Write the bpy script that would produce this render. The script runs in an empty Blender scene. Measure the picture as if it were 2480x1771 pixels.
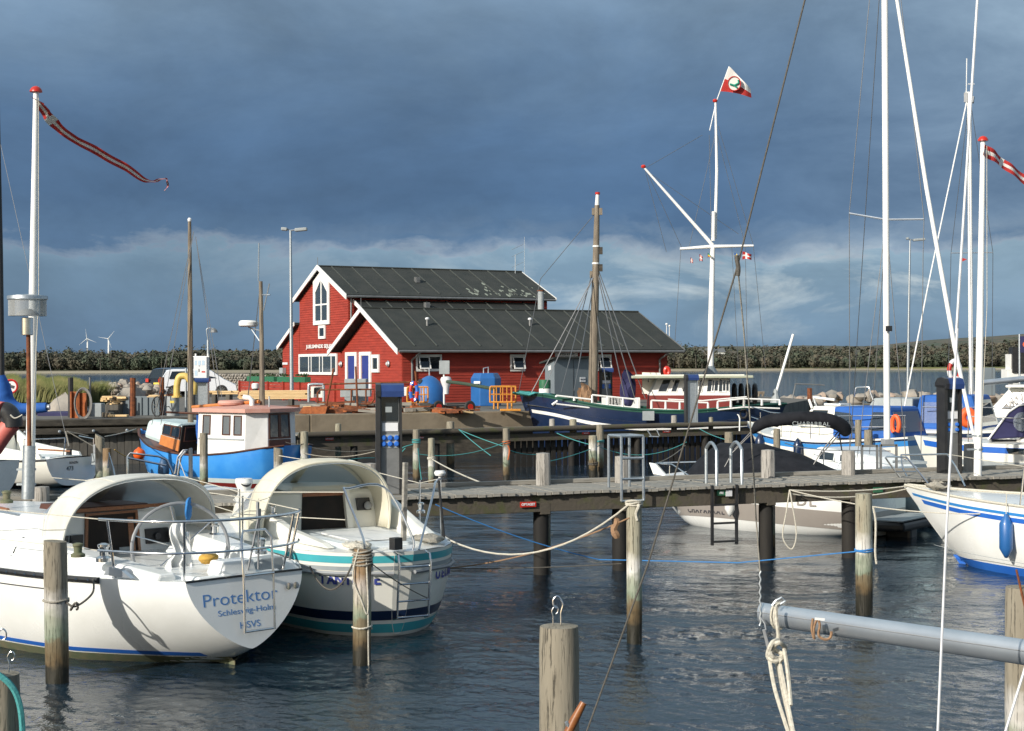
import bpy, math, random
import numpy as np
from mathutils import Vector, Matrix, noise as mnoise
random.seed(7)
rng = np.random.default_rng(11)
R = math.radians
S = bpy.context.scene
C = S.collection
# ------------------------------------------------------------------ camera, sky, sun, exposure
FPX, CX, CY, H, ROLL = 3789.0, 1240.0, 885.5, 3.2, R(0.22)
cam = bpy.data.objects.new('camera', bpy.data.cameras.new('camera')); C.objects.link(cam)
cam.data.sensor_width = 36; cam.data.lens = FPX / 2480 * 36
cam.data.clip_start = 0.1; cam.data.clip_end = 9000
cr, sr = math.cos(ROLL), math.sin(ROLL)
cam.matrix_world = Matrix(((cr, sr, 0, 0), (0, 0, -1, 0), (-sr, cr, 0, H), (0, 0, 0, 1)))
S.camera = cam
SUN_AZ, SUN_EL = -138.0, 25.0          # azimuth from +Y towards +X, elevation
sd = Vector((math.sin(R(SUN_AZ)) * math.cos(R(SUN_EL)), math.cos(R(SUN_AZ)) * math.cos(R(SUN_EL)), math.sin(R(SUN_EL))))
sun = bpy.data.objects.new('sun', bpy.data.lights.new('sun', 'SUN')); C.objects.link(sun)
sun.data.energy = 4.6; sun.data.angle = R(0.5); sun.data.color = (1.0, 0.94, 0.84)
sun.rotation_euler = sd.to_track_quat('Z', 'Y').to_euler()
S.view_settings.view_transform = 'Standard'; S.view_settings.look = 'None'
S.view_settings.gamma = 1; S.view_settings.use_curve_mapping = False; S.view_settings.exposure = 0.14
try:
    S.cycles.use_denoising = True; S.cycles.max_bounces = 8; S.cycles.transparent_max_bounces = 16
    S.cycles.caustics_reflective = False; S.cycles.caustics_refractive = False
except Exception: pass
world = bpy.data.worlds.new('World'); S.world = world; world.use_nodes = True
def build_sky():
    nt = world.node_tree; N = nt.nodes; L = nt.links; N.clear()
    def nd(t, **k):
        n = N.new(t)
        for a, b in k.items(): setattr(n, a, b)
        return n
    def mth(op, a, b=None, c=None, clamp=False):
        n = nd('ShaderNodeMath', operation=op); n.use_clamp = clamp
        for i, v in enumerate((a, b, c)):
            if v is None: continue
            if isinstance(v, (int, float)): n.inputs[i].default_value = v
            else: L.new(v, n.inputs[i])
        return n.outputs[0]
    def mixc(f, a, b):
        n = nd('ShaderNodeMix', data_type='RGBA')
        if isinstance(f, (int, float)): n.inputs[0].default_value = f
        else: L.new(f, n.inputs[0])
        for i, v in ((6, a), (7, b)):
            if isinstance(v, tuple): n.inputs[i].default_value = (*v, 1)
            else: L.new(v, n.inputs[i])
        return n.outputs[2]
    tc = nd('ShaderNodeTexCoord'); sep = nd('ShaderNodeSeparateXYZ'); L.new(tc.outputs['Generated'], sep.inputs[0])
    x, y, z = sep.outputs
    def noi(scale, sx, sy, sz, detail=6, rough=.55, off=(0, 0, 0), dist=0):
        mp = nd('ShaderNodeMapping'); mp.inputs['Scale'].default_value = (sx, sy, sz); mp.inputs['Location'].default_value = off
        L.new(tc.outputs['Generated'], mp.inputs[0])
        n = nd('ShaderNodeTexNoise'); n.inputs['Scale'].default_value = scale; n.inputs['Detail'].default_value = detail
        n.inputs['Roughness'].default_value = rough; n.inputs['Distortion'].default_value = dist; L.new(mp.outputs[0], n.inputs[0]); return n.outputs[0]
    el = mth('ABSOLUTE', z)
    n1 = noi(3.2, 1, 1, 2.2, 5, .5, (.3, .1, 0))
    n2 = noi(11, 1, 1, 2.6, 7, .6, (2, 1, 4), .5)
    n3 = noi(6.0, 1, 1, 2.2, 7, .60, (5.2, 7.1, 2.0), .3)
    e2 = mth('ADD', el, mth('MULTIPLY', mth('SUBTRACT', n2, .5), .045))
    e2 = mth('ADD', e2, mth('MULTIPLY', mth('SUBTRACT', n1, .5), .05))
    e2 = mth('ADD', e2, mth('MULTIPLY', mth('SUBTRACT', noi(34, 1, 1, 1.6, 6, .62, (1, 3, 2), .4), .5), .022))
    ramp = nd('ShaderNodeValToRGB'); L.new(mth('MULTIPLY', e2, 3.2), ramp.inputs[0])
    cr_ = ramp.color_ramp; cr_.elements.remove(cr_.elements[0])
    stops = [(0.0, (0.143, 0.238, 0.355)), (.10, (0.164, 0.268, 0.386)), (.195, (0.181, 0.289, 0.397)), (.235, (0.233, 0.354, 0.464)), (.240, (0.270, 0.347, 0.450)), (.262, (0.095, 0.182, 0.319)),
             (.33, (0.071, 0.144, 0.270)), (.45, (0.086, 0.164, 0.294)), (.60, (0.130, 0.218, 0.345)), (.74, (0.190, 0.289, 0.412)), (.88, (0.294, 0.405, 0.515)), (1.0, (0.432, 0.567, 0.659))]
    cr_.elements[0].position = 0; cr_.elements[0].color = (*stops[0][1], 1)
    for p, c in stops[1:]:
        e = cr_.elements.new(p); e.color = (*c, 1)
    col = ramp.outputs[0]
    # lighter, broken cloud towards the right-hand (north-east) side; deep slate in the middle
    side = mth('MULTIPLY_ADD', x, 3.2, -.42, clamp=True)
    side = mth('MULTIPLY', side, mth('MULTIPLY_ADD', el, 7.0, .12, clamp=True))
    bro = mth('MULTIPLY', side, mth('MULTIPLY_ADD', n3, 3.4, -1.1, clamp=True))
    col = mixc(mth('MULTIPLY', bro, .8), col, (.34, .45, .54))
    # lit cumulus patches low over the horizon
    low = mth('MULTIPLY', mth('SUBTRACT', 1.0, mth('MULTIPLY', mth('ABSOLUTE', mth('SUBTRACT', e2, .060)), 26, clamp=True)), mth('MULTIPLY_ADD', n2, 6.5, -3.05, clamp=True))
    low = mth('MULTIPLY', low, mth('MULTIPLY_ADD', x, 2.2, .55, clamp=True))
    col = mixc(mth('MULTIPLY', low, .95), col, (.52, .60, .64))
    dk = mth('MULTIPLY', mth('MULTIPLY_ADD', x, -2.6, .12, clamp=True), mth('SUBTRACT', 1.0, mth('MULTIPLY', el, 5.5, clamp=True)))
    col = mixc(mth('MULTIPLY', dk, .75), col, (.085, .15, .25))
    # smaller shades of grey everywhere
    v = mth('MULTIPLY_ADD', n3, 1.1, .45)
    vm = nd('ShaderNodeVectorMath', operation='SCALE'); L.new(col, vm.inputs[0]); L.new(mth('MULTIPLY', v, 9.4), vm.inputs['Scale'])
    sky = nd('ShaderNodeTexSky'); sky.sky_type = 'NISHITA'; sky.sun_disc = False
    sky.sun_elevation = R(SUN_EL); sky.sun_rotation = R(SUN_AZ); sky.altitude = 5; sky.dust_density = 1.5
    # the storm front covers the far half of the sky, broken sky towards the sun
    back = mth('MULTIPLY_ADD', y, -1.3, .25, clamp=True)
    cov = mth('SUBTRACT', 1.0, mth('MULTIPLY', back, mth('MULTIPLY_ADD', n1, 2.2, -.25, clamp=True)))
    fin = mixc(mth('MULTIPLY', cov, .96), sky.outputs[0], vm.outputs[0])
    bg = nd('ShaderNodeBackground'); bg.inputs[1].default_value = 0.1; L.new(fin, bg.inputs[0])
    out = nd('ShaderNodeOutputWorld'); L.new(bg.outputs[0], out.inputs[0])
build_sky()
# ------------------------------------------------------------------ picture coordinates -> places in the world
REG = dict(A1=(0,1100,.41314), A2=(500,1080,.32016), A3=(0,780,.33421), A4=(660,620,.30783), A5=(1200,720,.33421), A6=(1540,900,.28144),
           A7=(1960,760,.39394), A8=(1240,1280,.5453), B1=(0,180,.19789), B2=(0,640,.36946), B3=(1540,140,.30799), B4=(2040,0,.49272),
           B5=(660,880,.29024), B6=(1500,980,.26385), B7=(2080,860,.19704), B8=(1380,420,.35714), C1=(300,840,.22169), C2=(0,1120,.18476),
           C3=(380,1180,.23399), C4=(1800,1380,.29903), C5=(1460,860,.1759), C6=(1800,900,.21108), C7=(100,860,.20229), C8=(0,900,.20942), D=(0,0,1.09057), S=(0,0,1))
def px(r, x, y):
    a, b, k = REG[r]; return (a + x * k, b + y * k)
def ray(r, x, y):
    u, v = px(r, x, y); a = (u - CX) / FPX; b = -(v - CY) / FPX
    return Vector((a * cr + b * sr, 1.0, -a * sr + b * cr))
O = Vector((0, 0, H))
def P(r, x, y, d): return O + ray(r, x, y) * d                 # at distance d
def G(r, x, y, z=0.0):                                           # on the level z
    q = ray(r, x, y); return O + q * ((z - H) / q.z)
def PL(r, x, y, p0, n):                                          # on the plane through p0 with normal n
    q = ray(r, x, y); return O + q * ((p0 - O).dot(n) / q.dot(n))
# ------------------------------------------------------------------ meshes
class MB:
    def __init__(s): s.v = []; s.f = []; s.m = []; s.cur = 0
    def add(s, vs, fs):
        k = len(s.v); s.v += [Vector(a) for a in vs]; s.f += [tuple(i + k for i in f) for f in fs]; s.m += [s.cur] * len(fs); return s
    def hexa(s, b, t):
        return s.add(list(b) + list(t), [(3, 2, 1, 0), (4, 5, 6, 7), (0, 1, 5, 4), (1, 2, 6, 5), (2, 3, 7, 6), (3, 0, 4, 7)])
    def box(s, c, sz, rz=0.0, rx=0.0, ry=0.0):
        m = Matrix.Rotation(rz, 3, 'Z') @ Matrix.Rotation(ry, 3, 'Y') @ Matrix.Rotation(rx, 3, 'X'); c = Vector(c); a, b, h = sz[0] / 2, sz[1] / 2, sz[2] / 2
        q = [(-a, -b), (a, -b), (a, b), (-a, b)]
        return s.hexa([c + m @ Vector((i, j, -h)) for i, j in q], [c + m @ Vector((i, j, h)) for i, j in q])
    def tube(s, pts, r, n=8, cap=True, closed=False, flat=1.0):
        pts = [Vector(p) for p in pts]; k = len(pts); rs = r if isinstance(r, (list, tuple)) else [r] * k; rings = []
        t0 = (pts[1] - pts[0]).normalized(); up = Vector((0, 0, 1)) if abs(t0.z) < .9 else Vector((1, 0, 0)); u = t0.cross(up).normalized()
        for i in range(k):
            t = (pts[(i + 1) % k] - pts[i - 1]) if (closed or 0 < i < k - 1) else (pts[1] - pts[0] if i == 0 else pts[-1] - pts[-2])
            if t.length < 1e-9: t = t0
            t.normalize(); u = u - t * u.dot(t)
            if u.length < 1e-6: u = t.orthogonal()
            u.normalize(); w = t.cross(u)
            rings.append([pts[i] + (u * math.cos(2 * math.pi * j / n) + w * math.sin(2 * math.pi * j / n) * flat) * rs[i] for j in range(n)])
        vs = [a for g in rings for a in g]; fs = []
        for i in range(k if closed else k - 1):
            a, b = i * n, ((i + 1) % k) * n
            fs += [(a + j, a + (j + 1) % n, b + (j + 1) % n, b + j) for j in range(n)]
        if cap and not closed: fs += [tuple(range(n - 1, -1, -1)), tuple(range((k - 1) * n, k * n))]
        return s.add(vs, fs)
    def lathe(s, prof, c=(0, 0, 0), n=20, axis=None):
        c = Vector(c); vs = []; fs = []
        q = Vector((0, 0, 1)).rotation_difference(Vector(axis)).to_matrix() if axis else Matrix.Identity(3)
        for r, z in prof: vs += [c + q @ Vector((r * math.cos(2 * math.pi * j / n), r * math.sin(2 * math.pi * j / n), z)) for j in range(n)]
        for i in range(len(prof) - 1): fs += [(i * n + j, i * n + (j + 1) % n, (i + 1) * n + (j + 1) % n, (i + 1) * n + j) for j in range(n)]
        fs += [tuple(range(n - 1, -1, -1)), tuple(range((len(prof) - 1) * n, len(prof) * n))]
        return s.add(vs, fs)
    def prism(s, poly, off):                                     # planar polygon extruded by a vector
        off = Vector(off); k = len(poly); p = [Vector(a) for a in poly]
        return s.add(p + [a + off for a in p], [tuple(range(k - 1, -1, -1)), tuple(range(k, 2 * k))] + [(i, (i + 1) % k, (i + 1) % k + k, i + k) for i in range(k)])
    def panel(s, F, u0, v0, u1, v1, t=.01, sink=0.004):         # box lying on the face F = (bottom left, bottom right, top right, top left)
        f = [Vector(a) for a in F]; n = (f[1] - f[0]).cross(f[3] - f[0]).normalized()
        q = lambda u, v: (f[0] * (1 - u) + f[1] * u) * (1 - v) + (f[3] * (1 - u) + f[2] * u) * v
        b = [q(u0, v0), q(u1, v0), q(u1, v1), q(u0, v1)]
        return s.hexa([a - n * sink for a in b], [a + n * t for a in b])
    def ring(s, F, u0, v0, u1, v1, wu, wv, t=.02):               # frame round a panel
        s.panel(F, u0, v0, u1, v0 + wv, t); s.panel(F, u0, v1 - wv, u1, v1, t)
        s.panel(F, u0, v0 + wv, u0 + wu, v1 - wv, t); return s.panel(F, u1 - wu, v0 + wv, u1, v1 - wv, t)
    def grid(s, f, nu, nv, closed_u=False):
        vs = [f(i / nu, j / nv) for j in range(nv + 1) for i in range(nu + (0 if closed_u else 1))]; w = nu + (0 if closed_u else 1)
        fs = [(j * w + i, j * w + (i + 1) % w, (j + 1) * w + (i + 1) % w, (j + 1) * w + i) for j in range(nv) for i in range(nu)]
        return s.add(vs, fs)
WM = {}
def obj(name, mb, mat, parent=None, smooth=False, local=False, label=None, bevel=0, origin=None):
    vs = mb.v; o_loc = Vector((0, 0, 0))
    if parent is not None:
        if not local:
            inv = WM[parent.name].inverted(); vs = [inv @ a for a in vs]
    else:
        xs = [a.x for a in vs]; ys = [a.y for a in vs]
        o_loc = origin or Vector(((min(xs) + max(xs)) / 2, (min(ys) + max(ys)) / 2, min(a.z for a in vs))); vs = [a - o_loc for a in vs]
    me = bpy.data.meshes.new(name); me.from_pydata([tuple(a) for a in vs], [], mb.f)
    mats = mat if isinstance(mat, (list, tuple)) else [mat]
    for m in mats: me.materials.append(m)
    if len(mats) > 1: me.polygons.foreach_set('material_index', mb.m)
    if smooth:
        me.polygons.foreach_set('use_smooth', [True] * len(me.polygons))
        try: me.set_sharp_from_angle(angle=R(smooth if smooth is not True else 40))
        except Exception: pass
    me.update()
    o = bpy.data.objects.new(name, me); C.objects.link(o); o.location = o_loc
    if bevel:
        b = o.modifiers.new('bevel', 'BEVEL'); b.width = bevel; b.segments = 2; b.limit_method = 'ANGLE'
    if parent is not None: o.parent = parent; WM[o.name] = WM[parent.name]
    else: WM[o.name] = Matrix.Translation(o_loc)
    if label: o['label'] = label
    return o
def thing(name, label, cat, loc=(0, 0, 0), rz=0.0, group=None):
    o = bpy.data.objects.new(name, None); C.objects.link(o); o.location = loc; o.rotation_euler = (0, 0, rz); o.empty_display_size = .3
    WM[o.name] = Matrix.Translation(Vector(loc)) @ Matrix.Rotation(rz, 4, 'Z')
    o['label'] = label; o['category'] = cat
    if group: o['group'] = group
    return o
def tag(o, label, cat, group=None):
    o['label'] = label; o['category'] = cat
    if group: o['group'] = group
    return o
def kind(o, k, label=None):
    o['kind'] = k
    if label: o['label'] = label
    return o
def dup(t, loc, rz=0.0, label=None, group=None):
    r = t.copy(); C.objects.link(r); r.location = loc; r.rotation_euler = (0, 0, rz); WM[r.name] = Matrix.Translation(Vector(loc)) @ Matrix.Rotation(rz, 4, 'Z')
    if label: r['label'] = label
    if group: r['group'] = group
    for c in list(t.children):
        d = c.copy(); C.objects.link(d); d.parent = r
        for g in list(c.children):
            e = g.copy(); C.objects.link(e); e.parent = d
    return r
def piece(src, name, parent, mat4):                              # one more copy of a part, sharing mesh data; mat4 in the parent's space
    o = bpy.data.objects.new(name, src.data); C.objects.link(o); o.parent = parent; o.matrix_local = mat4; return o
def text(name, s, size, o0, right, up, mat, parent, label=None, bold=.0, sx=1.0, font_space=1.0, shear=0, align='CENTER', depth=.002):
    cu = bpy.data.curves.new(name, 'FONT'); cu.body = s; cu.size = size; cu.align_x = align; cu.align_y = 'CENTER'; cu.extrude = depth; cu.offset = bold; cu.space_character = font_space; cu.shear = shear
    t = bpy.data.objects.new(name, cu); C.objects.link(t)
    dg = bpy.context.evaluated_depsgraph_get(); me = bpy.data.meshes.new_from_object(t.evaluated_get(dg)); C.objects.unlink(t); bpy.data.objects.remove(t)
    right = Vector(right).normalized(); up = Vector(up).normalized(); n = right.cross(up)
    m = Matrix(((right.x * sx, up.x, n.x, o0[0]), (right.y * sx, up.y, n.y, o0[1]), (right.z * sx, up.z, n.z, o0[2]), (0, 0, 0, 1)))
    me.transform(WM[parent.name].inverted() @ m); me.materials.clear(); me.materials.append(mat)
    o = bpy.data.objects.new(name, me); C.objects.link(o); o.parent = parent; WM[o.name] = WM[parent.name]
    if label: o['label'] = label
    return o
def lerp(a, b, t): return a + (b - a) * t
def sag(a, b, s, n=14):
    a, b = Vector(a), Vector(b); return [a.lerp(b, i / n) - Vector((0, 0, s * 4 * (i / n) * (1 - i / n))) for i in range(n + 1)]
def spline(ps, n=6):
    ps = [Vector(p) for p in ps]; out = []
    for i in range(len(ps) - 1):
        a, b, c, d = ps[max(i - 1, 0)], ps[i], ps[i + 1], ps[min(i + 2, len(ps) - 1)]
        for k in range(n):
            t = k / n; out.append(.5 * ((2 * b) + (c - a) * t + (2 * a - 5 * b + 4 * c - d) * t * t + (3 * b - a - 3 * c + d) * t ** 3))
    return out + [ps[-1]]
# ------------------------------------------------------------------ materials
def mat(name, c1, c2=None, sc=6.0, rough=.6, metal=0.0, bump=0.0, st=(1, 1, 1), lo=.35, hi=.65, spec=.5, detail=6, bsc=None, world_co=False, coat=0, rvar=.0):
    m = bpy.data.materials.new(name); m.use_nodes = True; nt = m.node_tree; N = nt.nodes; L = nt.links; b = N['Principled BSDF']
    b.inputs['Base Color'].default_value = (*c1, 1); b.inputs['Roughness'].default_value = rough; b.inputs['Metallic'].default_value = metal
    b.inputs['Specular IOR Level'].default_value = spec
    if coat: b.inputs['Coat Weight'].default_value = coat; b.inputs['Coat Roughness'].default_value = .08
    tc = N.new('ShaderNodeTexCoord'); geo = N.new('ShaderNodeNewGeometry'); mp = N.new('ShaderNodeMapping'); mp.inputs['Scale'].default_value = st
    L.new(geo.outputs['Position'] if world_co else tc.outputs['Object'], mp.inputs[0])
    n = N.new('ShaderNodeTexNoise'); n.inputs['Scale'].default_value = sc; n.inputs['Detail'].default_value = detail; n.inputs['Roughness'].default_value = .6; L.new(mp.outputs[0], n.inputs[0])
    if c2 is not None:
        r = N.new('ShaderNodeValToRGB'); r.color_ramp.elements[0].position = lo; r.color_ramp.elements[1].position = hi
        r.color_ramp.elements[0].color = (*c1, 1); r.color_ramp.elements[1].color = (*c2, 1); L.new(n.outputs[0], r.inputs[0]); L.new(r.outputs[0], b.inputs['Base Color'])
    if rvar:
        mr = N.new('ShaderNodeMapRange'); mr.inputs[3].default_value = max(rough - rvar, .02); mr.inputs[4].default_value = rough + rvar; L.new(n.outputs[0], mr.inputs[0]); L.new(mr.outputs[0], b.inputs['Roughness'])
    if bump:
        n2 = n
        if bsc:
            n2 = N.new('ShaderNodeTexNoise'); n2.inputs['Scale'].default_value = bsc; n2.inputs['Detail'].default_value = 5; L.new(mp.outputs[0], n2.inputs[0])
        bp = N.new('ShaderNodeBump'); bp.inputs['Strength'].default_value = min(bump, 1.0); bp.inputs['Distance'].default_value = .01 * max(1, bump); L.new(n2.outputs[0], bp.inputs['Height']); L.new(bp.outputs[0], b.inputs['Normal'])
    return m
def glass(name, tint=(.02, .03, .035), alpha=.5, rough=.03):
    m = bpy.data.materials.new(name); m.use_nodes = True; nt = m.node_tree; N = nt.nodes; L = nt.links; N.clear()
    g = N.new('ShaderNodeBsdfPrincipled'); g.inputs['Base Color'].default_value = (*tint, 1); g.inputs['Roughness'].default_value = rough; g.inputs['Specular IOR Level'].default_value = .8
    t = N.new('ShaderNodeBsdfTransparent'); t.inputs[0].default_value = (.9, .93, .95, 1); mx = N.new('ShaderNodeMixShader'); fr = N.new('ShaderNodeFresnel'); fr.inputs[0].default_value = 1.5
    ad = N.new('ShaderNodeMath'); ad.operation = 'ADD'; ad.use_clamp = True; ad.inputs[1].default_value = 1 - alpha
    L.new(fr.outputs[0], ad.inputs[0]); L.new(ad.outputs[0], mx.inputs[0]); L.new(t.outputs[0], mx.inputs[1]); L.new(g.outputs[0], mx.inputs[2])
    nz = N.new('ShaderNodeTexNoise'); nz.inputs['Scale'].default_value = 5; tc = N.new('ShaderNodeTexCoord'); L.new(tc.outputs['Object'], nz.inputs[0])
    bp = N.new('ShaderNodeBump'); bp.inputs['Strength'].default_value = .12; bp.inputs['Distance'].default_value = .02; L.new(nz.outputs[0], bp.inputs['Height']); L.new(bp.outputs[0], g.inputs['Normal'])
    o = N.new('ShaderNodeOutputMaterial'); L.new(mx.outputs[0], o.inputs[0]); return m
def pile_mat(name, top1, top2, wet=.22):
    # weathered pile: grain, algae belt and wet foot, by real height above the water
    m = mat(name, top1, top2, 9, .85, st=(1, 1, .12), bump=.8, lo=.3, hi=.7, bsc=22); nt = m.node_tree; N = nt.nodes; L = nt.links; b = N['Principled BSDF']
    geo = N.new('ShaderNodeNewGeometry'); sp = N.new('ShaderNodeSeparateXYZ'); L.new(geo.outputs['Position'], sp.inputs[0])
    nz = N.new('ShaderNodeTexNoise'); nz.inputs['Scale'].default_value = 7; L.new(geo.outputs['Position'], nz.inputs[0])
    ma = N.new('ShaderNodeMath'); ma.operation = 'MULTIPLY_ADD'; L.new(nz.outputs[0], ma.inputs[0]); ma.inputs[1].default_value = .35; L.new(sp.outputs[2], ma.inputs[2])
    r = N.new('ShaderNodeValToRGB'); L.new(ma.outputs[0], r.inputs[0]); e = r.color_ramp.elements
    e[0].position = 0; e[0].color = (.012, .012, .008, 1); e[1].position = 1; e[1].color = (1, 1, 1, 1)
    for p, c in ((wet + .12, (.02, .018, .01)), (wet + .2, (.11, .075, .035)), (wet + .38, (.17, .14, .085)), (wet + .45, (.2, .25, .18)), (wet + .62, (.34, .38, .3))):
        k = e.new(min(p, .98)); k.color = (*c, 1)
    r2 = N.new('ShaderNodeMapRange'); r2.inputs[1].default_value = wet + .4; r2.inputs[2].default_value = wet + .95; L.new(ma.outputs[0], r2.inputs[0])
    src = b.inputs['Base Color'].links[0].from_socket; mx = N.new('ShaderNodeMix'); mx.data_type = 'RGBA'; L.new(r2.outputs[0], mx.inputs[0]); L.new(r.outputs[0], mx.inputs[6]); L.new(src, mx.inputs[7]); L.new(mx.outputs[2], b.inputs['Base Color'])
    mp2 = N.new('ShaderNodeMapping'); mp2.inputs['Scale'].default_value = (1, 1, .045); L.new(geo.outputs['Position'], mp2.inputs[0]); cn = N.new('ShaderNodeTexNoise'); cn.inputs['Scale'].default_value = 75; cn.inputs['Detail'].default_value = 4; cn.inputs['Roughness'].default_value = .7; L.new(mp2.outputs[0], cn.inputs[0])
    cr2 = N.new('ShaderNodeMapRange'); cr2.inputs[1].default_value = .36; cr2.inputs[2].default_value = .43; cr2.inputs[3].default_value = .5; cr2.inputs[4].default_value = 1.0; L.new(cn.outputs[0], cr2.inputs[0])
    ml = N.new('ShaderNodeVectorMath'); ml.operation = 'SCALE'; L.new(mx.outputs[2], ml.inputs[0]); L.new(cr2.outputs[0], ml.inputs['Scale']); L.new(ml.outputs[0], b.inputs['Base Color'])
    bpn = N.new('ShaderNodeBump'); bpn.inputs['Distance'].default_value = .012; L.new(cr2.outputs[0], bpn.inputs['Height'])
    if b.inputs['Normal'].links: L.new(b.inputs['Normal'].links[0].from_socket, bpn.inputs['Normal'])
    L.new(bpn.outputs[0], b.inputs['Normal'])
    rr = N.new('ShaderNodeMapRange'); rr.inputs[1].default_value = .1; rr.inputs[2].default_value = .5; rr.inputs[3].default_value = .35; rr.inputs[4].default_value = .88; L.new(ma.outputs[0], rr.inputs[0]); L.new(rr.outputs[0], b.inputs['Roughness'])
    return m
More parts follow.
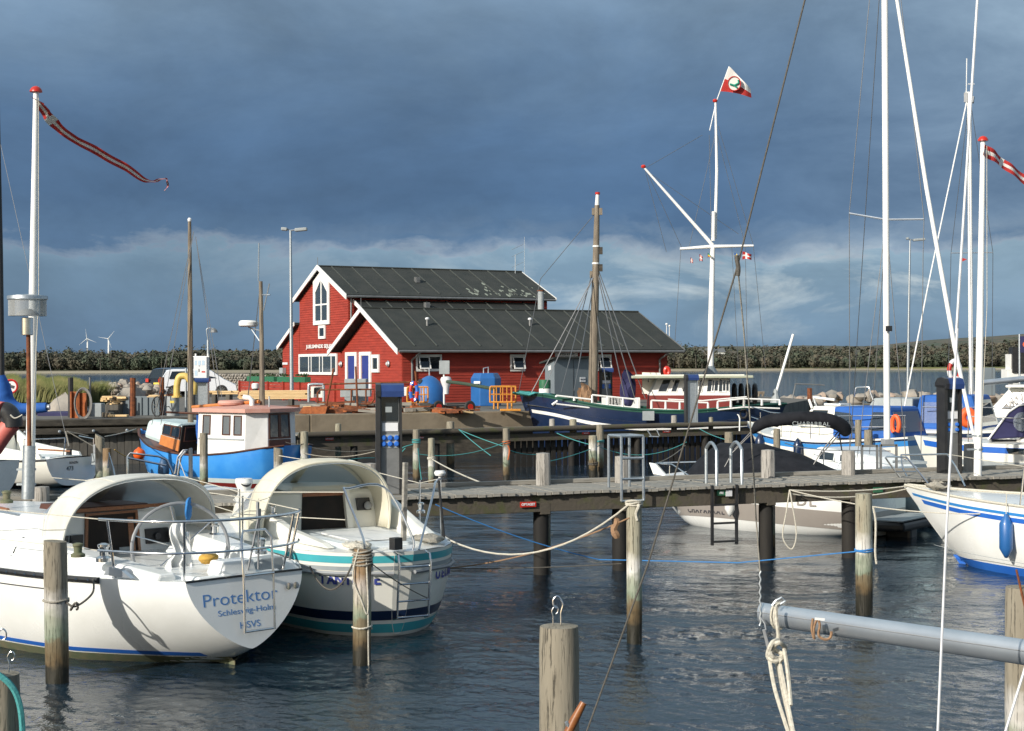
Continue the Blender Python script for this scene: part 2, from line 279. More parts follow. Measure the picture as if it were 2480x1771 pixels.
M = dict(
 gel=mat('gelcoat', (.86, .87, .85), (.77, .78, .75), 1.6, .28, coat=.3, rvar=.08), gel2=mat('cream_gelcoat', (.83, .82, .75), (.76, .74, .66), 1.4, .32, coat=.25),
 gelb=mat('shade_tinted_hull', (.52, .68, .74), (.46, .62, .68), 1.3, .3, coat=.2), deck=mat('deck_paint', (.70, .74, .74), (.60, .65, .66), 5, .6, bump=.15),
 white=mat('white_paint', (.82, .82, .80), (.72, .72, .69), 3, .45), steel=mat('stainless_steel', (.72, .72, .72), (.6, .6, .6), 8, .18, 1.0),
 galv=mat('galvanised_steel', (.48, .52, .55), (.36, .40, .43), 22, .42, .75, bump=.1), alu=mat('anodised_aluminium', (.60, .64, .68), (.50, .54, .58), 3, .38, .8),
 wmast=mat('white_mast', (.88, .88, .86), (.8, .8, .78), 3, .3), navy=mat('navy_paint', (.006, .018, .055), (.01, .024, .07), 4, .35, coat=.3), blue=mat('blue_stripe', (.02, .12, .50), (.03, .15, .55), 3, .35, coat=.3),
 sky=mat('light_blue_stripe', (.035, .22, .55), None, 3, .35), teal=mat('teal_stripe', (.07, .42, .46), (.06, .36, .42), 3, .35), black=mat('black_plastic', (.018, .018, .02), (.03, .03, .03), 8, .4),
 grey=mat('grey_plastic', (.22, .23, .24), (.28, .29, .3), 8, .5), rub=mat('rubber', (.03, .03, .032), (.05, .05, .05), 12, .6), canvas=mat('beige_sprayhood_canvas', (.66, .63, .52), (.58, .54, .42), 2.2, .85, bump=1.6, bsc=4),
 canvasg=mat('grey_white_canvas', (.62, .62, .58), (.52, .51, .45), 2.2, .85, bump=1.6, bsc=4), bcanvas=mat('black_boat_cover', (.008, .009, .012), (.018, .019, .024), 5, .8, bump=.6, bsc=7, spec=.2),
 blcanvas=mat('blue_canvas', (.015, .11, .42), (.012, .085, .33), 3, .75, bump=.5, bsc=8), ncanvas=mat('navy_canvas', (.022, .022, .075), (.03, .03, .1), 3, .8, bump=.4, bsc=8),
 vinyl=glass('clear_vinyl', (.5, .55, .6), .8, .10), glas=glass('window_glass', (.015, .022, .028), .12, .03), glas2=glass('cabin_glass', (.05, .07, .09), .45, .03),
 dark=mat('dark_interior', (.006, .005, .004), (.02, .012, .008), 3, .8), teak=mat('varnished_wood', (.30, .11, .035), (.2, .07, .02), 8, .35, st=(1, 6, 6), coat=.3),
 rawood=mat('raw_timber', (.62, .42, .2), (.72, .52, .28), 9, .75, st=(.3, 3, 3)), grwood=mat('weathered_timber', (.20, .19, .165), (.33, .31, .27), 5, .9, st=(.4, 4, 4), bump=.7, bsc=14),
 mossy=mat('mossy_timber', (.085, .072, .055), (.075, .08, .03), 3.5, .92, bump=.9, lo=.5, hi=.68, bsc=16), creo=mat('creosoted_timber', (.010, .009, .008), (.022, .019, .015), 5, .8, st=(1, 1, .3), bump=.6), dkwood=mat('dark_wet_timber', (.03, .026, .02), (.075, .065, .05), 5, .8, st=(.6, .6, 2), bump=.7),
 bulk=mat('bulkhead_planks', (.075, .07, .062), (.13, .12, .10), 3, .9, st=(2, 2, .3), bump=.8), spar=mat('wooden_spar', (.26, .22, .165), (.13, .105, .08), 6, .8, st=(3, 3, .3), bump=.7),
 hood=mat('navy_hood', (.018, .04, .14), (.022, .05, .17), 4, .4), conc=mat('weathered_concrete', (.25, .205, .145), (.18, .145, .10), 1.2, .95, bump=.8, bsc=9), stone=mat('granite_boulder', (.36, .32, .27), (.22, .21, .19), 1.1, .9, bump=.9, bsc=8, world_co=True),
 stone2=mat('pink_granite', (.44, .33, .26), (.3, .25, .2), 1.5, .9, bump=.9, bsc=8, world_co=True), red=mat('red_clapboard', (.34, .038, .021), (.25, .027, .015), 2.2, .72, st=(.6, .6, 3), bump=.2),
 redp=mat('red_paint', (.55, .03, .015), (.42, .02, .012), 5, .35), rust=mat('rusty_steel', (.24, .075, .025), (.09, .03, .015), 9, .9, bump=.8), rustl=mat('orange_rust', (.42, .13, .04), (.24, .07, .025), 7, .9, bump=.7),
 felt=mat('roofing_felt', (.020, .025, .023), (.034, .037, .033), 1.3, .92, bump=.3, bsc=60), feltrib=mat('roof_batten_felt', (.065, .075, .068), (.05, .055, .05), 3, .9), lichen=mat('roof_lichen', (.3, .33, .27), (.2, .22, .18), 9, .95),
 zinc=mat('zinc_gutter', (.16, .165, .165), (.22, .225, .225), 6, .5, .4), cob=mat('cobalt_door', (.03, .05, .24), (.025, .04, .2), 2, .5), bluebin=mat('blue_fibreglass', (.022, .125, .36), (.018, .10, .30), 1.6, .42, coat=.2),
 green=mat('green_paint', (.02, .15, .07), (.03, .12, .06), 5, .5), dgreen=mat('dark_green_rail', (.012, .07, .05), (.02, .09, .06), 5, .5), yellow=mat('yellow_steel', (.62, .27, .03), (.5, .2, .03), 6, .5), yell2=mat('pale_yellow_pipe', (.68, .5, .14), (.6, .42, .12), 4, .5),
 shed=mat('grey_shed_board', (.15, .18, .20), (.17, .205, .225), 2, .75), gbox=mat('light_grey_cabinet', (.33, .36, .37), (.27, .3, .31), 4, .6), orange=mat('orange_buoy', (.8, .12, .015), (.7, .09, .01), 5, .4), horse=mat('lifebuoy_orange', (.85, .14, .03), (.78, .11, .025), 5, .55),
 pink=mat('faded_pink_rubber', (.62, .16, .13), (.52, .13, .11), 3, .55), carb=mat('black_car_paint', (.008, .008, .012), None, 3, .12, coat=.6), carw=mat('white_car_paint', (.72, .75, .78), None, 3, .15, coat=.6), tyre=mat('tyre', (.02, .02, .02), (.03, .03, .03), 8, .8),
 lamp=mat('frosted_lamp', (.55, .56, .55), (.48, .49, .48), 5, .35), rope=mat('white_rope', (.62, .59, .50), (.45, .42, .35), 60, .9, bump=.6), ropeg=mat('grey_rope', (.36, .34, .29), (.24, .22, .18), 60, .9, bump=.6), ropet=mat('turquoise_rope', (.05, .26, .26), (.08, .34, .34), 60, .9, bump=.6),
 ropeb=mat('blue_rope', (.04, .22, .52), (.03, .17, .45), 60, .85, bump=.6), ropebr=mat('brown_rope', (.34, .21, .12), (.24, .14, .08), 60, .9, bump=.6), roped=mat('dark_rope', (.07, .065, .055), (.11, .1, .085), 60, .85, bump=.5), ropeo=mat('orange_rope', (.6, .16, .05), (.45, .12, .04), 60, .9, bump=.5),
 wire=mat('wire_rope', (.30, .30, .30), (.22, .22, .22), 50, .35, .8), salmon=mat('faded_salmon_paint', (.60, .34, .28), (.54, .27, .21), 3, .7), boatblue=mat('bright_blue_hull', (.03, .24, .68), (.06, .30, .72), 1.8, .4, coat=.2), pblue=mat('pale_blue_paint', (.56, .66, .66), (.5, .6, .6), 3, .5),
 orwood=mat('orange_varnish', (.55, .2, .05), (.46, .15, .04), 4, .45), brown=mat('brown_joinery', (.10, .035, .018), (.07, .025, .014), 5, .5), maroon=mat('oxide_red_paint', (.20, .02, .015), (.16, .016, .013), 3, .45), grp=mat('taupe_hull', (.33, .30, .27), (.30, .27, .245), 2, .3, coat=.3),
 flagr=mat('flag_red', (.50, .035, .03), (.42, .03, .025), 5, .85), flagw=mat('flag_white', (.72, .70, .66), None, 5, .85), flagg=mat('emblem_green', (.02, .3, .2), None, 5, .85), letter=mat('blue_lettering', (.09, .24, .55), None, 5, .5), letter2=mat('navy_lettering', (.04, .055, .26), None, 5, .5), letterd=mat('dark_lettering', (.05, .05, .055), None, 5, .5),
 asphalt=mat('quay_asphalt', (.10, .095, .085), (.16, .15, .13), 1.5, .95, bump=.4, bsc=20, world_co=True), sand=mat('sandy_shore', (.34, .29, .2), (.26, .22, .15), .02, .95, world_co=True), grass=mat('dune_grass', (.23, .21, .085), (.11, .14, .04), .6, .9, world_co=True, lo=.4, hi=.6), field=mat('meadow', (.12, .15, .05), (.17, .16, .07), .01, .95, world_co=True),
 alg=mat('algae_fouling', (.10, .13, .07), (.16, .15, .09), 8, .8), yelp=mat('number_plate', (.7, .55, .08), None, 5, .5), plate=mat('white_signboard', (.72, .73, .74), (.66, .67, .69), 5, .5), orr=mat('ochre_rope', (.6, .35, .06), (.5, .28, .05), 30, .85, bump=.5), purple=mat('indigo_cloth', (.09, .07, .24), None, 5, .85),
 curtain=mat('curtain', (.5, .55, .56), (.3, .36, .38), 8, .9, st=(6, 6, .3)))
M['pile'] = pile_mat('weathered_pile', (.30, .27, .21), (.20, .175, .13)); M['pile2'] = pile_mat('pale_green_pile', (.36, .36, .28), (.28, .24, .17), .3); M['pile3'] = pile_mat('brown_pile', (.30, .20, .11), (.2, .13, .07))
M['post'] = pile_mat('pale_grey_post', (.40, .38, .35), (.30, .28, .25), .1)
def treemat():
    m = mat('autumn_wood', (.050, .068, .044), (.105, .085, .062), .05, .95, world_co=True, lo=.38, hi=.62); return m  # both tones raised to take in the haze over the bay
M['trees'] = treemat()
def watermat():
    m = bpy.data.materials.new('harbour_water'); m.use_nodes = True; nt = m.node_tree; N = nt.nodes; L = nt.links; b = N['Principled BSDF']
    b.inputs['Base Color'].default_value = (.011, .024, .037, 1); b.inputs['Roughness'].default_value = .03; b.inputs['IOR'].default_value = 1.33
    geo = N.new('ShaderNodeNewGeometry'); bps = None
    for sc, st, dist in ((30.0, (1, 1, 1), .0045), (10.0, (1, 1, 1), .010), (2.6, (.7, 1, 1), .02), (.45, (.6, 1, 1), .16)):
        mp = N.new('ShaderNodeMapping'); mp.inputs['Scale'].default_value = st; mp.inputs['Rotation'].default_value = (0, 0, .35); L.new(geo.outputs['Position'], mp.inputs[0])
        n = N.new('ShaderNodeTexNoise'); n.inputs['Scale'].default_value = sc; n.inputs['Detail'].default_value = 3; L.new(mp.outputs[0], n.inputs[0])
        bp = N.new('ShaderNodeBump'); bp.inputs['Strength'].default_value = 1.0; bp.inputs['Distance'].default_value = dist; L.new(n.outputs[0], bp.inputs['Height'])
        if bps: L.new(bps.outputs[0], bp.inputs['Normal'])
        bps = bp
    L.new(bps.outputs[0], b.inputs['Normal']); return m
M['water'] = watermat()
# ================================================================== the water, the ground, the far shore
def build_water():
    inv = np.concatenate([[1 / 2.5, 1 / 4.0, 1 / 6.0, 1 / 8.0], np.linspace(1 / 10.0, 1 / 2600.0, 640)[0:]]); d = 1 / inv
    th = np.concatenate([np.linspace(-180, -26, 24), np.linspace(-24, 24, 620), np.linspace(26, 176, 24)]) * math.pi / 180
    D, T = np.meshgrid(d, th, indexing='ij'); X = D * np.sin(T); Y = D * np.cos(T)
    step = np.maximum(np.gradient(d)[:, None] * np.ones_like(X), D * 48 / 620 * math.pi / 180)
    Z = np.zeros_like(X); n = 70; lam = np.exp(np.linspace(math.log(.06), math.log(.8), n)); wd = R(205)
    for l in lam:
        a = wd + rng.normal(0, .62); k = 2 * math.pi / l; slope = .024 * min(1, (l / .2) ** -1.25) * min(1, (l / .12) ** .5)
        att = np.clip(1.6 - step * 2.6 / l, 0, 1)
        Z += att * slope / k * np.sin(k * (X * math.sin(a) + Y * math.cos(a)) + rng.uniform(0, 6.28))
    nr, nc = X.shape; idx = np.arange(nr * nc).reshape(nr, nc); nx = np.roll(idx, -1, axis=1)
    q = np.stack([idx[:-1], idx[1:], nx[1:], nx[:-1]], -1).reshape(-1, 4)
    co = np.stack([X, Y, Z], -1).reshape(-1, 3); c0 = len(co); co = np.vstack([co, [[0, 0, 0]]])
    tri = np.stack([idx[0], nx[0], np.full(nc, c0)], -1)
    me = bpy.data.meshes.new('water'); me.vertices.add(len(co)); me.vertices.foreach_set('co', co.ravel())
    loops = np.concatenate([q.ravel(), tri.ravel()]); tot = np.concatenate([np.full(len(q), 4), np.full(len(tri), 3)]); st = np.concatenate([[0], np.cumsum(tot)[:-1]])
    me.loops.add(len(loops)); me.loops.foreach_set('vertex_index', loops); me.polygons.add(len(tot)); me.polygons.foreach_set('loop_start', st); me.polygons.foreach_set('loop_total', tot)
    me.polygons.foreach_set('use_smooth', np.ones(len(tot), bool)); me.update(calc_edges=True); me.validate()
    me.flip_normals() if me.polygons[1000].normal.z < 0 else None
    me.materials.append(M['water']); o = bpy.data.objects.new('water', me); C.objects.link(o); kind(o, 'structure')
build_water()
def sheet(name, pts, z, m, zb=None, sub=None):
    mb = MB(); zb = z - 3 if zb is None else zb
    mb.prism([(x, y, z) for x, y in pts], (0, 0, zb - z)) if zb != z else mb.add([(x, y, z) for x, y in pts], [tuple(range(len(pts)))])
    return kind(obj(name, mb, m), 'structure')
sheet('seabed', [(-60, 2), (60, 2), (60, 130), (-60, 130)], -2.4, M['alg'], -2.6)
# quay: edge line from QA to QB, boulders and dike behind
QA, QB = Vector((-24.0, 46.9, 0)), Vector((0.96, 57.4, 0)); qd = (QB - QA).normalized(); qn = Vector((-qd.y, qd.x, 0))
def qp(s, o, z=1.5): return QB - qd * s + qn * o + Vector((0, 0, z))     # s metres left of the block's right end, o metres behind the edge
g = [qp(34, .65), qp(0, .65), (3.2, 62.5), (11.5, 66.5), (14.5, 76), (11.5, 96), (-10, 102), (-19, 101), (-27, 92), (-46, 70)]
sheet('quay_ground', [(a[0], a[1]) for a in g], 1.5, M['asphalt'], -2.6)
# far shore
def shore():
    mb = MB(); rs = 8; xs = np.linspace(-1400, 1400, 61)
    for k in range(60):
        for (d0, z0, d1, z1) in ((830, -.2, 837, .6), (837, .6, 875, 1.25)):
            a, b = xs[k], xs[k + 1]; w = lambda x: 14 * math.sin(x * .011) + 9 * math.sin(x * .031 + 1) + (x > 200) * 20
            mb.add([(a, d0 + w(a), z0), (b, d0 + w(b), z0), (b, d1 + w(b), z1), (a, d1 + w(a), z1)], [(0, 1, 2, 3)])
    kind(obj('far_beach', mb, M['sand']), 'structure')
    mb = MB(); mb.prism([(-2400, 872, 1.2), (2400, 872, 1.2), (2400, 2500, 9), (-2400, 2500, 9)], (0, 0, -6)); kind(obj('far_land', mb, M['field']), 'structure')
    mb = MB()
    def hill(x, y): return 1.0
    def f(u, v):
        x = -1400 + 2800 * u; y = 1500 + 500 * v
        pr = 14 + 9 * math.exp(-((x + 120) / 170) ** 2) + 20 * math.exp(-((x - 590) / 150) ** 2) + 6 * math.exp(-((x - 260) / 120) ** 2) + 4 * mnoise.noise((x * .01, 3, 0))
        return (x, y, 6 + (pr - 2) * math.sin(math.pi * v) if 0 < v < 1 else 0)
    mb.grid(f, 120, 6); kind(obj('wooded_hill', mb, M['trees'], smooth=True), 'structure')
shore()
def wood():
    # crowns of small leaf clumps spread through each crown's volume, plus thin trunks
    n = 4900; xs = rng.uniform(-520, 560, n) ; ys = 868 + rng.uniform(0, 1, n) ** 1.4 * 120 + np.where(xs > 190, 20, 0); order = np.arange(n)
    ht = 5.6 + 2.8 * rng.random(n) + 3.5 * (rng.random(n) > .9) + 1.8 * np.sin(xs * .021) + 1.2 * np.sin(xs * .07 + 2) + (ys - 868) * .018 + 1.6 * np.sin(xs * .23 + 3 * np.sin(xs * .05))
    ht = np.where((xs > -20) & (xs < 60), ht * .92, ht); ht = np.where(xs > 190, ht * 1.0, ht)
    sz = np.ones(n); k2 = n - 1300; xs[k2:] = rng.uniform(-900, 1000, 1300); ys[k2:] = rng.uniform(1380, 1700, 1300); ht[k2:] = rng.uniform(9, 15, 1300); sz[k2:] = 2.0
    w = ht * rng.uniform(.26, .46, n); m = 96; zb_ = np.where(np.arange(n) >= k2, 3 + (4 + 8 * np.exp(-((xs + 120) / 170) ** 2) + 20 * np.exp(-((xs - 590) / 150) ** 2) + 6 * np.exp(-((xs - 260) / 120) ** 2)) * np.sin(np.clip((ys - 1380) / 400, 0, 1) * 2.2) * .75, 1.5); a = rng.normal(0, 1, (n, m, 3)); a /= np.linalg.norm(a, axis=2, keepdims=True); r = rng.uniform(.3, 1, (n, m, 1)) ** .5; a = a * r
    cx = xs[:, None] + a[..., 0] * w[:, None]; cy = ys[:, None] + a[..., 1] * w[:, None]; cz = zb_[:, None] + ht[:, None] * (.47 + .49 * a[..., 2])
    c = np.stack([cx, cy, cz], -1).reshape(-1, 3); s = rng.uniform(.5, 1.0, (len(c), 1, 1)) * np.repeat(sz, m)[:, None, None]; dr = (a / np.linalg.norm(a, axis=2, keepdims=True)).reshape(-1, 3); t1 = np.cross(dr, rng.normal(0, 1, dr.shape)); t1 /= np.linalg.norm(t1, axis=1, keepdims=True); t2 = np.cross(dr, t1); q = np.stack([t1, t2, -t1, -t2], 1) * rng.uniform(.5, 1.1, (len(c), 4, 1)) + rng.normal(0, .35, (len(c), 4, 3)); v = c[:, None, :] + q * s; v = v.reshape(-1, 3)
    me = bpy.data.meshes.new('far_wood'); k = len(c); fc = np.arange(4 * k).reshape(-1, 4)
    me.vertices.add(4 * k); me.vertices.foreach_set('co', v.ravel()); me.loops.add(4 * k); me.loops.foreach_set('vertex_index', fc.ravel()); me.polygons.add(k)
    me.polygons.foreach_set('loop_start', np.arange(0, 4 * k, 4)); me.polygons.foreach_set('loop_total', np.full(k, 4)); me.update(calc_edges=True)
    m1 = bpy.data.materials['autumn_wood']; nt = m1.node_tree
    geo = nt.nodes.new('ShaderNodeNewGeometry'); hs = nt.nodes.new('ShaderNodeHueSaturation'); mr = nt.nodes.new('ShaderNodeMapRange'); mr.inputs[3].default_value = .8; mr.inputs[4].default_value = 1.2
    nt.links.new(geo.outputs['Random Per Island'], mr.inputs[0]); nt.links.new(mr.outputs[0], hs.inputs['Value'])
    b = nt.nodes['Principled BSDF']; src = b.inputs['Base Color'].links[0].from_socket; nt.links.new(src, hs.inputs['Color']); nt.links.new(hs.outputs[0], b.inputs['Base Color'])
    me.materials.append(m1); o = bpy.data.objects.new('far_wood', me); C.objects.link(o); kind(o, 'stuff', 'dark autumn wood along the far shore beyond the bay')
    mb = MB()
    for i in range(40):
        x = rng.uniform(-260, 330); y = 862 + (20 if x > 190 else 0) + rng.uniform(0, 5); h = rng.uniform(4, 8)
        mb.tube([(x, y, 1.4), (x + rng.uniform(-.6, .6), y, 1.5 + h)], [.22, .08], n=4)
    kind(obj('birch_trunks', mb, mat('birch_bark', (.16, .145, .12), (.1, .09, .07), 1, .9)), 'stuff', 'thin pale trunks at the edge of the far wood')
wood()
for (x, hh, lab) in ((212, 822, 'left one of the two white wind turbines above the far wood'), (263, 822, 'right one of the two white wind turbines above the far wood')):
    b = P('S', x, hh, 3000); t = thing('wind_turbine', lab, 'wind turbine', (b.x, b.y, 3), 0, 'wind turbines on the far shore')
    mb = MB(); mb.tube([(0, 0, 0), (0, 0, b.z - 3)], [2.0, 1.3], n=10); obj('tower', mb, M['white'], t, True, True)
    mb = MB(); mb.box((0, 0, b.z - 2), (2.6, 7, 2.6)); obj('nacelle', mb, M['white'], t, False, True)
    hub = None; a0 = R(98) if x < 230 else R(90)
    for k in range(3):
        a = (a0 if x < 230 else R(50)) + k * 2.0944; mb = MB(); c = Vector((0, -4, b.z - 2)); q = Vector((math.cos(a), 0, math.sin(a)))
        mb.tube([c, c + q * 4, c + q * 19], [.9, 1.3, .3], n=6, flat=.5); obj('blade', mb, M['white'], t, True, True)
for (r, x, y, lab, w) in (('A5', 1520, 413, 'larger white farmhouse among the trees right of the tall club mast', 9), ('A5', 1590, 408, 'smaller white farmhouse farther right among the trees', 14)):
    b = P(r, x, y, 1150); t = thing('farmhouse', lab, 'house', (b.x, b.y, b.z - 2), .3)
    mb = MB(); mb.box((0, 0, 1.5), (w, 6, 3)); obj('wall', mb, M['white'], t, local=True)
    mb = MB(); mb.prism([(-w / 2 - .3, -3.4, 2.95), (-w / 2 - .3, 3.4, 2.95), (-w / 2 - .3, 0, 6)], (w + .6, 0, 0)); obj('roof', mb, M['zinc'], t, local=True)
    mb = MB(); mb.box((w * .2, -.2, 6), (.7, .7, 1.4)); obj('chimney', mb, M['conc'], t, local=True)
# ------------------------------------------------------------------ quay walls
t = thing('concrete_quay_wall', 'long weathered concrete block edging the quay below the red building', 'wall', qp(8, 0, 0), 0)
mb = MB()
for i, (a, b) in enumerate(((0, 8.6), (8.62, 9.9))):
    mb = MB(); mb.prism([qp(a, 0, .88), qp(b, 0, .88), qp(b, -.0, 1.53), qp(a, -.0, 1.53)], qn * .66); obj('concrete_block', mb, M['conc'], t, bevel=.03)
mb = MB(); mb.prism([qp(-.1, .35, -1), qp(10, .35, -1), qp(10, .35, .88), qp(-.1, .35, .88)], qn * .3); obj('lower_wall', mb, M['dkwood'], t)
def rockmesh(seed, sx=1, sy=1, sz=.75):
    rr = random.Random(seed); mb = MB(); vs = []; n, k = 9, 6
    for j in range(k + 1):
        for i in range(n):
            th, ph = 2 * math.pi * i / n, math.pi * j / k - math.pi / 2
            p = Vector((math.cos(th) * math.cos(ph), math.sin(th) * math.cos(ph), math.sin(ph))); r = .8 + .32 * mnoise.noise(p * 1.1 + Vector((seed * 3.1, seed, 0))) + .1 * rr.random()
            vs.append((p.x * r * sx, p.y * r * sy, p.z * r * sz))
    return mb.add(vs, [(j * n + i, j * n + (i + 1) % n, (j + 1) * n + (i + 1) % n, (j + 1) * n + i) for j in range(k) for i in range(n)])
rocks = []
for i in range(6):
    o = obj('boulder', rockmesh(i, 1, .85 + .1 * (i % 3), .6 + .08 * (i % 4)), M['stone' if i % 3 else 'stone2'], smooth=38, origin=Vector((0, 0, 0))); rocks.append(o)
rused = set()
def rock(p, r, label, group, rz=None):
    i = random.randrange(6); src = rocks[i]
    o = src if i not in rused else src.copy()
    if i in rused: C.objects.link(o)
    rused.add(i); o.location = p; o.scale = (r, r, r); o.rotation_euler = (0, 0, random.uniform(0, 6) if rz is None else rz)
    return tag(o, label, 'boulder', group)
rl = 'loose grey and pink boulder in the heap behind the left quay'
for k in range(86):                                              # heap on the left between the grass and the cars
    x = random.uniform(-22.4, -19.2) if k % 4 else random.uniform(-24.5, -18.5); d = random.uniform(80, 90); hgt = 1.5 + .5 * random.random() + .35 * math.exp(-((x + 21) / 1.5) ** 2)
    rock((x * d / 85, d, hgt), random.uniform(.18, .38), rl, 'boulders heaped behind the left quay')
big = [((('C7', 1090, 470), 70), .85, 'big pink boulder beside the rusty post near the parked cars'), ((('C7', 975, 480), 72), .5, 'rounded pale grey boulder left of the big pink one')]
for ((a, d), r, l) in big:
    p = P(*a, d); rock((p.x, p.y, max(p.z - .2, 1.6)), r, l, None)
p = P('C7', 290, 640, 57); o = rock((p.x, p.y, 1.55), 1.15, 'largest pale boulder standing on the quay below the long grass', None, .4); o.scale = (1.0, .8, 1.0)
# breakwater seen over the boats on the right
mb = MB(); mb.prism([(13.8, 79, 1.1), (14, 82, 1.1), (50, 93, 1.1), (50, 89, 1.1)], (0, 0, -3.6)); kind(obj('breakwater_core', mb, M['conc']), 'structure')
for k in range(120):
    s_ = k / 119; x = lerp(14, 46, s_) + random.uniform(-.3, .3); y = lerp(80.5, 91, s_) + random.uniform(-1.2, .6)
    rock((x, y, 1.3 + random.uniform(-.1, .3)), random.uniform(.3, .58), 'rounded boulder on the crest of the breakwater beyond the right-hand boats', 'boulders along the breakwater')
# stone dike behind the parked cars: stones too small to pick apart
mb = MB(); rr = random.Random(5)
for row in range(9):
    for k in range(40):
        x = -18.6 + k * .17 + rr.uniform(-.05, .05) + (row % 2) * .08; z = 1.5 + row * .145; c = Vector((x * 1.0, 96 - row * .03 - (x + 16) * .15, z)); s_ = rr.uniform(.075, .12)
        vs = [c + Vector((math.cos(a) * s_ * 1.15, rr.uniform(-.03, .03), math.sin(a) * s_)) for a in [j * 1.0472 + rr.uniform(-.2, .2) for j in range(6)]]
        mb.add(vs + [c + Vector((0, -s_ * .9, 0))], [(j, (j + 1) % 6, 6) for j in range(6)])
t = thing('stone_dike', 'low dike of piled fieldstones behind the parked cars left of the red house', 'wall', (-15, 96, 1.5))
kind(obj('fieldstones', mb, M['stone'], t), 'stuff')
mb = MB(); mb.prism([(-18.7, 96.5, 1.5), (-11.5, 95.4, 1.5), (-11.5, 95.4, 2.82), (-18.7, 96.5, 2.82)], (0, 1.5, 0)); obj('core', mb, M['asphalt'], t)
# tall dune grass on the left bank
def dune_grass():
    n = 26000; u = rng.random(n); v = rng.random(n); x = -20.2 + u * 3.2; base = np.zeros(n)
    y = 60 + v * 9 + (x + 20) * .2; x = x * y / 62.0
    env = .45 + .4 * np.sin(u * 9 + 1) ** 2 + .25 * np.sin(u * 23); env = np.where(u > .74, env * np.clip((1 - u) * 4, .1, 1), env)
    extra = (rng.random(n) < .06); x = np.where(extra, -18.5 + rng.normal(0, .2, n), x); y = np.where(extra, 68 + rng.random(n) * 2, y); h = np.where(extra, 1.0, .5 + .3 * env) * rng.uniform(.6, 1.15, n)
    z0 = 1.5 + np.where(extra, 0, .35 + .25 * v); lean = rng.normal(.28, .14, n) * h; lean2 = rng.normal(0, .15, n) * h; w = rng.uniform(.012, .024, n)
    A = np.stack([x - w, y, z0], -1); B = np.stack([x + w, y, z0], -1); Cc = np.stack([x + lean * .4 + w * .7, y + lean2 * .4, z0 + h * .62], -1); Dd = np.stack([x + lean * .4 - w * .7, y + lean2 * .4, z0 + h * .62], -1); E = np.stack([x + lean, y + lean2, z0 + h], -1)
    v_ = np.stack([A, B, Cc, Dd, E], 1).reshape(-1, 3); me = bpy.data.meshes.new('dune_grass'); b = (np.arange(n) * 5)[:, None]
    q = b + np.array([[0, 1, 2, 3]]); t_ = b + np.array([[3, 2, 4]]); me.vertices.add(len(v_)); me.vertices.foreach_set('co', v_.ravel())
    lp = np.concatenate([q.ravel(), t_.ravel()]); tot = np.concatenate([np.full(n, 4), np.full(n, 3)]); me.loops.add(len(lp)); me.loops.foreach_set('vertex_index', lp); me.polygons.add(len(tot))
    me.polygons.foreach_set('loop_start', np.concatenate([[0], np.cumsum(tot)[:-1]])); me.polygons.foreach_set('loop_total', tot); me.update(calc_edges=True); me.materials.append(M['grass'])
    o = bpy.data.objects.new('dune_grass', me); C.objects.link(o); kind(o, 'stuff', 'tall yellow-green dune grass on the left bank')
    mb = MB(); mb.grid(lambda a, b: (-23.5 + a * 4.6, 59 + b * 12, 1.5 + .55 * math.sin(math.pi * b) * min(1, (1 - a) * 3) + .1 * mnoise.noise((a * 9, b * 9, 0))), 30, 12); kind(obj('grass_bank', mb, M['grass'], smooth=True), 'structure')
dune_grass()
# timber bulkhead on the left, planks side by side under a heavy rubbing beam
t = thing('timber_bulkhead', 'dark tarred timber bulkhead with a heavy rubbing beam left of the concrete wall', 'wall', qp(20, 0, 0), 0)
mb = MB(); mb.prism([qp(9.95, -.12, 1.28), qp(34, -.12, 1.28), qp(34, -.12, 1.5), qp(9.95, -.12, 1.5)], qn * .76); obj('capping_beam', mb, M['dkwood'], t, bevel=.03)
mb = MB(); mb.prism([qp(9.95, -.2, 1.02), qp(34, -.2, 1.02), qp(34, -.2, 1.22), qp(9.95, -.2, 1.22)], qn * .3); obj('rubbing_beam', mb, M['dkwood'], t, bevel=.02)
src = None
for k in range(100):
    s_ = 10.1 + k * .24; mb = MB(); dz = random.uniform(0, .03)
    if src is None:
        mb.prism([(0, 0, -1.2), (.225, 0, -1.2), (.225, 0, 1.06), (0, 0, 1.06)], (0, .09, 0)); src = obj('plank', mb, M['bulk'], t, local=True); base = src
    p_ = WM[t.name].inverted() @ qp(s_, .05 + dz, random.uniform(-.02, .02)); rot = Matrix.Rotation(math.atan2(-qd.y, -qd.x) + math.pi, 4, 'Z')
    m4 = Matrix.Translation(p_) @ rot
    if k == 0: src.matrix_local = m4
    else: piece(src, 'plank', t, m4)
for k in range(22):
    c = qp(10.6 + k * 1.07, -.24, 1.12); mb = MB(); mb.lathe([(.05, 0), (.05, .03), (.03, .05)], c, 8, -qn); obj('bolt_head', mb, M['galv'], t)
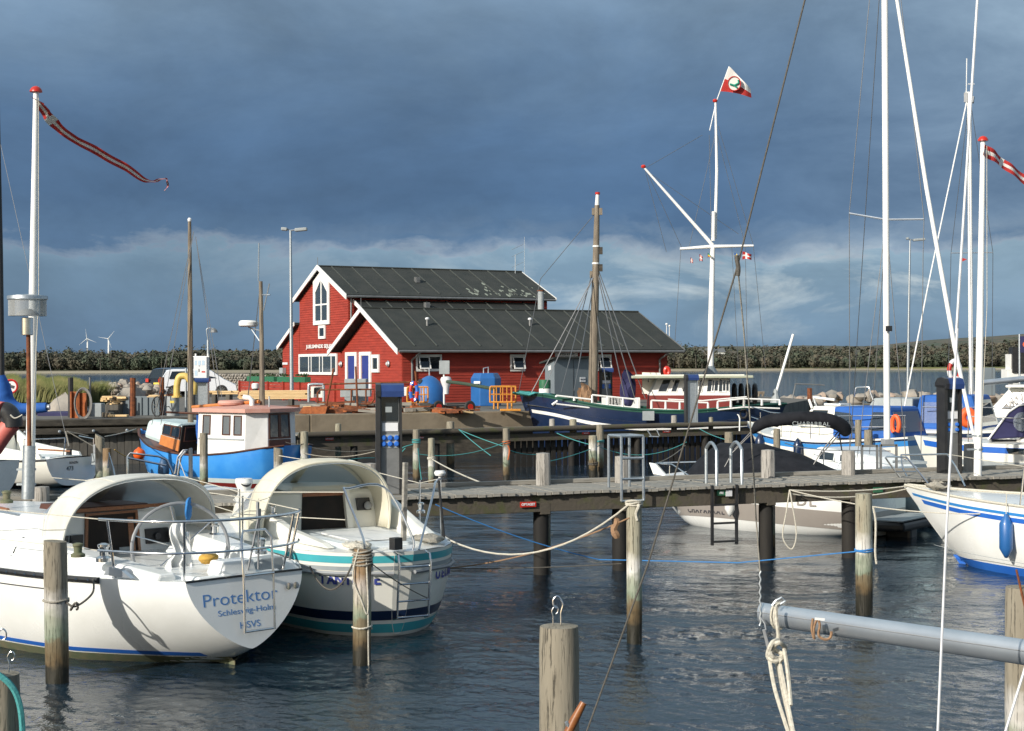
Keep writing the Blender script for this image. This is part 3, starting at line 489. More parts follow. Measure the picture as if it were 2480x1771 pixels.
# ================================================================== the red harbour building
TH = R(28); BU = Vector((math.cos(TH), math.sin(TH), 0)); BV = Vector((-math.sin(TH), math.cos(TH), 0)); B0 = Vector((-4.99, 71.13, 0))
house = thing('harbour_building', 'red clapboard harbour building with white trim and dark felt roofs behind the quay', 'building', (B0.x, B0.y, 1.5), TH)
def bp(u, v, z): return B0 + BU * u + BV * v + Vector((0, 0, z))
def boards(name, ax, fix, a0, a1, z0, top, sp=.125):
    # clapboards on a wall: ax 'u' = wall along u at v=fix facing -v ; ax 'v' = wall along v at u=fix facing -u. top(a) gives wall height
    mb = MB(); out = Vector((0, 0, 0)) - (BV if ax == 'u' else BU); z = z0
    zmax = max(top(a0 + (a1 - a0) * i / 40) for i in range(41))
    while z < zmax - .02:
        zt = min(z + sp, zmax); L0, L1 = a0, a1; zc = (z + zt) / 2
        ins = [a0 + (a1 - a0) * i / 200 for i in range(201) if top(a0 + (a1 - a0) * i / 200) >= zc]
        if ins:
            L0, L1 = ins[0], ins[-1]; q = (lambda a, zz: bp(a, fix, zz)) if ax == 'u' else (lambda a, zz: bp(fix, a, zz))
            b = [q(L0, z), q(L1, z), q(L1, z) + out * .034, q(L0, z) + out * .034]; tt = [q(L0, zt), q(L1, zt), q(L1, zt) + out * .010, q(L0, zt) + out * .010]
            mb.hexa(b, tt)
        z = zt
    o = obj(name, mb, M['red'], house); kind(o, 'stuff'); return o
GZ = 1.5
front_top = lambda v: 3.9 + 2.0 * (1 - abs(v - 3.65) / 3.65) * .93
core = MB()
core.prism([bp(.05, .05, GZ), bp(.05, 7.5, GZ), bp(.05, 7.5, 3.95), bp(.05, 3.65, 5.8), bp(.05, .05, 3.95)], BU * 14.3); obj('wall', core, M['red'], house)
core = MB(); core.prism([bp(1.08, 9.05, GZ), bp(1.08, 16.0, GZ), bp(1.08, 16.0, 6.8), bp(1.08, 12.55, 8.3), bp(1.08, 9.05, 6.85)], BU * 11.4); obj('wall', core, M['red'], house)
core = MB(); core.prism([bp(1.08, 16.02, GZ), bp(1.08, 18.6, GZ), bp(1.08, 18.6, 4.45), bp(1.08, 16.02, 5.5)], BU * 6); obj('wall', core, M['red'], house)
core = MB(); core.prism([bp(1.7, 7.5, GZ), bp(1.7, 9.04, GZ), bp(1.7, 9.04, 6.3), bp(1.7, 7.5, 5.6)], BU * 9.8); obj('wall', core, M['red'], house)
boards('clapboards', 'u', 0, 0, 14.4, GZ, lambda a: 3.93)
boards('clapboards', 'v', 0, 0, 7.6, GZ, front_top)
boards('clapboards', 'v', 1.03, 9.0, 16.05, GZ, lambda v: 6.75 + 1.6 * (1 - abs(v - 12.6) / 3.6))
boards('clapboards', 'v', 1.03, 16.1, 18.8, GZ, lambda v: 5.5 - (v - 16.1) * .42)
boards('clapboards', 'u', 9.0, 1.03, 12.6, 6.2, lambda a: 6.85)
boards('clapboards', 'u', 9.0, 1.03, 1.72, 5.0, lambda a: 6.2)
def roof(u0, u1, ve, ze, vr, zr, other=None, thick=.12, ribs=None, name='roof'):
    # one slope from the eave (ve, ze) up to the ridge (vr, zr); 'other' = far eave (v, z)
    mb = MB(); a = [bp(u0, ve, ze), bp(u1, ve, ze), bp(u1, vr, zr), bp(u0, vr, zr)]; n = (a[1] - a[0]).cross(a[3] - a[0]).normalized()
    mb.hexa([p - n * thick for p in a], a)
    if other:
        b = [bp(u0, vr, zr - .003), bp(u1, vr, zr - .003), bp(u1, other[0], other[1]), bp(u0, other[0], other[1])]; n2 = (b[1] - b[0]).cross(b[3] - b[0]).normalized(); mb.hexa([p - n2 * thick for p in b], b)
    r = obj(name, mb, M['felt'], house)
    for u in ribs or []:
        mb = MB(); f = [bp(u - .03, ve, ze) , bp(u + .03, ve, ze), bp(u + .03, vr, zr), bp(u - .03, vr, zr)]; mb.panel(f, 0, .07, 1, .99, .035, 0); obj('roof_batten', mb, M['feltrib'], r)
    g_ = MB(); e0, e1 = bp(u0 + .05, ve - .06, ze - .1), bp(u1 - .05, ve - .06, ze - .1); g_.tube([e0, e1], .065, n=8); obj('gutter', g_, M['zinc'], house)
    return r
r1 = roof(-.5, 15.0, -.6, 3.96, 3.65, 5.98, (7.75, 3.98), ribs=[.5 + 1.115 * k for k in range(13)])
r2 = roof(.75, 12.95, 8.65, 6.83, 12.6, 8.5, (16.4, 6.85), ribs=[1.5 + 1.16 * k for k in range(10)])
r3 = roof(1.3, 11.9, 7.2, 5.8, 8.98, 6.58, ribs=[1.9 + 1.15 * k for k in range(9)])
mb = MB(); a = [bp(.75, 18.9, 4.35), bp(.75, 16.1, 5.6), bp(7.0, 16.1, 5.6), bp(7.0, 18.9, 4.35)]; mb.hexa([p - Vector((0, 0, .12)) for p in a], a); obj('roof', mb, M['felt'], house)
mb = MB()
for k in range(46):                                            # pale lichen growing on the main roof near its right end
    u = random.choice([8.4, 9.4, 10.4, 11.3, 12.2]) + random.gauss(0, .22); v = 8.8 + abs(random.gauss(0, .7)); z = 6.83 + (v - 8.65) * .423 + .006; s_ = random.uniform(.03, .13)
    pts = [bp(u + math.cos(a_) * s_ * random.uniform(.5, 1.2), v + math.sin(a_) * s_ * 2 * random.uniform(.5, 1.2), z) for a_ in [i * .9 for i in range(7)]]
    pts = [Vector((p.x, p.y, 6.83 + ((p - B0).dot(BV) - 8.65) * .4228 + .01)) for p in pts]; mb.add(pts, [tuple(range(7))])
kind(obj('lichen', mb, M['lichen'], r2), 'stuff')
for (ua_, ub_, v_, z_) in ((-.5, 15.0, 3.65, 5.98), (.75, 12.95, 12.6, 8.5)):
    mb = MB(); mb.box(bp((ua_ + ub_) / 2, v_, z_ + .012), (ub_ - ua_, .22, .05), TH); obj('ridge_cap', mb, M['feltrib'], house)
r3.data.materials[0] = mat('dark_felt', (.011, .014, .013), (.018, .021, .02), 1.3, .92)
def barge(u, pts, w=.2, t=.05):
    for (v0, z0), (v1, z1) in zip(pts, pts[1:]):
        mb = MB(); d = Vector((0, v1 - v0, z1 - z0)).normalized(); n = Vector((0, -d.z, d.y)) * (1 if d.y > 0 else -1)
        q = [(v0, z0 + .04), (v1, z1 + .04), (v1, z1 + .04 - w / abs(d.y)), (v0, z0 + .04 - w / abs(d.y))]; mb.prism([bp(u, a_, b_) for a_, b_ in q], -BU * t); obj('bargeboard', mb, M['white'], house)
barge(-.5, [(-.65, 3.92), (3.65, 5.98)], .22); barge(-.5, [(7.95, 3.92), (3.65, 5.98)], .22)
barge(.75, [(8.55, 6.8), (12.6, 8.52)], .24); barge(.75, [(16.55, 6.8), (12.6, 8.52)], .24)
barge(.75, [(18.95, 4.3), (16.15, 5.6)], .2); barge(1.3, [(7.1, 5.76), (8.98, 6.6)], .2)
mb = MB(); mb.prism([bp(15.0, -.65, 3.98), bp(15.0, 3.65, 6.0), bp(15.0, 3.65, 5.86), bp(15.0, -.65, 3.84)], BU * .05); obj('bargeboard', mb, M['zinc'], house)
mb = MB(); mb.prism([bp(12.95, 8.6, 6.84), bp(12.95, 12.6, 8.52), bp(12.95, 12.6, 8.4), bp(12.95, 8.6, 6.72)], BU * .05); obj('bargeboard', mb, M['white'], house)
def face_v(u, va, vb, z0, z1): return (bp(u, va, z0), bp(u, vb, z0), bp(u, vb, z1), bp(u, va, z1))      # seen from the left-front; va > vb
def face_u(v, ua, ub, z0, z1): return (bp(ua, v, z0), bp(ub, v, z0), bp(ub, v, z1), bp(ua, v, z1))
def window(F, w=.07, mull=(), trans=(), curtain=False, t=.07, label=None, panem=None):
    su = (F[1] - F[0]).length; sv = (F[3] - F[0]).length; mb = MB(); mb.ring(F, 0, 0, 1, 1, w / su, w / sv, t)
    for m_ in mull: mb.panel(F, m_ - .3 * w / su, w / sv, m_ + .3 * w / su, 1 - w / sv, t * .85)
    for m_ in trans: mb.panel(F, w / su, m_ - .3 * w / sv, 1 - w / su, m_ + .3 * w / sv, t * .8)
    f = obj('window', mb, M['white'], house, label=label)
    if curtain:
        mb = MB(); mb.panel(F, w / su * .8, w / sv * .8, 1 - w / su * .8, 1 - w / sv * .8, t * .3); obj('curtain', mb, M['curtain'], f)
        mb = MB(); mb.panel(F, w / su, w / sv, 1 - w / su, 1 - w / sv, t * .6, -t * .55)
        obj('pane', mb, M['glas2'], f)
    else:
        mb = MB(); mb.panel(F, w / su, w / sv, 1 - w / su, 1 - w / sv, t * .55); obj('pane', mb, panem or M['glas'], f)
    return f
# tall pointed gable window
u0 = .985
o_ = [(13.99, 5.4), (11.3, 5.4), (11.3, 7.95), (12.6, 8.28), (13.99, 7.9)]; o_ = [(13.75, 5.4), (11.45, 5.4), (11.45, 7.72), (12.6, 8.3), (13.75, 7.72)]
i_ = [(13.45, 5.62), (11.72, 5.62), (11.72, 7.1), (12.6, 7.78), (13.45, 7.1)]
mb = MB()
for k in range(5):
    a_, b_, c_, d_ = o_[k], o_[(k + 1) % 5], i_[(k + 1) % 5], i_[k]; mb.prism([bp(u0, *a_), bp(u0, *b_), bp(u0, *c_), bp(u0, *d_)], -BU * .07)
mb.panel(face_v(u0, 12.66, 12.53, 5.6, 7.75), 0, 0, 1, 1, .06); mb.panel(face_v(u0, 13.45, 11.72, 6.42, 6.5), 0, 0, 1, 1, .055)
w_ = obj('window', mb, M['white'], house, label='tall pointed gable window with white surround')
mb = MB(); mb.prism([bp(u0, *q) for q in i_], -BU * .012); obj('curtain', mb, M['curtain'], w_)
mb = MB(); mb.prism([bp(u0 - .03, *q) for q in i_], -BU * .008); obj('pane', mb, M['glas2'], w_)
window(face_v(u0, 13.0, 12.05, 4.65, 5.36), .14)
window(face_v(u0, 16.0, 10.4, 2.75, 3.86), .14, mull=(.27, .34, .56, .64, .86), curtain=True, label='broad white multi-pane shop window')
text('building_lettering', 'JUELSMINDE SEJLKLUB', .26, bp(u0 - .05, 12.6, 4.25), -BV, (0, 0, 1), M['white'], house, sx=1.75, bold=.008)
# small signs, lamps, cabinet on the left annex
mb = MB(); mb.panel(face_v(u0, 18.7, 17.9, 3.3, 3.42), 0, 0, 1, 1, .03); obj('name_plate', mb, M['plate'], house)
mb = MB(); mb.panel(face_v(u0, 18.75, 18.2, 2.6, 3.12), 0, 0, 1, 1, .2); obj('meter_cabinet', mb, M['gbox'], house)
# doors and small window of the front gable
for (va, vb, z0, dv) in ((6.70, 5.26, 1.95, (6.38, 5.52)), (4.93, 3.49, 1.95, (4.6, 3.78))):
    F = face_v(-.035, va, vb, z0, 3.88); mb = MB(); mb.ring(F, 0, -.02, 1, 1, .16, .09, .06); f = obj('door', mb, M['white'], house, label=None)
    mb = MB(); mb.panel(face_v(-.035, dv[0], dv[1], z0, 3.72), 0, 0, 1, 1, .03); obj('door_leaf', mb, M['cob'], f)
    mb = MB(); mb.box(bp(-.1, dv[0] - .12, 2.9), (.04, .12, .03)); obj('handle', mb, M['steel'], f)
window(face_v(-.035, 3.4, 2.5, 2.9, 3.74), .16)
for vv in (7.28, 1.42):
    c = bp(-.04, vv, 3.3); mb = MB(); mb.lathe([(.11, 0), (.15, .03), (.15, .06), (.11, .09)], c, 16, -BU); f = obj('wall_lamp', mb, M['galv'], house)
    mb = MB(); mb.lathe([(.10, .08), (.085, .13), (.04, .16)], c, 12, -BU); obj('globe', mb, M['lamp'], f)
# windows of the long wall: white surround, top-hung sash tilted open
def sash(ua, ub, zc0, zc1, opens):
    F = face_u(-.035, ua, ub, zc0, zc1); mb = MB(); su, sv = ub - ua, zc1 - zc0; mb.ring(F, 0, 0, 1, 1, .09 / su, .11 / sv, .05)
    mb.panel(F, .5 - .02, .1, .5 + .02, .9, .04) if len(opens) > 1 else None; f = obj('window', mb, M['white'], house)
    for (a_, b_, tilt) in opens:
        mb = MB(); mb.panel(F, a_, .13, b_, .87, .02); obj('pane', mb, M['glas'], f)
        if tilt:
            p0, p1 = F[0].lerp(F[1], a_), F[0].lerp(F[1], b_); top = Vector((0, 0, sv * .87)); lo = Vector((0, 0, sv * .13)) - BV * .26
            G_ = (p0 + lo, p1 + lo, p1 + top - BV * .06, p0 + top - BV * .06); mb = MB(); mb.ring(G_, 0, 0, 1, 1, .05 / ((b_ - a_) * su), .07 / sv, .04); obj('open_sash', mb, M['white'], f)
            mb = MB(); mb.panel(G_, .08, .08, .92, .92, .012); obj('sash_pane', mb, M['glas'], f)
sash(.66, 1.96, 2.95, 3.72, [(.08, .5, True), (.53, .93, False)]); sash(5.53, 6.32, 2.93, 3.72, [(.12, .88, True)]); sash(10.28, 11.1, 2.93, 3.72, [(.12, .88, True)])
def pipe(u, zt):
    mb = MB(); mb.tube(spline([bp(u + .12, -.6, zt), bp(u + .12, -.55, zt - .14), bp(u - .05, -.12, zt - .42), bp(u - .05, -.1, zt - .6)], 5) + [bp(u - .05, -.1, GZ + .05)], .05, n=8); obj('downpipe', mb, M['zinc'], house, smooth=True)
pipe(.5, 3.9); pipe(13.95, 3.9)
mb = MB(); mb.tube([bp(1.12, 8.85, 6.7), bp(1.12, 8.85, 5.2)], .05, n=8); obj('downpipe', mb, M['zinc'], house)
for (u, v, cap) in ((2.1, 1.81, 1), (7.67, 1.91, 1)):
    z = 3.96 + (v + .6) * .475; mb = MB(); mb.tube([bp(u, v, z - .05), bp(u, v, z + .28)], .06, n=10); f = obj('roof_vent', mb, M['zinc'], house); mb = MB(); mb.lathe([(.1, 0), (.1, .07), (.05, .1)], bp(u, v, z + .28), 12); obj('vent_cap', mb, M['plate'], f)
for (u, v, z) in ((5.6, 10.6, 7.65), (5.0, 8.1, 6.2)):
    mb = MB(); mb.box(bp(u, v, z + .12), (.22, .3, .3), TH); f = obj('roof_vent', mb, M['zinc'], house)
mb = MB(); mb.tube([bp(9.5, 4.1, 5.7), bp(9.5, 4.1, 7.0)], .16, n=14); f = obj('flue', mb, M['gbox'], house); mb = MB(); mb.lathe([(.19, 0), (.19, .06)], bp(9.5, 4.1, 6.95), 14); obj('flue_cap', mb, M['rust'], f)
for (r_, x, y0, y1, rad) in (('A4', 1910, 108, -10, .02), ('A4', 1982, 105, -150, .012)):
    a = PL(r_, x, y0, bp(0, 12.3, 0), BV); b = PL(r_, x, y1, bp(0, 12.3, 0), BV); mb = MB(); mb.tube([a - Vector((0, 0, .3)), b], rad, n=6)
    if x < 1950:
        for dz in (.5, 1.1, 1.5): mb.tube([lerp(a, b, .5) + Vector((-.2, 0, dz - .8)), lerp(a, b, .5) + Vector((.45, 0, dz - .5))], .012, n=4)
    obj('antenna', mb, M['galv'], house)
for (r_, x, y0, y1) in (('A5', 1240, 265, 195), ('A5', 1260, 285, 208)):
    a = PL(r_, x, y0, bp(0, 3.9, 0), BV); b = PL(r_, x, y1, bp(0, 3.9, 0), BV); mb = MB(); mb.tube([a - Vector((0, 0, .35)), b], .02, n=6); mb.lathe([(.05, -.05), (.07, 0), (.05, .05)], b, 8); obj('antenna', mb, M['white'], house)
for (v_, z_) in ((3.65, 5.98), (12.6, 8.5)):
    mb = MB(); mb.tube([bp(-.5 if v_ < 4 else .75, v_, z_), bp(-.5 if v_ < 4 else .75, v_, z_ + .45)], .015, n=5); obj('lightning_rod', mb, M['zinc'], house)
# long white sign over the shed
F = face_u(-.06, 7.95, 9.2, 3.62, 3.83); mb = MB(); mb.panel(F, 0, 0, 1, 1, .03); sg = obj('wall_sign', mb, M['plate'], house); text('sign_lettering', 'SPISESAL & TILFRI', .11, lerp(F[0], F[2], .5) - BV * .035, BU, (0, 0, 1), M['letterd'], sg, sx=1.0)
# terrace fence of red boards before the gable and its planters
t = thing('red_board_fence', 'low red board fence in front of the gable and its blue doors', 'fence', tuple(bp(-3.5, 8, 1.5)), 0)
Fz = [bp(-2.2, 16.5, 1.5), bp(-2.2, .2, 1.5)]
for k in range(6):
    mb = MB(); z = 1.55 + k * .145; mb.prism([Fz[0] + Vector((0, 0, z - 1.5)), Fz[1] + Vector((0, 0, z - 1.5)), Fz[1] + Vector((0, 0, z - 1.37)), Fz[0] + Vector((0, 0, z - 1.37))], -BU * .03); obj('board', mb, M['red'], t)
for k in range(8):
    p = lerp(Fz[0], Fz[1], k / 7) - BU * .08; mb = MB(); mb.box((p.x, p.y, 1.97), (.1, .1, .95), TH); obj('post', mb, M['red'], t)
pm = mat('planter_leaves', (.03, .06, .02), (.05, .09, .03), 9, .9)
for k, (v0, v1) in enumerate(((15.2, 13.2), (12.7, 10.9), (10.4, 8.6), (8.2, 6.4))):
    t = thing('planter_box', ('leftmost', 'second', 'third', 'rightmost')[k] + ' dark green planter box hung on the red fence by the white window', 'planter', tuple(bp(-2.0, (v0 + v1) / 2, 2.42)), 0, 'planters along the red fence')
    mb = MB(); mb.panel((bp(-2.0, v0, 2.42), bp(-2.0, v1, 2.42), bp(-2.0, v1, 2.68), bp(-2.0, v0, 2.68)), 0, 0, 1, 1, .3); obj('trough', mb, M['green'], t)
    mb = MB()
    for i in range(60):
        c = bp(-2.15 + random.uniform(-.1, .1), lerp(v0, v1, random.random()), 2.7 + random.random() * .12); q = Vector((random.uniform(-1, 1), random.uniform(-1, 1), random.uniform(-.3, 1))).normalized() * .08; w2 = q.orthogonal().normalized() * .05; mb.add([c - w2, c + q, c + w2, c - q * .3], [(0, 1, 2, 3)])
    kind(obj('leaves', mb, pm, t), 'stuff')
# ================================================================== piers, piles and what stands on them
def pile_mb(x, y, zt, r, lean=(0, 0), n=18, seed=0, zb=-.6, top=.0):
    mb = MB(); k = 16; vs = []
    for j in range(k + 1):
        z = zb + (zt - zb) * j / k
        for i in range(n):
            a = 2 * math.pi * i / n; d = Vector((math.cos(a), math.sin(a), 0)); w = 1 + .05 * mnoise.noise((d.x * 1.6 + seed * 7.3, d.y * 1.6, z * 1.2)) + .02 * mnoise.noise((d.x * 6 + seed, d.y * 6, z * 2))
            if j == k: w *= .95
            vs.append((x + lean[0] * (z - zb) + d.x * r * w, y + lean[1] * (z - zb) + d.y * r * w, z - (.0 if j < k else top * (d.x * .5 + .5)) - (.012 if j == k - 0 else 0)))
    mb.add(vs, [(j * n + i, j * n + (i + 1) % n, (j + 1) * n + (i + 1) % n, (j + 1) * n + i) for j in range(k) for i in range(n)])
    c = len(mb.v) - n; m0 = Vector((0, 0, 0))
    for i in range(n): m0 += mb.v[c + i]
    mb.add([m0 / n + Vector((0, 0, .012))] + [mb.v[c + i].copy() for i in range(n)], [(0, 1 + i, 1 + (i + 1) % n) for i in range(n)]); return mb
PILES = {}
def pile(key, reg, x0, x1, yt, d, m, label, lean=0.0, group='mooring piles', zb=-.6, top=0):
    a, b = P(reg, x0, yt, d), P(reg, x1, yt, d); c = (a + b) / 2; r = (b - a).length / 2
    hgt = c.z - zb; x = c.x - lean * hgt
    o = obj('mooring_pile', pile_mb(x, d, c.z, r, (lean, 0), seed=len(PILES), zb=zb, top=top), M[m], smooth=50, origin=Vector((x, d, zb))); tag(o, label, 'mooring pile', group)
    PILES[key] = (Vector((c.x, d, c.z)), r, lean); return o
def at(key, z, ang=-90):                                         # a point on a pile's skin; -90 faces the camera
    c, r, lean = PILES[key]; a = R(ang); return Vector((c.x - lean * (c.z - z) + r * math.cos(a), c.y + r * math.sin(a), z))
def wrap(key, z, turns=2, rr=.012, pitch=.03, m='rope', name='rope_turns', label=None):
    c, r, lean = PILES[key]; pts = []
    for i in range(int(turns * 14) + 1):
        a = 2 * math.pi * i / 14; zz = z + pitch * a / 6.283 + .006 * math.sin(a * 2.3); pts.append((c.x - lean * (c.z - zz) + (r + rr * .8) * math.cos(a), c.y + (r + rr * .8) * math.sin(a), zz))
    return pts
pile('front', 'D', 1197, 1286, 1386, 8.9, 'pile', 'grey weathered pile with a bent metal hook on top, nearest the camera at the bottom')
pile('left', 'D', 97, 148, 1197, 15.9, 'pile', 'pile standing before the white sailboat lettered Protektor', -.01, top=.02)
pile('wrapped', 'D', 785, 825, 1216, 16.8, 'pile3', 'brown pile with rope wound round its head beside the boat lettered TANTØJE', .01, top=.03)
pile('mid', 'D', 1391, 1425, 1113, 18.0, 'pile2', 'pale green-stained pile with white rope tied near its top, right of the wrapped brown pile')
pile('right', 'D', 1899, 1937, 1094, 20.0, 'pile2', 'pale pile with a blue rope tied round it, left of the blue-striped bow')
pile('corner', 'D', 2232, 2312, 1300, 10.8, 'pile', 'thick pale pile cut by the right edge behind the grey boom')
pile('lowleft', 'D', -48, 44, 1492, 8.6, 'pile', 'dark pile head with a turquoise rope in the bottom left corner')
pile('a', 'B5', 232, 297, 566, 41.5, 'pile2', 'greenish pile right of the blue and white fishing boat')
pile('b', 'B5', 1170, 1228, 550, 41.9, 'pile', 'pile with turquoise rope looped round it, right of the tall grey power pedestal')
pile('c', 'B5', 1297, 1353, 622, 37.5, 'pile2', 'short pale green pile with a white line, just right of the turquoise-roped one')
pile('d', 'B5', 1921, 1978, 540, 43.2, 'pile', 'pile with an orange rope tied round it before the far jetty')
pile('e', 'A5', 675, 737, 1000, 44.5, 'pile2', 'shorter mossy pile of the close pair before the slatted jetty', group='mooring piles')
pile('f', 'A5', 730, 783, 922, 45.0, 'pile', 'taller pile of the close pair before the slatted jetty')
pile('g', 'A5', 1660, 1722, 975, 44.0, 'pile', 'stubby grey pile behind the black cockpit cover')
pile('h', 'A6', 1183, 1242, 490, 40.5, 'pile', 'pile in front of the blue-striped motor sailer, under the black bimini')
pile('i', 'A6', 1885, 1941, 413, 40.5, 'pile', 'taller brown pile before the blue canvas canopy')
pile('j', 'A6', 1964, 2037, 500, 39.5, 'pile', 'shorter brown pile right of the taller one before the blue canopy')
pile('k', 'A3', 690, 757, 806, 38.5, 'pile', 'split grey pile left of the orange buoy', top=.12)
pile('l', 'A3', 744, 807, 912, 38.0, 'pile3', 'lower mossy pile just right of the split grey one')
pile('m', 'A3', 1446, 1506, 802, 38.6, 'pile', 'pile standing before the mast of the blue fishing boat')
pile('n', 'A3', 1983, 2050, 905, 36.5, 'pile', 'brown split pile before the bright blue stern', top=.05)
# ---- near pier
p1 = Vector((-1.9, 22.85, 0)); e1 = Vector((math.cos(R(20.6)), math.sin(R(20.6)), 0)); m1 = Vector((-e1.y, e1.x, 0))
def pp(s_, o_, z=1.28): return p1 + e1 * s_ + m1 * o_ + Vector((0, 0, z))
pier = thing('near_pier', 'weathered timber pier crossing the picture behind the two nearest sailboats', 'pier', (p1.x, p1.y, 0), R(20.6))
src = None
for k in range(190):
    s_ = -9.3 + k * .119; dz = random.uniform(-.006, .006); dy = random.uniform(-.03, .02)
    if src is None:
        mb = MB(); mb.box((0, .78, 0), (.11, 1.6, .045)); src = obj('plank', mb, M['grwood'], pier, local=True, bevel=0); o = src; srcs = [src]
    else:
        o = piece(src, 'plank', pier, Matrix())
    o.matrix_local = Matrix.Translation((s_, dy, 1.257 + dz)) @ Matrix.Rotation(random.uniform(-.006, .006), 4, 'Z')
mb = MB(); mb.box((2.0, .10, 1.10), (22.6, .09, .26)); obj('fascia_beam', mb, M['mossy'], pier, local=True, bevel=.01)
mb = MB(); mb.box((2.0, 1.46, 1.10), (22.6, .09, .26)); obj('fascia_beam', mb, M['mossy'], pier, local=True)
mb = MB(); mb.box((2.0, 1.50, 1.315), (22.6, .09, .07)); obj('kerb_board', mb, M['grwood'], pier, local=True, bevel=.01)
def s_of(D_x, off):                                              # distance along the pier of an image column
    q = ray('D', D_x, 1100); a = p1 + m1 * off; n = m1; t_ = (a - O).dot(n) / q.dot(n); return ((O + q * t_) - a).dot(e1)
for D_x in (60, 420, 640, 1206, 1381, 1706, 1890, 2155, 2420):
    s_ = s_of(D_x - 4, .22); mb = pile_mb(*(pp(s_, .24)[:2]), .97, .118, n=12, seed=D_x); obj('support_post', mb, M['creo'], pier, smooth=50)
    mb = MB(); c = pp(s_, .8, 1.02); mb.box(c, (.15, 1.5, .17), R(20.6)); obj('cross_beam', mb, M['mossy'], pier)
for (D_x, yt) in ((92, 1105), (700, 1062), (822, 1028), (1206, 1005), (1381, 1012), (1706, 998), (1884, 1000), (2155, 985)):
    s_ = s_of(D_x, 1.28); c = pp(s_, 1.28); zt = PL('D', D_x, yt, c, -m1).z; zt = min(max(zt, 1.5), 1.86)
    mb = pile_mb(c.x, c.y, zt, .12, n=9, seed=D_x + 3); obj('bollard_post', mb, M['post'], pier, label=None)
def tubes(name, lists, r, m, parent=None, **k):
    mb = MB()
    for l in lists: mb.tube(l, r, n=8)
    return obj(name, mb, M[m], parent, smooth=True, **k)
# galvanised boarding frame
s0, s1, r0_, r1_ = s_of(1379, -.05), s_of(1428, -.05), s_of(1352, .4), s_of(1398, .4); t = thing('boarding_frame', 'galvanised square-tube boarding frame on the near pier edge above the pale green pile', 'ladder', tuple(pp((s0 + s1) / 2, 0, 1.1)), 0)
def bar(a, b, nm='rail'): mb = MB(); mb.tube([a, b], .021, n=4); obj(nm, mb, M['galv'], t)
for (s_, o_, z0, z1) in ((s0, -.07, 1.1, 2.1), (s1, -.07, 1.1, 2.1), (r0_, .4, 1.28, 2.1), (r1_, .4, 1.28, 2.1)): bar(pp(s_, o_, z0), pp(s_, o_, z1), 'upright')
for z in (2.1, 1.76, 1.44, 1.1): bar(pp(s0, -.07, z), pp(s1, -.07, z))
bar(pp(r0_, .4, 2.1), pp(r1_, .4, 2.1)); bar(pp(r0_, .4, 2.1), pp(s0, -.07, 2.1)); bar(pp(r1_, .4, 2.1), pp(s1, -.07, 2.1))
# hooped grab rails and the black ladder hanging below them
for nm, (xa, xb) in (('left', (634, 680)), ('right', (848, 895))):
    xD = (1540 + .5 * (xa + xb) * .28144) / 1.09057; s_ = s_of(xD, .3); a = R(60)
    pts = [pp(s_ + .06, .62, 1.27), pp(s_ + .06, .62, 1.84)] + [pp(s_ - .117 * k_ + .06, .62 - .58 * k_, 1.84 + .11 * math.sin(math.pi * k_)) for k_ in (.04, .1, .2, .35, .5, .65, .8, .9, .96)] + [pp(s_ - .057, .04, 1.84), pp(s_ - .057, .04, 1.27)]
    o = tubes('grab_rail', [pts], .026, 'galv'); tag(o, nm + ' of two hooped galvanised grab rails on the pier above the black ladder', 'handrail', 'grab rails on the near pier')
t = thing('pier_ladder', 'black three-rung ladder hanging from the near pier before the taupe motorboat hull', 'ladder', tuple(pp(s_of(1605, 0), 0, .4)), 0)
sa, sb = s_of(1580, 0), s_of(1634, 0)
for s_ in (sa, sb):
    mb = MB(); mb.box(pp(s_, -.02, .82), (.035, .05, .95), R(20.6)); obj('side_rail', mb, M['black'], t)
for z in (.98, .69, .40):
    mb = MB(); mb.box(pp((sa + sb) / 2, -.03, z), (sb - sa, .05, .03), R(20.6)); obj('rung', mb, M['black'], t)
# two brown frames farther right
for nm, (xa, xb, yt, yb) in (('left', (1362, 1537, 855, 1165)), ('right', (1577, 1757, 848, 1150))):
    dd = 27.9; pa, pb = P('C6', xa, yt, dd), P('C6', xb, yt, dd); zb = 1.28; o = MB()
    for q in (pa, pb): o.box((q.x, q.y, (q.z + zb) / 2), (.04, .04, q.z - zb + .04))
    o.box(((pa.x + pb.x) / 2, dd, pa.z), (pb.x - pa.x, .04, .04)); o = obj('steel_stand', o, M['rust' if 0 else 'zinc']); tag(o, nm + ' of two plain steel frames standing on the pier before the small white yacht', 'frame', 'steel frames on the near pier')
# berth signs on the fascia
def berth(reg, x0, y0, x1, y1, pl0, n, col, word, label, wm='plate'):
    a, b = PL(reg, x0, y1, pl0, n), PL(reg, x1, y0, pl0, n); c = (a + b) / 2; w = (b - a); wd = Vector((w.x, w.y, 0)).length; hh = abs(w.z); r_ = Vector((-n.y, n.x, 0)) * -1
    if r_.x < 0: r_ = -r_
    t = thing('berth_sign', label, 'sign', tuple(c)); F = (c - r_ * wd / 2 - Vector((0, 0, hh / 2)), c + r_ * wd / 2 - Vector((0, 0, hh / 2)), c + r_ * wd / 2 + Vector((0, 0, hh / 2)), c - r_ * wd / 2 + Vector((0, 0, hh / 2)))
    mb = MB(); mb.panel(F, 0, 0, 1, 1, .012); obj('plate', mb, M[col], t)
    if word: text('lettering', word, hh * .62, c + (r_.cross(Vector((0, 0, 1)))) * .014, r_, (0, 0, 1), M[wm], t, bold=.002)
    return t
fp = pp(0, .03, 1); nn = -m1
berth('D', 1155, 1114, 1190, 1127, fp, nn, 'redp', 'OPTAGET', 'small red sign reading OPTAGET on the side of the near pier')
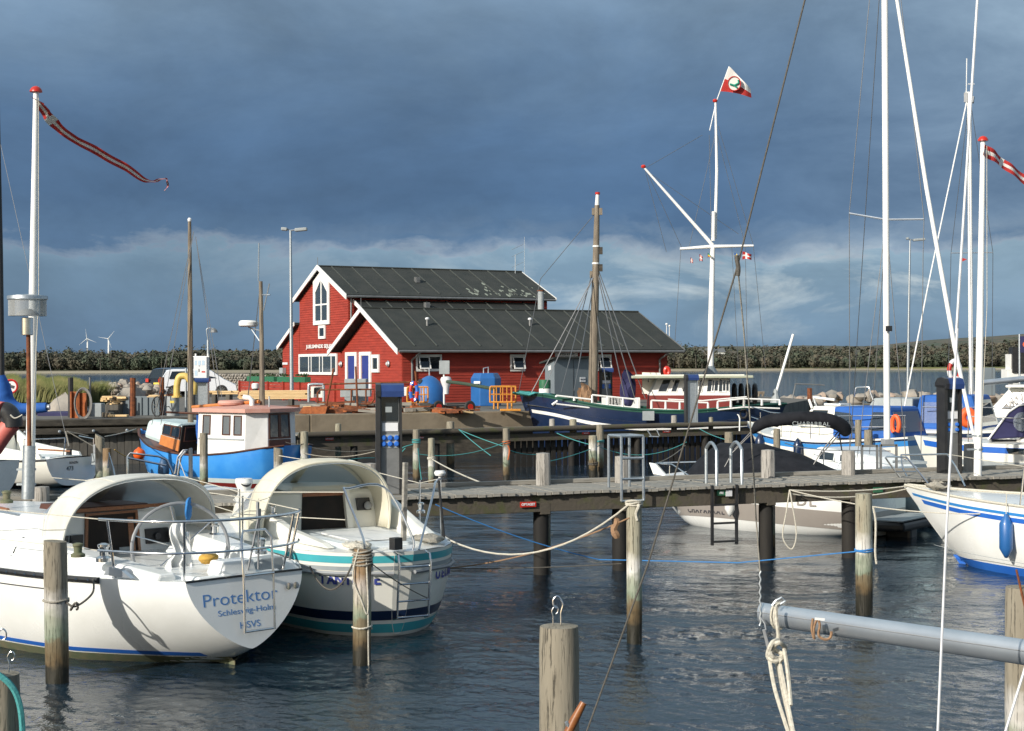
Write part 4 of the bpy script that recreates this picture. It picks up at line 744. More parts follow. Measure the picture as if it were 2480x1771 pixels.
t = berth('A6', 695, 1022, 772, 1068, fp, nn, 'green', 'FRI', 'small green sign reading FRI with white flap above the black pier ladder')
mb = MB(); a = PL('A6', 776, 1064, fp, nn); b = PL('A6', 815, 1028, fp, nn); mb.box((a + b) / 2 - m1 * .02, (.11, .012, .10), R(20.6)); obj('flap', mb, M['plate'], t)
berth('A7', 392, 1066, 450, 1100, fp, nn, 'green', '', 'small green sign on the near pier just left of the blue-striped bow')
# ---- far jetty with round rail logs and a slatted screen beneath
q0 = Vector((-5.9, 45.4, 0)); e2 = (Vector((8.0, 53.0, 0)) - q0).normalized(); m2 = Vector((-e2.y, e2.x, 0)); L2 = 16.2
def qq(s_, o_, z): return q0 + e2 * s_ + m2 * o_ + Vector((0, 0, z))
a2 = math.atan2(e2.y, e2.x)
jet = thing('far_jetty', 'long low jetty with round edge logs and a slatted screen before the dark blue cutter', 'jetty', (q0.x, q0.y, 0), a2)
mb = MB(); mb.tube([qq(-.3, 0, 1.21), qq(6, 0, 1.2), qq(11, .02, 1.21), qq(L2, 0, 1.2)], [.085, .09, .085, .08], n=10); obj('edge_log', mb, M['mossy'], jet, smooth=True)
mb = MB(); mb.prism([qq(-.3, .08, .84), qq(L2, .08, .84), qq(L2, .08, 1.06), qq(-.3, .08, 1.06)], m2 * .1); obj('fascia_beam', mb, M['mossy'], jet)
src = None
for k in range(120):
    s_ = -.25 + k * .137
    if src is None: mb = MB(); mb.box((0, .85, 0), (.125, 1.5, .04)); src = o = obj('plank', mb, M['grwood'], jet, local=True)
    else: o = piece(src, 'plank', jet, Matrix())
    o.matrix_local = Matrix.Translation((s_, random.uniform(-.02, .02), 1.2))
src = None
for k in range(42):                                              # the slatted screen
    s_ = 6.9 + k * .215
    if src is None: mb = MB(); mb.box((0, .35, .2), (.15, .04, 1.7)); src = o = obj('screen_slat', mb, M['creo'], jet, local=True)
    else: o = piece(src, 'screen_slat', jet, Matrix())
    o.matrix_local = Matrix.Translation((s_, random.uniform(-.01, .01), 0)) @ Matrix.Rotation(random.uniform(-.01, .01), 4, 'Y')
for z in (.9, .5, -.1):
    mb = MB(); mb.prism([qq(6.8, .40, z - .07), qq(15.9, .40, z - .07), qq(15.9, .40, z + .1), qq(6.8, .40, z + .1)], m2 * .08); obj('screen_rail', mb, M['dkwood'], jet)
def s2_of(reg, x, off):
    q = ray(reg, x, 900); a = q0 + m2 * off; t_ = (a - O).dot(m2) / q.dot(m2); return ((O + q * t_) - a).dot(e2)
for (reg, x, yt, w, mm) in (('B5', 549, 502, 50, 'pile2'), ('B5', 1485, 484, 66, 'pile'), ('A5', 410, 880, 40, 'post'), ('A5', 562, 882, 52, 'pile2'), ('A5', 1294, 855, 42, 'post'), ('A5', 1560, 868, 36, 'pile2')):
    s_ = s2_of(reg, x, .5); c = qq(s_, .5, 0); k = REG[reg][2]; r = w * k / FPX * c.y / 2; zt = PL(reg, x, yt, c, -m2).z
    obj('bollard_post', pile_mb(c.x, c.y, min(zt, 1.9), r, n=12, seed=x), M[mm], jet, smooth=50)
for s_ in (1.5, 4.2, 9, 11.5, 14.2):
    c = qq(s_, .22, 0); obj('support_post', pile_mb(c.x, c.y, .98, .11, n=10, seed=int(s_ * 9)), M['creo'], jet, smooth=50)
jp = qq(0, .07, 1)
for (reg, x0, y0, x1, y1, lab) in (('B5', 441, 617, 509, 645, 'first of the small red berth signs from the left on the far jetty'), ('B5', 1226, 612, 1258, 630, 'second small red berth sign on the far jetty, behind the turquoise-roped pile'),
                                   ('A5', 628, 978, 682, 994, 'third small red berth sign on the far jetty, left of the close pair of piles'), ('A5', 1213, 963, 1266, 981, 'fourth small red berth sign on the far jetty, below the cutter wheelhouse')):
    berth(reg, x0, y0, x1, y1, jp, -m2, 'redp', 'OPTAGET', lab)
o = tubes('swim_ladder', [[P('A5', 1098, 960, 50), P('A5', 1128, 1005, 50)], [P('A5', 1165, 955, 50), P('A5', 1188, 1005, 50)], [P('A5', 1112, 1009, 49.9), P('A5', 1184, 1012, 49.9)]], .02, 'galv'); tag(o, 'little metal step hung below the far jetty left of the fourth red sign', 'step')
o = tubes('ladder_hoop', [[P('A5', 1752, 850, 51)] + [P('A5', 1762, 856, 51), P('A5', 1770, 880, 51), P('A5', 1768, 970, 51)]], .022, 'wmast'); tag(o, 'pale curved ladder handle at the right end of the far jetty', 'handrail')
# ---- power pedestals
def pedestal(name, base, w, h, label, rz, face=True, sockets=6, dpt=None, bodym='zinc'):
    dpt = dpt or w; t = thing('power_pedestal', label, 'power pedestal', tuple(base), rz, 'harbour power pedestals')
    mb = MB(); mb.box((0, dpt * .1, h * .46), (w * .7, dpt * .6, h * .92)); obj('column', mb, M['galv' if not face else bodym], t, local=True, bevel=.012)
    mb = MB(); mb.box((-w * .42, 0, h * .46), (w * .16, dpt * .8, h * .92)); obj('side_panel', mb, M['black'], t, local=True)
    mb = MB(); mb.box((w * .39, -.02, h * .46), (w * .07, dpt * .72, h * .92)); obj('side_panel', mb, M['black' if face else 'galv'], t, local=True)
    pr = [(-dpt * .52, h * .88), (-dpt * .54, h * .93), (-dpt * .4, h * .985), (-dpt * .1, h), (dpt * .3, h * .99), (dpt * .52, h * .94), (dpt * .52, h * .9)]
    mb = MB(); mb.prism([(-w * .32, a, b) for a, b in pr], (w * .82, 0, 0)); obj('hood', mb, M['hood'], t, local=True)
    mb = MB(); mb.prism([(-w * .5, a * 1.05, b + .006) for a, b in pr], (w * .175, 0, 0)); obj('hood_end', mb, M['black'], t, local=True)
    if face:
        f = ((-w * .32, -dpt * .205, 0), (w * .34, -dpt * .205, 0), (w * .34, -dpt * .205, h), (-w * .32, -dpt * .205, h))
        mb = MB(); mb.panel(f, .04, .66, .92, .88, .006); mt = obj('meter_window', mb, M['glas'], t, local=True)
        mb = MB(); mb.panel(f, .25, .74, .6, .79, .012); obj('meter', mb, M['gbox'], mt, local=True)
        mb = MB(); mb.panel(f, .08, .57, .92, .645, .012); obj('notice', mb, M['plate'], t, local=True)
        mb = MB(); mb.panel(f, .06, .42, .94, .54, .01); pl = obj('socket_plate', mb, M['gbox'], t, local=True)
        nc = 3 if sockets == 6 else 2
        for i in range(nc):
            for j in range(2):
                mb = MB(); mb.lathe([(w * .095, 0), (w * .095, .03), (w * .06, .045)], (lerp(-w * .22, w * .24, i / (nc - 1)), -dpt * .205 - .008, h * (.455 + .055 * j)), 14, (0, -1, 0)); obj('socket', mb, M['blue'], pl, smooth=True, local=True)
        for z in (.1, .2, .3):
            mb = MB(); mb.lathe([(.008, 0), (.008, .008)], (w * .3, -dpt * .33, h * z), 6, (0, -1, 0)); obj('rivet', mb, M['steel'], t, local=True)
    return t
c = pp(s_of(866, .55), .55); PED1 = c
pedestal('p', c, .42, 1.66, 'tall power pedestal with six blue sockets on the near pier behind the sprayhoods', R(6))
c = pp(s_of(2110, 1.0), 1.0); pedestal('p', c, .36, 1.68, 'power pedestal with four blue sockets on the near pier beside the right flagpole', R(14), sockets=4)
c = PL('A5', 1420, 905, qq(0, .5, 0), -m2); zz = 1.24
pedestal('p', (c.x, c.y, zz), .44, 3.2 + (885.5 - 907 + 2) / FPX * -1 * 0 + (3.2 - (908 - 885) / FPX * c.y) - 3.2 - zz + 0, 'power pedestal seen from its blank grey back on the far jetty before the red wheelhouse', R(4), face=False)
# ---- harbour lamp at the left with its stand
t = thing('pier_lamp', 'squat drum-shaped harbour lamp on a brown pole in a grey tube at the left', 'lamp post', tuple(P('D', 60, 1105, 22.0)), 0)
L_ = 22.0; b = P('D', 60, 1108, L_); mb = MB(); mb.tube([P('D', 62, 1108, L_), P('D', 65, 990, L_)], .088, n=14); obj('foot_tube', mb, M['galv'], t, smooth=True)
mb = MB(); mb.tube([P('D', 65, 992, L_), P('D', 63, 745, L_)], .030, n=10); obj('pole', mb, M['rust'], t, smooth=True)
c = P('D', 60, 745, L_); mb = MB(); mb.lathe([(.07, 0), (.085, .01), (.085, .24), (.07, .25)], c, 18); obj('neck', mb, M['steel'], t, smooth=True)
c = P('D', 61, 702, L_); mb = MB(); mb.lathe([(.10, 0), (.17, .01), (.14, .05), (.07, .09), (.05, .1)], c, 20); obj('reflector', mb, M['alu'], t, smooth=True)
mb = MB(); mb.grid(lambda u, v: c + Vector((.26 * math.cos(u * 6.2832), .26 * math.sin(u * 6.2832), .0 + .24 * v)), 32, 1, True); sh = obj('lamp_shade', mb, mat('acrylic', (.5, .5, .5)), t, smooth=True); sh.data.materials[0] = glass('lamp_acrylic', (.5, .52, .52), .62, .25)
c = P('D', 61, 666, L_); mb = MB(); mb.lathe([(.275, 0), (.28, .01), (.275, .055), (.10, .075), (.03, .08)], c, 32); obj('lid', mb, M['galv'], t, smooth=30)
# ---- flagpoles with their pennants
def flagpole(x0, y0, x1, y1, d, r0, r1, label):
    a, b = P('D', x1, y1, d), P('D', x0, y0, d); t = thing('flagpole', label, 'flagpole', tuple(a), 0, 'white flagpoles on the near pier'); a2_ = a.copy()
    if a.z > 1.25: a2_.z = 1.25
    mb = MB(); mb.tube([a2_, lerp(a, b, .3), b], [r0, r0 * .95, r1], n=16); obj('pole', mb, M['wmast'], t, smooth=True)
    mb = MB(); mb.lathe([(.06, -.035), (.09, -.03), (.085, .0), (.06, .035), (.02, .055)], b + Vector((0, 0, .02)), 18); obj('finial', mb, M['redp'], t, smooth=30)
    for yy in (1030, 1000) if x0 > 1000 else (1075, 1108):
        mb = MB(); c = P('D', x1 + 2, yy - 30, d); mb.lathe([(r0 * 1.15, 0), (r0 * 1.15, .03)], c, 14); mb.box(c + Vector((-.1, 0, .015)), (.2, .03, .03)); obj('clamp', mb, M['galv'], t)
    mb = MB(); mb.tube([b - Vector((-.05, .05, .1)), lerp(b, a, .5) + Vector((.1, -.05, 0)), a + Vector((.03, -.08, .4))], .006, n=5); obj('halyard', mb, M['rope'], t)
    return a, b
FA, FB = flagpole(80, 203, 66, 1118, 22.6, .068, .038, 'tall white flagpole with red top and long pennant at the left edge')
GA, GB = flagpole(2183, 312, 2171, 1046, 26.8, .068, .042, 'tall white flagpole with red top at the right, its pennant leaving the picture')
def pennant(name, cl, wd, d, label, cross=.15, twist=None, axis=None):
    # cl: centre line points (world); wd: half widths; a white stripe runs between two red bands, with a white upright of the cross near the hoist
    pts = spline(cl, 8); n = len(pts); ws = np.interp(np.linspace(0, 1, n), np.linspace(0, 1, len(wd)), wd); tw = np.interp(np.linspace(0, 1, n), np.linspace(0, 1, len(twist)), twist)
    mb = MB(); ks = (-1, -.3, .3, 1); rows = []
    for i, p in enumerate(pts):
        t_ = (pts[min(i + 1, n - 1)] - pts[max(i - 1, 0)]).normalized(); nn_ = t_.cross(Vector((0, 1, 0))).normalized(); a = tw[i]; dr = nn_ * math.cos(a) + Vector((0, 1, 0)) * math.sin(a)
        rows.append([p + dr * ws[i] * k + Vector((0, .05 * math.sin(i * .55 + k), 0)) for k in ks])
    for i in range(n - 1):
        for j in range(3):
            f = i / n; mb.cur = 1 if (j == 1 or cross < f < cross + .035) else 0; mb.add([rows[i][j], rows[i + 1][j], rows[i + 1][j + 1], rows[i][j + 1]], [(0, 1, 2, 3)])
    o = obj(name, mb, [M['flagr'], M['flagw']], smooth=True); tag(o, label, 'pennant', 'red and white pennants'); return o
dp = 22.5; ctr = [(448, 310), (500, 380), (560, 475), (655, 590), (800, 720), (960, 825), (1150, 920), (1350, 1040), (1560, 1150), (1730, 1275), (1850, 1312), (1960, 1290), (2040, 1280), (2050, 1350), (2020, 1430)]
pennant('pennant', [P('B1', x, y, dp + .26 * i) for i, (x, y) in enumerate(ctr)], [.12, .115, .105, .095, .075, .07, .07, .07, .06, .045, .02, .018, .018, .015, .01], dp, 'long narrow red pennant with white cross streaming from the left flagpole', .17, [-.3, -.5, -.6, -.5, -.6, -.6, -.4, -.5, -.2, .2, -.3, .4, -.4, .3, 0])
ctr = [(697, 735), (740, 765), (800, 810), (870, 862), (960, 925), (1080, 1010), (1200, 1100)]
pennant('pennant', [P('B4', x, y, 26.7 + .2 * i) for i, (x, y) in enumerate(ctr)], [.10, .1, .09, .085, .07, .05, .01], 26.7, 'red pennant with white cross on the right flagpole, cut by the picture edge', .26, [.1, .3, .5, .3, 0, .3, 0])
# ================================================================== boats
def hd(fx, fy): return math.atan2(fy, fx)
class Hull:
    # st rows: x, half beam, sheer height, keel height ; local frame x forward, y port, z up, water at 0
    def __init__(s, st, p=.7, q=1.1, N=84, rake0=0.0, rake1=0.0, nt=16, p0=None):
        st = np.array(st, float); xs = st[:, 0]; u_ = np.linspace(0, 1, N); s.x = xs[0] + (xs[-1] - xs[0]) * (u_ - .12 * np.sin(2 * math.pi * u_)); s.L = xs[-1]
        def itp(c):
            out = []
            for x in s.x:
                i = min(max(np.searchsorted(xs, x) - 1, 0), len(xs) - 2); t = (x - xs[i]) / (xs[i + 1] - xs[i])
                h_ = xs[i + 1] - xs[i]; m0 = (st[i + 1, c] - st[i - 1, c]) / (xs[i + 1] - xs[i - 1]) * h_ if i > 0 else st[i + 1, c] - st[i, c]
                m1_ = (st[i + 2, c] - st[i, c]) / (xs[i + 2] - xs[i]) * h_ if i + 2 < len(xs) else st[i + 1, c] - st[i, c]
                out.append((2 * t ** 3 - 3 * t * t + 1) * st[i, c] + (t ** 3 - 2 * t * t + t) * m0 + (-2 * t ** 3 + 3 * t * t) * st[i + 1, c] + (t ** 3 - t * t) * m1_)
            return np.array(out)
        s.b = np.maximum(itp(1), .004); s.s = itp(2); s.k = itp(3); s.p, s.q, s.r0, s.r1, s.nt = p, q, rake0, rake1, nt; s.p0 = p if p0 is None else p0
    def at(s, x): return [float(np.interp(x, s.x, a)) for a in (s.b, s.s, s.k)]
    def sx(s, x, z):
        b, sh, k = s.at(x); d = sh - z; f0 = max(0, 1 - x / (.12 * s.L)) ** 1.5; f1 = max(0, (x - .72 * s.L) / (.28 * s.L)) ** 1.4
        return x + s.r0 * d * f0 - s.r1 * d * f1
    def pe(s, x): return lerp(s.p0, s.p, min(x / (.16 * s.L), 1))
    def y(s, x, z):
        b, sh, k = s.at(x); c = min(max((sh - z) / (sh - k), 0), 1) ** (1 / s.q); return b * max(1 - c * c, 0) ** (s.pe(x) / 2)
    def pt(s, x, z, side=1, out=0.0): return Vector((s.sx(x, z), side * (s.y(x, z) + out), z))
    def sheer(s, x, side=1, dz=0, out=0): b, sh, k = s.at(x); return s.pt(x, sh + dz, side, out)
    def shell(s, name, m, t):
        mb = MB(); n = s.nt; rows = []
        for i, x in enumerate(s.x):
            row = []
            for j in range(-n, n + 1):
                a = abs(j) / n * math.pi / 2; zz = s.s[i] - (s.s[i] - s.k[i]) * math.cos(a) ** s.q if abs(j) < n else s.s[i]; yy = s.b[i] * math.sin(a) ** s.pe(x)
                row.append((s.sx(x, zz), yy * (1 if j >= 0 else -1), zz))
            rows.append(row)
        w = 2 * n + 1; mb.add([p for r in rows for p in r], [(i * w + j, i * w + j + 1, (i + 1) * w + j + 1, (i + 1) * w + j) for i in range(len(s.x) - 1) for j in range(2 * n)])
        if s.b[0] > .03: mb.add([Vector(p) for p in rows[0]], [tuple(range(w))])
        return obj(name, mb, m, t, smooth=35, local=True)
    def band(s, name, m, t, d0, d1, x0=0, x1=None, out=.004, sides=(1, -1), n=44, stern=False, z=False):
        x1 = s.L if x1 is None else x1; mb = MB()
        for sd_ in sides:
            vs = []
            X_ = [x0] + [float(v) for v in s.x if x0 + .01 < v < x1 - .01] + [x1]; n = len(X_) - 1
            for x in X_:
                b, sh, k = s.at(x)
                for d in (d0, lerp(d0, d1, .5), d1): vs.append(s.pt(x, (d if z else sh - d), sd_, out))
            fs = []
            for i in range(n): fs += [(3 * i, 3 * i + 3, 3 * i + 4, 3 * i + 1), (3 * i + 1, 3 * i + 4, 3 * i + 5, 3 * i + 2)]
            mb.add(vs, fs)
        if stern:
            b, sh, k = s.at(0); z0, z1 = (d0, d1) if z else (sh - d0, sh - d1); q = [s.pt(0, z0, 1), s.pt(0, z0, -1), s.pt(0, z1, -1), s.pt(0, z1, 1)]; mb.add([Vector((v.x - .004, v.y, v.z)) for v in q], [(0, 1, 2, 3)])
        return obj(name, mb, m, t, smooth=35, local=True)
    def deck(s, name, m, t, dz=.0, x0=0, x1=None, camber=.05):
        x1 = s.L if x1 is None else x1; mb = MB(); n = 30; vs = []
        for i in range(n + 1):
            x = lerp(x0, x1, i / n); b, sh, k = s.at(x)
            for j in range(-4, 5): vs.append((x, (b - .01) * j / 4, sh + dz + camber * b * (1 - (j / 4) ** 2)))
        mb.add(vs, [(i * 9 + j, (i + 1) * 9 + j, (i + 1) * 9 + j + 1, i * 9 + j + 1) for i in range(n) for j in range(8)]); return obj(name, mb, m, t, smooth=35, local=True)
    def line(s, name, m, t, x0, x1, dz, r, sides=(1, -1), out=0, n=24, flat=1.0):
        mb = MB()
        for sd_ in sides: mb.tube([s.sheer(lerp(x0, x1, i / n), sd_, 0, out) + Vector((0, 0, dz)) for i in range(n + 1)], r, n=6, flat=flat)
        return obj(name, mb, m, t, smooth=True, local=True)
def loc(t, reg, x, y, ax, val):                                  # picture point on a local plane of a boat (ax 0 = x, 1 = y, 2 = z)
    w = WM[t.name]; n = (w.to_3x3() @ Vector([1.0 if i == ax else 0 for i in range(3)])); p0 = w @ Vector([val if i == ax else 0 for i in range(3)]); return w.inverted() @ PL(reg, x, y, p0, n)
def fr(x0, x1, w0, w1, z0, z1, dx0=0, dx1=0, iw=0, z0b=None, z1b=None):   # box-like superstructure: aft x0 .. front x1, half widths, raked ends, inset top
    z0b = z0 if z0b is None else z0b; z1b = z1 if z1b is None else z1b
    b = [(x0, w0, z0), (x0, -w0, z0), (x1, -w1, z0b), (x1, w1, z0b)]; t = [(x0 + dx0, w0 - iw, z1), (x0 + dx0, -w0 + iw, z1), (x1 + dx1, -w1 + iw, z1b), (x1 + dx1, w1 - iw, z1b)]; return b, t
def sides(b, t):                                                 # faces of such a box seen from outside: aft, starboard, front, port
    V_ = Vector; return dict(aft=(V_(b[0]), V_(b[1]), V_(t[1]), V_(t[0])), stbd=(V_(b[1]), V_(b[2]), V_(t[2]), V_(t[1])), front=(V_(b[2]), V_(b[3]), V_(t[3]), V_(t[2])), port=(V_(b[3]), V_(b[0]), V_(t[0]), V_(t[3])))
def part(name, t, m, f, smooth=False, label=None, bevel=0):
    mb = MB(); f(mb); return obj(name, mb, M[m] if isinstance(m, str) else m, t, smooth=smooth, local=True, label=label, bevel=bevel)
def tb(name, t, m, lists, r, n=8, label=None): return part(name, t, m, lambda mb: [mb.tube(l, r, n=n) for l in lists], True, label)
def win(t, F, u0, v0, u1, v1, fm='white', gm='glas', w=.03, tt=.012, pane=True, name='window'):
    su, sv = (F[1] - F[0]).length, (F[3] - F[0]).length; f = part(name, t, fm, lambda mb: mb.ring(F, u0, v0, u1, v1, w / su, w / sv, tt)); part('pane', f, gm, lambda mb: mb.panel(F, u0 + w / su, v0 + w / sv, u1 - w / su, v1 - w / sv, tt * .4)); return f
def winch(t, c, h=.16, r=.07, m='steel'):
    return part('winch', t, m, lambda mb: mb.lathe([(r, 0), (r, h * .2), (r * .55, h * .32), (r * .6, h * .7), (r * .75, h * .8), (r * .75, h * .92), (r * .3, h)], c, 16), 30)
def sprayhood(t, xa, xf, w, z0, zt, m, clear=True, lean=.35, xm=None, drop=.0, y0=0):
    # canvas from the aft hoop over to a forward hoop; clear front panel down to the coachroof
    xm = lerp(xa, xf, .45) if xm is None else xm
    def hoop(x, ww, zz, zb, a, ln): c, s_ = math.cos(a), math.sin(a); c = math.copysign(abs(c) ** .8, c); s_ = abs(s_) ** .72; return Vector((x + ln * s_, ww * c + y0, zb + (zz - zb) * s_))
    A = lambda a: hoop(xa + lean * .0, w, zt, z0, a, -lean); Bf = lambda a: hoop(xm, w * .98, zt - .02 - drop, z0, a, lean * .1); F_ = lambda a: hoop(xf, w * .80, z0 + (zt - z0) * .22, z0 - .02, a, .0)
    cv = part('canvas_top', t, m, lambda mb: mb.grid(lambda u, v: A(math.pi * u).lerp(Bf(math.pi * u), v) + Vector((0, 0, .035 * math.sin(math.pi * v) * math.sin(math.pi * u))), 36, 8), 60)
    sm = cv.modifiers.new('thickness', 'SOLIDIFY'); sm.thickness = .012
    def frontp(u0, u1, v0, v1, mb, nu=20): mb.grid(lambda u, v: Bf(math.pi * lerp(u0, u1, u)).lerp(F_(math.pi * lerp(u0, u1, u)), lerp(v0, v1, v)), nu, 4)
    bd = part('canvas_border', t, m, lambda mb: [frontp(0, .07, 0, 1, mb, 4), frontp(.93, 1, 0, 1, mb, 4), frontp(.07, .93, .9, 1, mb), frontp(.49, .51, 0, .9, mb, 2), frontp(.07, .93, 0, .06, mb)], 60)
    part('clear_window', t, 'vinyl', lambda mb: [frontp(.07, .49, .06, .9, mb, 12), frontp(.51, .93, .06, .9, mb, 12)], 60)
    [tb('seam', t, 'canvasg', [[A(math.pi * u).lerp(Bf(math.pi * u), v / 6) + Vector((0, 0, .006 + .035 * math.sin(math.pi * v / 6) * math.sin(math.pi * u))) for v in range(7)]], .006, 4) for u in (.22, .38, .62, .78)]
    tb('hoop', t, 'steel', [[A(math.pi * i / 24) + Vector((.02, 0, -.02)) for i in range(25)]], .012); tb('piping', t, m, [[A(math.pi * i / 36) for i in range(37)]], .018, 6); return A
# ---------------------------------------------------------------- the white yacht lettered Protektor (port quarter towards us)
b1 = thing('sailboat', 'white sailboat lettered Protektor with beige sprayhood, steering wheel and steel pushpit', 'sailboat', (-2.84, 16.62, 0), hd(-.70, .714))
h1 = Hull([(0, .74, .98, .22), (.5, 1.05, .985, .02), (1.4, 1.36, .98, -.18), (3, 1.60, .98, -.4), (5, 1.66, 1.02, -.5), (7.6, 1.2, 1.12, -.4), (9.6, .45, 1.24, -.1), (10.4, .01, 1.3, .3)], p=.62, q=1.15, rake0=-.16, rake1=.55, p0=1.5)
h1.shell('hull', M['gel'], b1); h1.deck('side_deck', M['gel'], b1, -.03, 0, 10.4, .03)
h1.band('waterline_stripe', M['blue'], b1, .115, .165, .4, 9, z=True, out=.005); h1.band('fouled_boot_top', M['alg'], b1, .0, .10, .3, 9, z=True, out=.005)
h1.line('rub_rail', M['black'], b1, .9, 10.2, -.02, .034, out=.01); h1.band('cove_line', M['letterd'], b1, .155, .168, 1.35, 5.5, out=.006, sides=(1,))
for i in range(46):
    x = 1.0 + i * .16; c = h1.sheer(x, 1, -.015, .04); part('rail_stud', b1, 'steel', lambda mb: mb.box(c, (.035, .016, .018)))
tb('transom_rim', b1, 'black', [[h1.sheer(0, 1) + Vector((-.004, 0, 0)), Vector((-.004, 0, .985)), h1.sheer(0, -1) + Vector((-.004, 0, 0))]], .012)
part('rudder', b1, 'alg', lambda mb: mb.prism([(.35, .02, .12), (.72, .02, .12), (.62, .02, -.9), (.3, .02, -.9)], (0, -.04, 0))); part('skeg', b1, 'sky', lambda mb: mb.prism([(.32, .025, .20), (.52, .025, .20), (.5, .025, .06), (.34, .025, .06)], (0, -.05, 0)))
# cockpit: well, coamings, bulkhead, coachroof
part('cockpit_sole', b1, 'deck', lambda mb: mb.box((1.45, 0, .56), (2.5, 1.3, .04)))
for s_ in (1, -1):
    cb, ct = fr(.45, 3.0, .0, .0, .93, 1.17); part('coaming', b1, 'gel', lambda mb: mb.hexa([(.3, s_ * .62, .55), (.3, s_ * .92, .95), (2.8, s_ * 1.28, .95), (2.8, s_ * .74, .55)] if s_ < 0 else [(.3, .92, .95), (.3, .62, .55), (2.8, .74, .55), (2.8, 1.28, .95)], [(.3, s_ * .66, 1.04), (.3, s_ * .86, 1.04), (2.8, s_ * 1.16, 1.26), (2.8, s_ * .8, 1.26)] if s_ < 0 else [(.3, .86, 1.04), (.3, .66, 1.04), (2.8, .8, 1.26), (2.8, 1.16, 1.26)]), bevel=.03)
part('lazarette', b1, 'gel', lambda mb: mb.hexa(*fr(.08, .5, .55, .68, .6, 1.0, .02, -.02, .03)), bevel=.03); part('helm_seat', b1, 'gel', lambda mb: mb.hexa(*fr(.1, .42, .22, .22, .98, 1.13, .02, -.04, .03)), bevel=.02)
b_, t_ = fr(2.72, 7.2, 1.06, .62, .5, 1.50, .06, -.5, .16, .95, 1.36); part('coachroof', b1, 'gel', lambda mb: mb.hexa(b_, t_), bevel=.05); F = sides(b_, t_)
part('companionway', b1, 'dark', lambda mb: mb.panel(F['aft'], .33, .03, .68, .95, .012)); f = part('companionway_trim', b1, 'teak', lambda mb: mb.ring(F['aft'], .315, .0, .695, .98, .018, .03, .03))
part('washboard', b1, 'teak', lambda mb: mb.panel(F['aft'], .62, .1, .66, .9, .02)); part('panel_within', b1, 'gbox', lambda mb: mb.panel(F['aft'], .55, .42, .62, .55, .02))
part('sliding_hatch', b1, 'brown', lambda mb: mb.hexa(*fr(2.7, 3.6, .48, .48, 1.5, 1.56, 0, 0, .02))); part('hatch_lip', b1, 'teak', lambda mb: mb.box((2.68, 0, 1.53), (.05, 1.5, .04)))
for u in (.115, .215, .74, .82):
    f = part('instrument', b1, 'black', lambda mb: mb.panel(F['aft'], u, .56, u + .085, .74, .03)); part('dial', f, 'letterd', lambda mb: mb.lathe([(.04, 0), (.04, .006)], F['aft'][0].lerp(F['aft'][1], u + .042) + Vector((-.03, 0, .65)), 14, (-1, 0, 0)))
for i in range(5):
    u = .93 - .13 * i; win(b1, F['port'], u - .115, .44, u, .76, 'gel', 'glas', .03, .02)
tb('grab_rail', b1, 'teak', [[Vector((3.4, .98, 1.53)), Vector((4.2, .93, 1.55)), Vector((5.6, .8, 1.52))]], .02)
winch(b1, loc(b1, 'C2', 1360, 1300, 2, 1.13), .20, .085); winch(b1, loc(b1, 'C2', 1022, 1240, 2, 1.2), .15, .075, 'alg'); winch(b1, loc(b1, 'C3', 1082, 690, 2, 1.12), .18, .07); winch(b1, (2.05, -.98, 1.15), .19, .085); winch(b1, (4.6, .4, 1.5), .16, .08, 'alg')
sprayhood(b1, 2.3, 3.75, 1.0, 1.13, 1.92, 'canvasg', lean=.26, xm=2.72, y0=-.1)
# steering wheel with blue cloth and folded towel
wc = Vector((1.25, 0, 1.17)); wl = [wc + Vector((.05 * math.sin(a) + .12 * math.cos(a), .55 * math.cos(a), .5 * math.sin(a))) for a in [i * math.pi / 18 for i in range(36)]]
part('steering_wheel', b1, 'grey', lambda mb: mb.tube(wl, .02, n=8, closed=True), True); tb('wheel_spokes', b1, 'steel', [[wc, wl[i]] for i in (2, 8, 14, 20, 26, 32)], .008, 6)
part('binnacle', b1, 'gel', lambda mb: mb.lathe([(.12, .0), (.09, .2), (.09, .5), (.11, .56), (.05, .62)], (1.36, 0, .58), 16), 30); part('compass', b1, 'steel', lambda mb: mb.lathe([(.075, 0), (.08, .1), (.07, .16), (.02, .17)], (1.2, 0, 1.2), 16), 30)
def blob(c, r, sq=(1, 1, 1), seed=1, amp=.25, n=14):
    def f(mb): mb.grid(lambda u, v: Vector(c) + Vector((r * sq[0] * math.cos(u * 6.2832) * math.sin(v * 3.1416), r * sq[1] * math.sin(u * 6.2832) * math.sin(v * 3.1416), -r * sq[2] * math.cos(v * 3.1416))) * 1.0 + Vector((1, 1, 1)) * r * amp * mnoise.noise((3 * math.cos(u * 6.28) * math.sin(v * 3.1) + seed, 3 * math.sin(u * 6.28) + seed, 4 * v + seed)), n, n, True)
    return f
lt = tag(obj('towel', (lambda mb: mb.grid(lambda u, v: (.05 * math.sin(u * 15 + v * 5) * (.3 + v) + .05 * mnoise.noise((u * 3, v * 4, 1)), (u - .5) * (.16 + .16 * v) + .03 * math.sin(v * 9), .27 - .56 * v - .07 * mnoise.noise((u * 6, 1, 1)) * v), 26, 22))(MB()), M['white'], smooth=60), 'crumpled white towel hung on the wheel pedestal of the boat lettered Protektor', 'towel'); lt.location = WM[b1.name] @ Vector((1.1, .12, .88)); lt.rotation_euler = (0, 0, hd(-.70, .714)); sm_ = lt.modifiers.new('thickness', 'SOLIDIFY'); sm_.thickness = .012
lt = tag(obj('cloth', (lambda mb: (blob((0, 0, 0), .11, (.3, .9, 1.2), 6, .15, 18)(mb), mb)[1])(MB()), M['ropeb'], smooth=60), 'bright blue speckled cloth hung on the steering wheel of the boat lettered Protektor', 'cloth'); lt.location = WM[b1.name] @ Vector((1.28, -.12, 1.46))
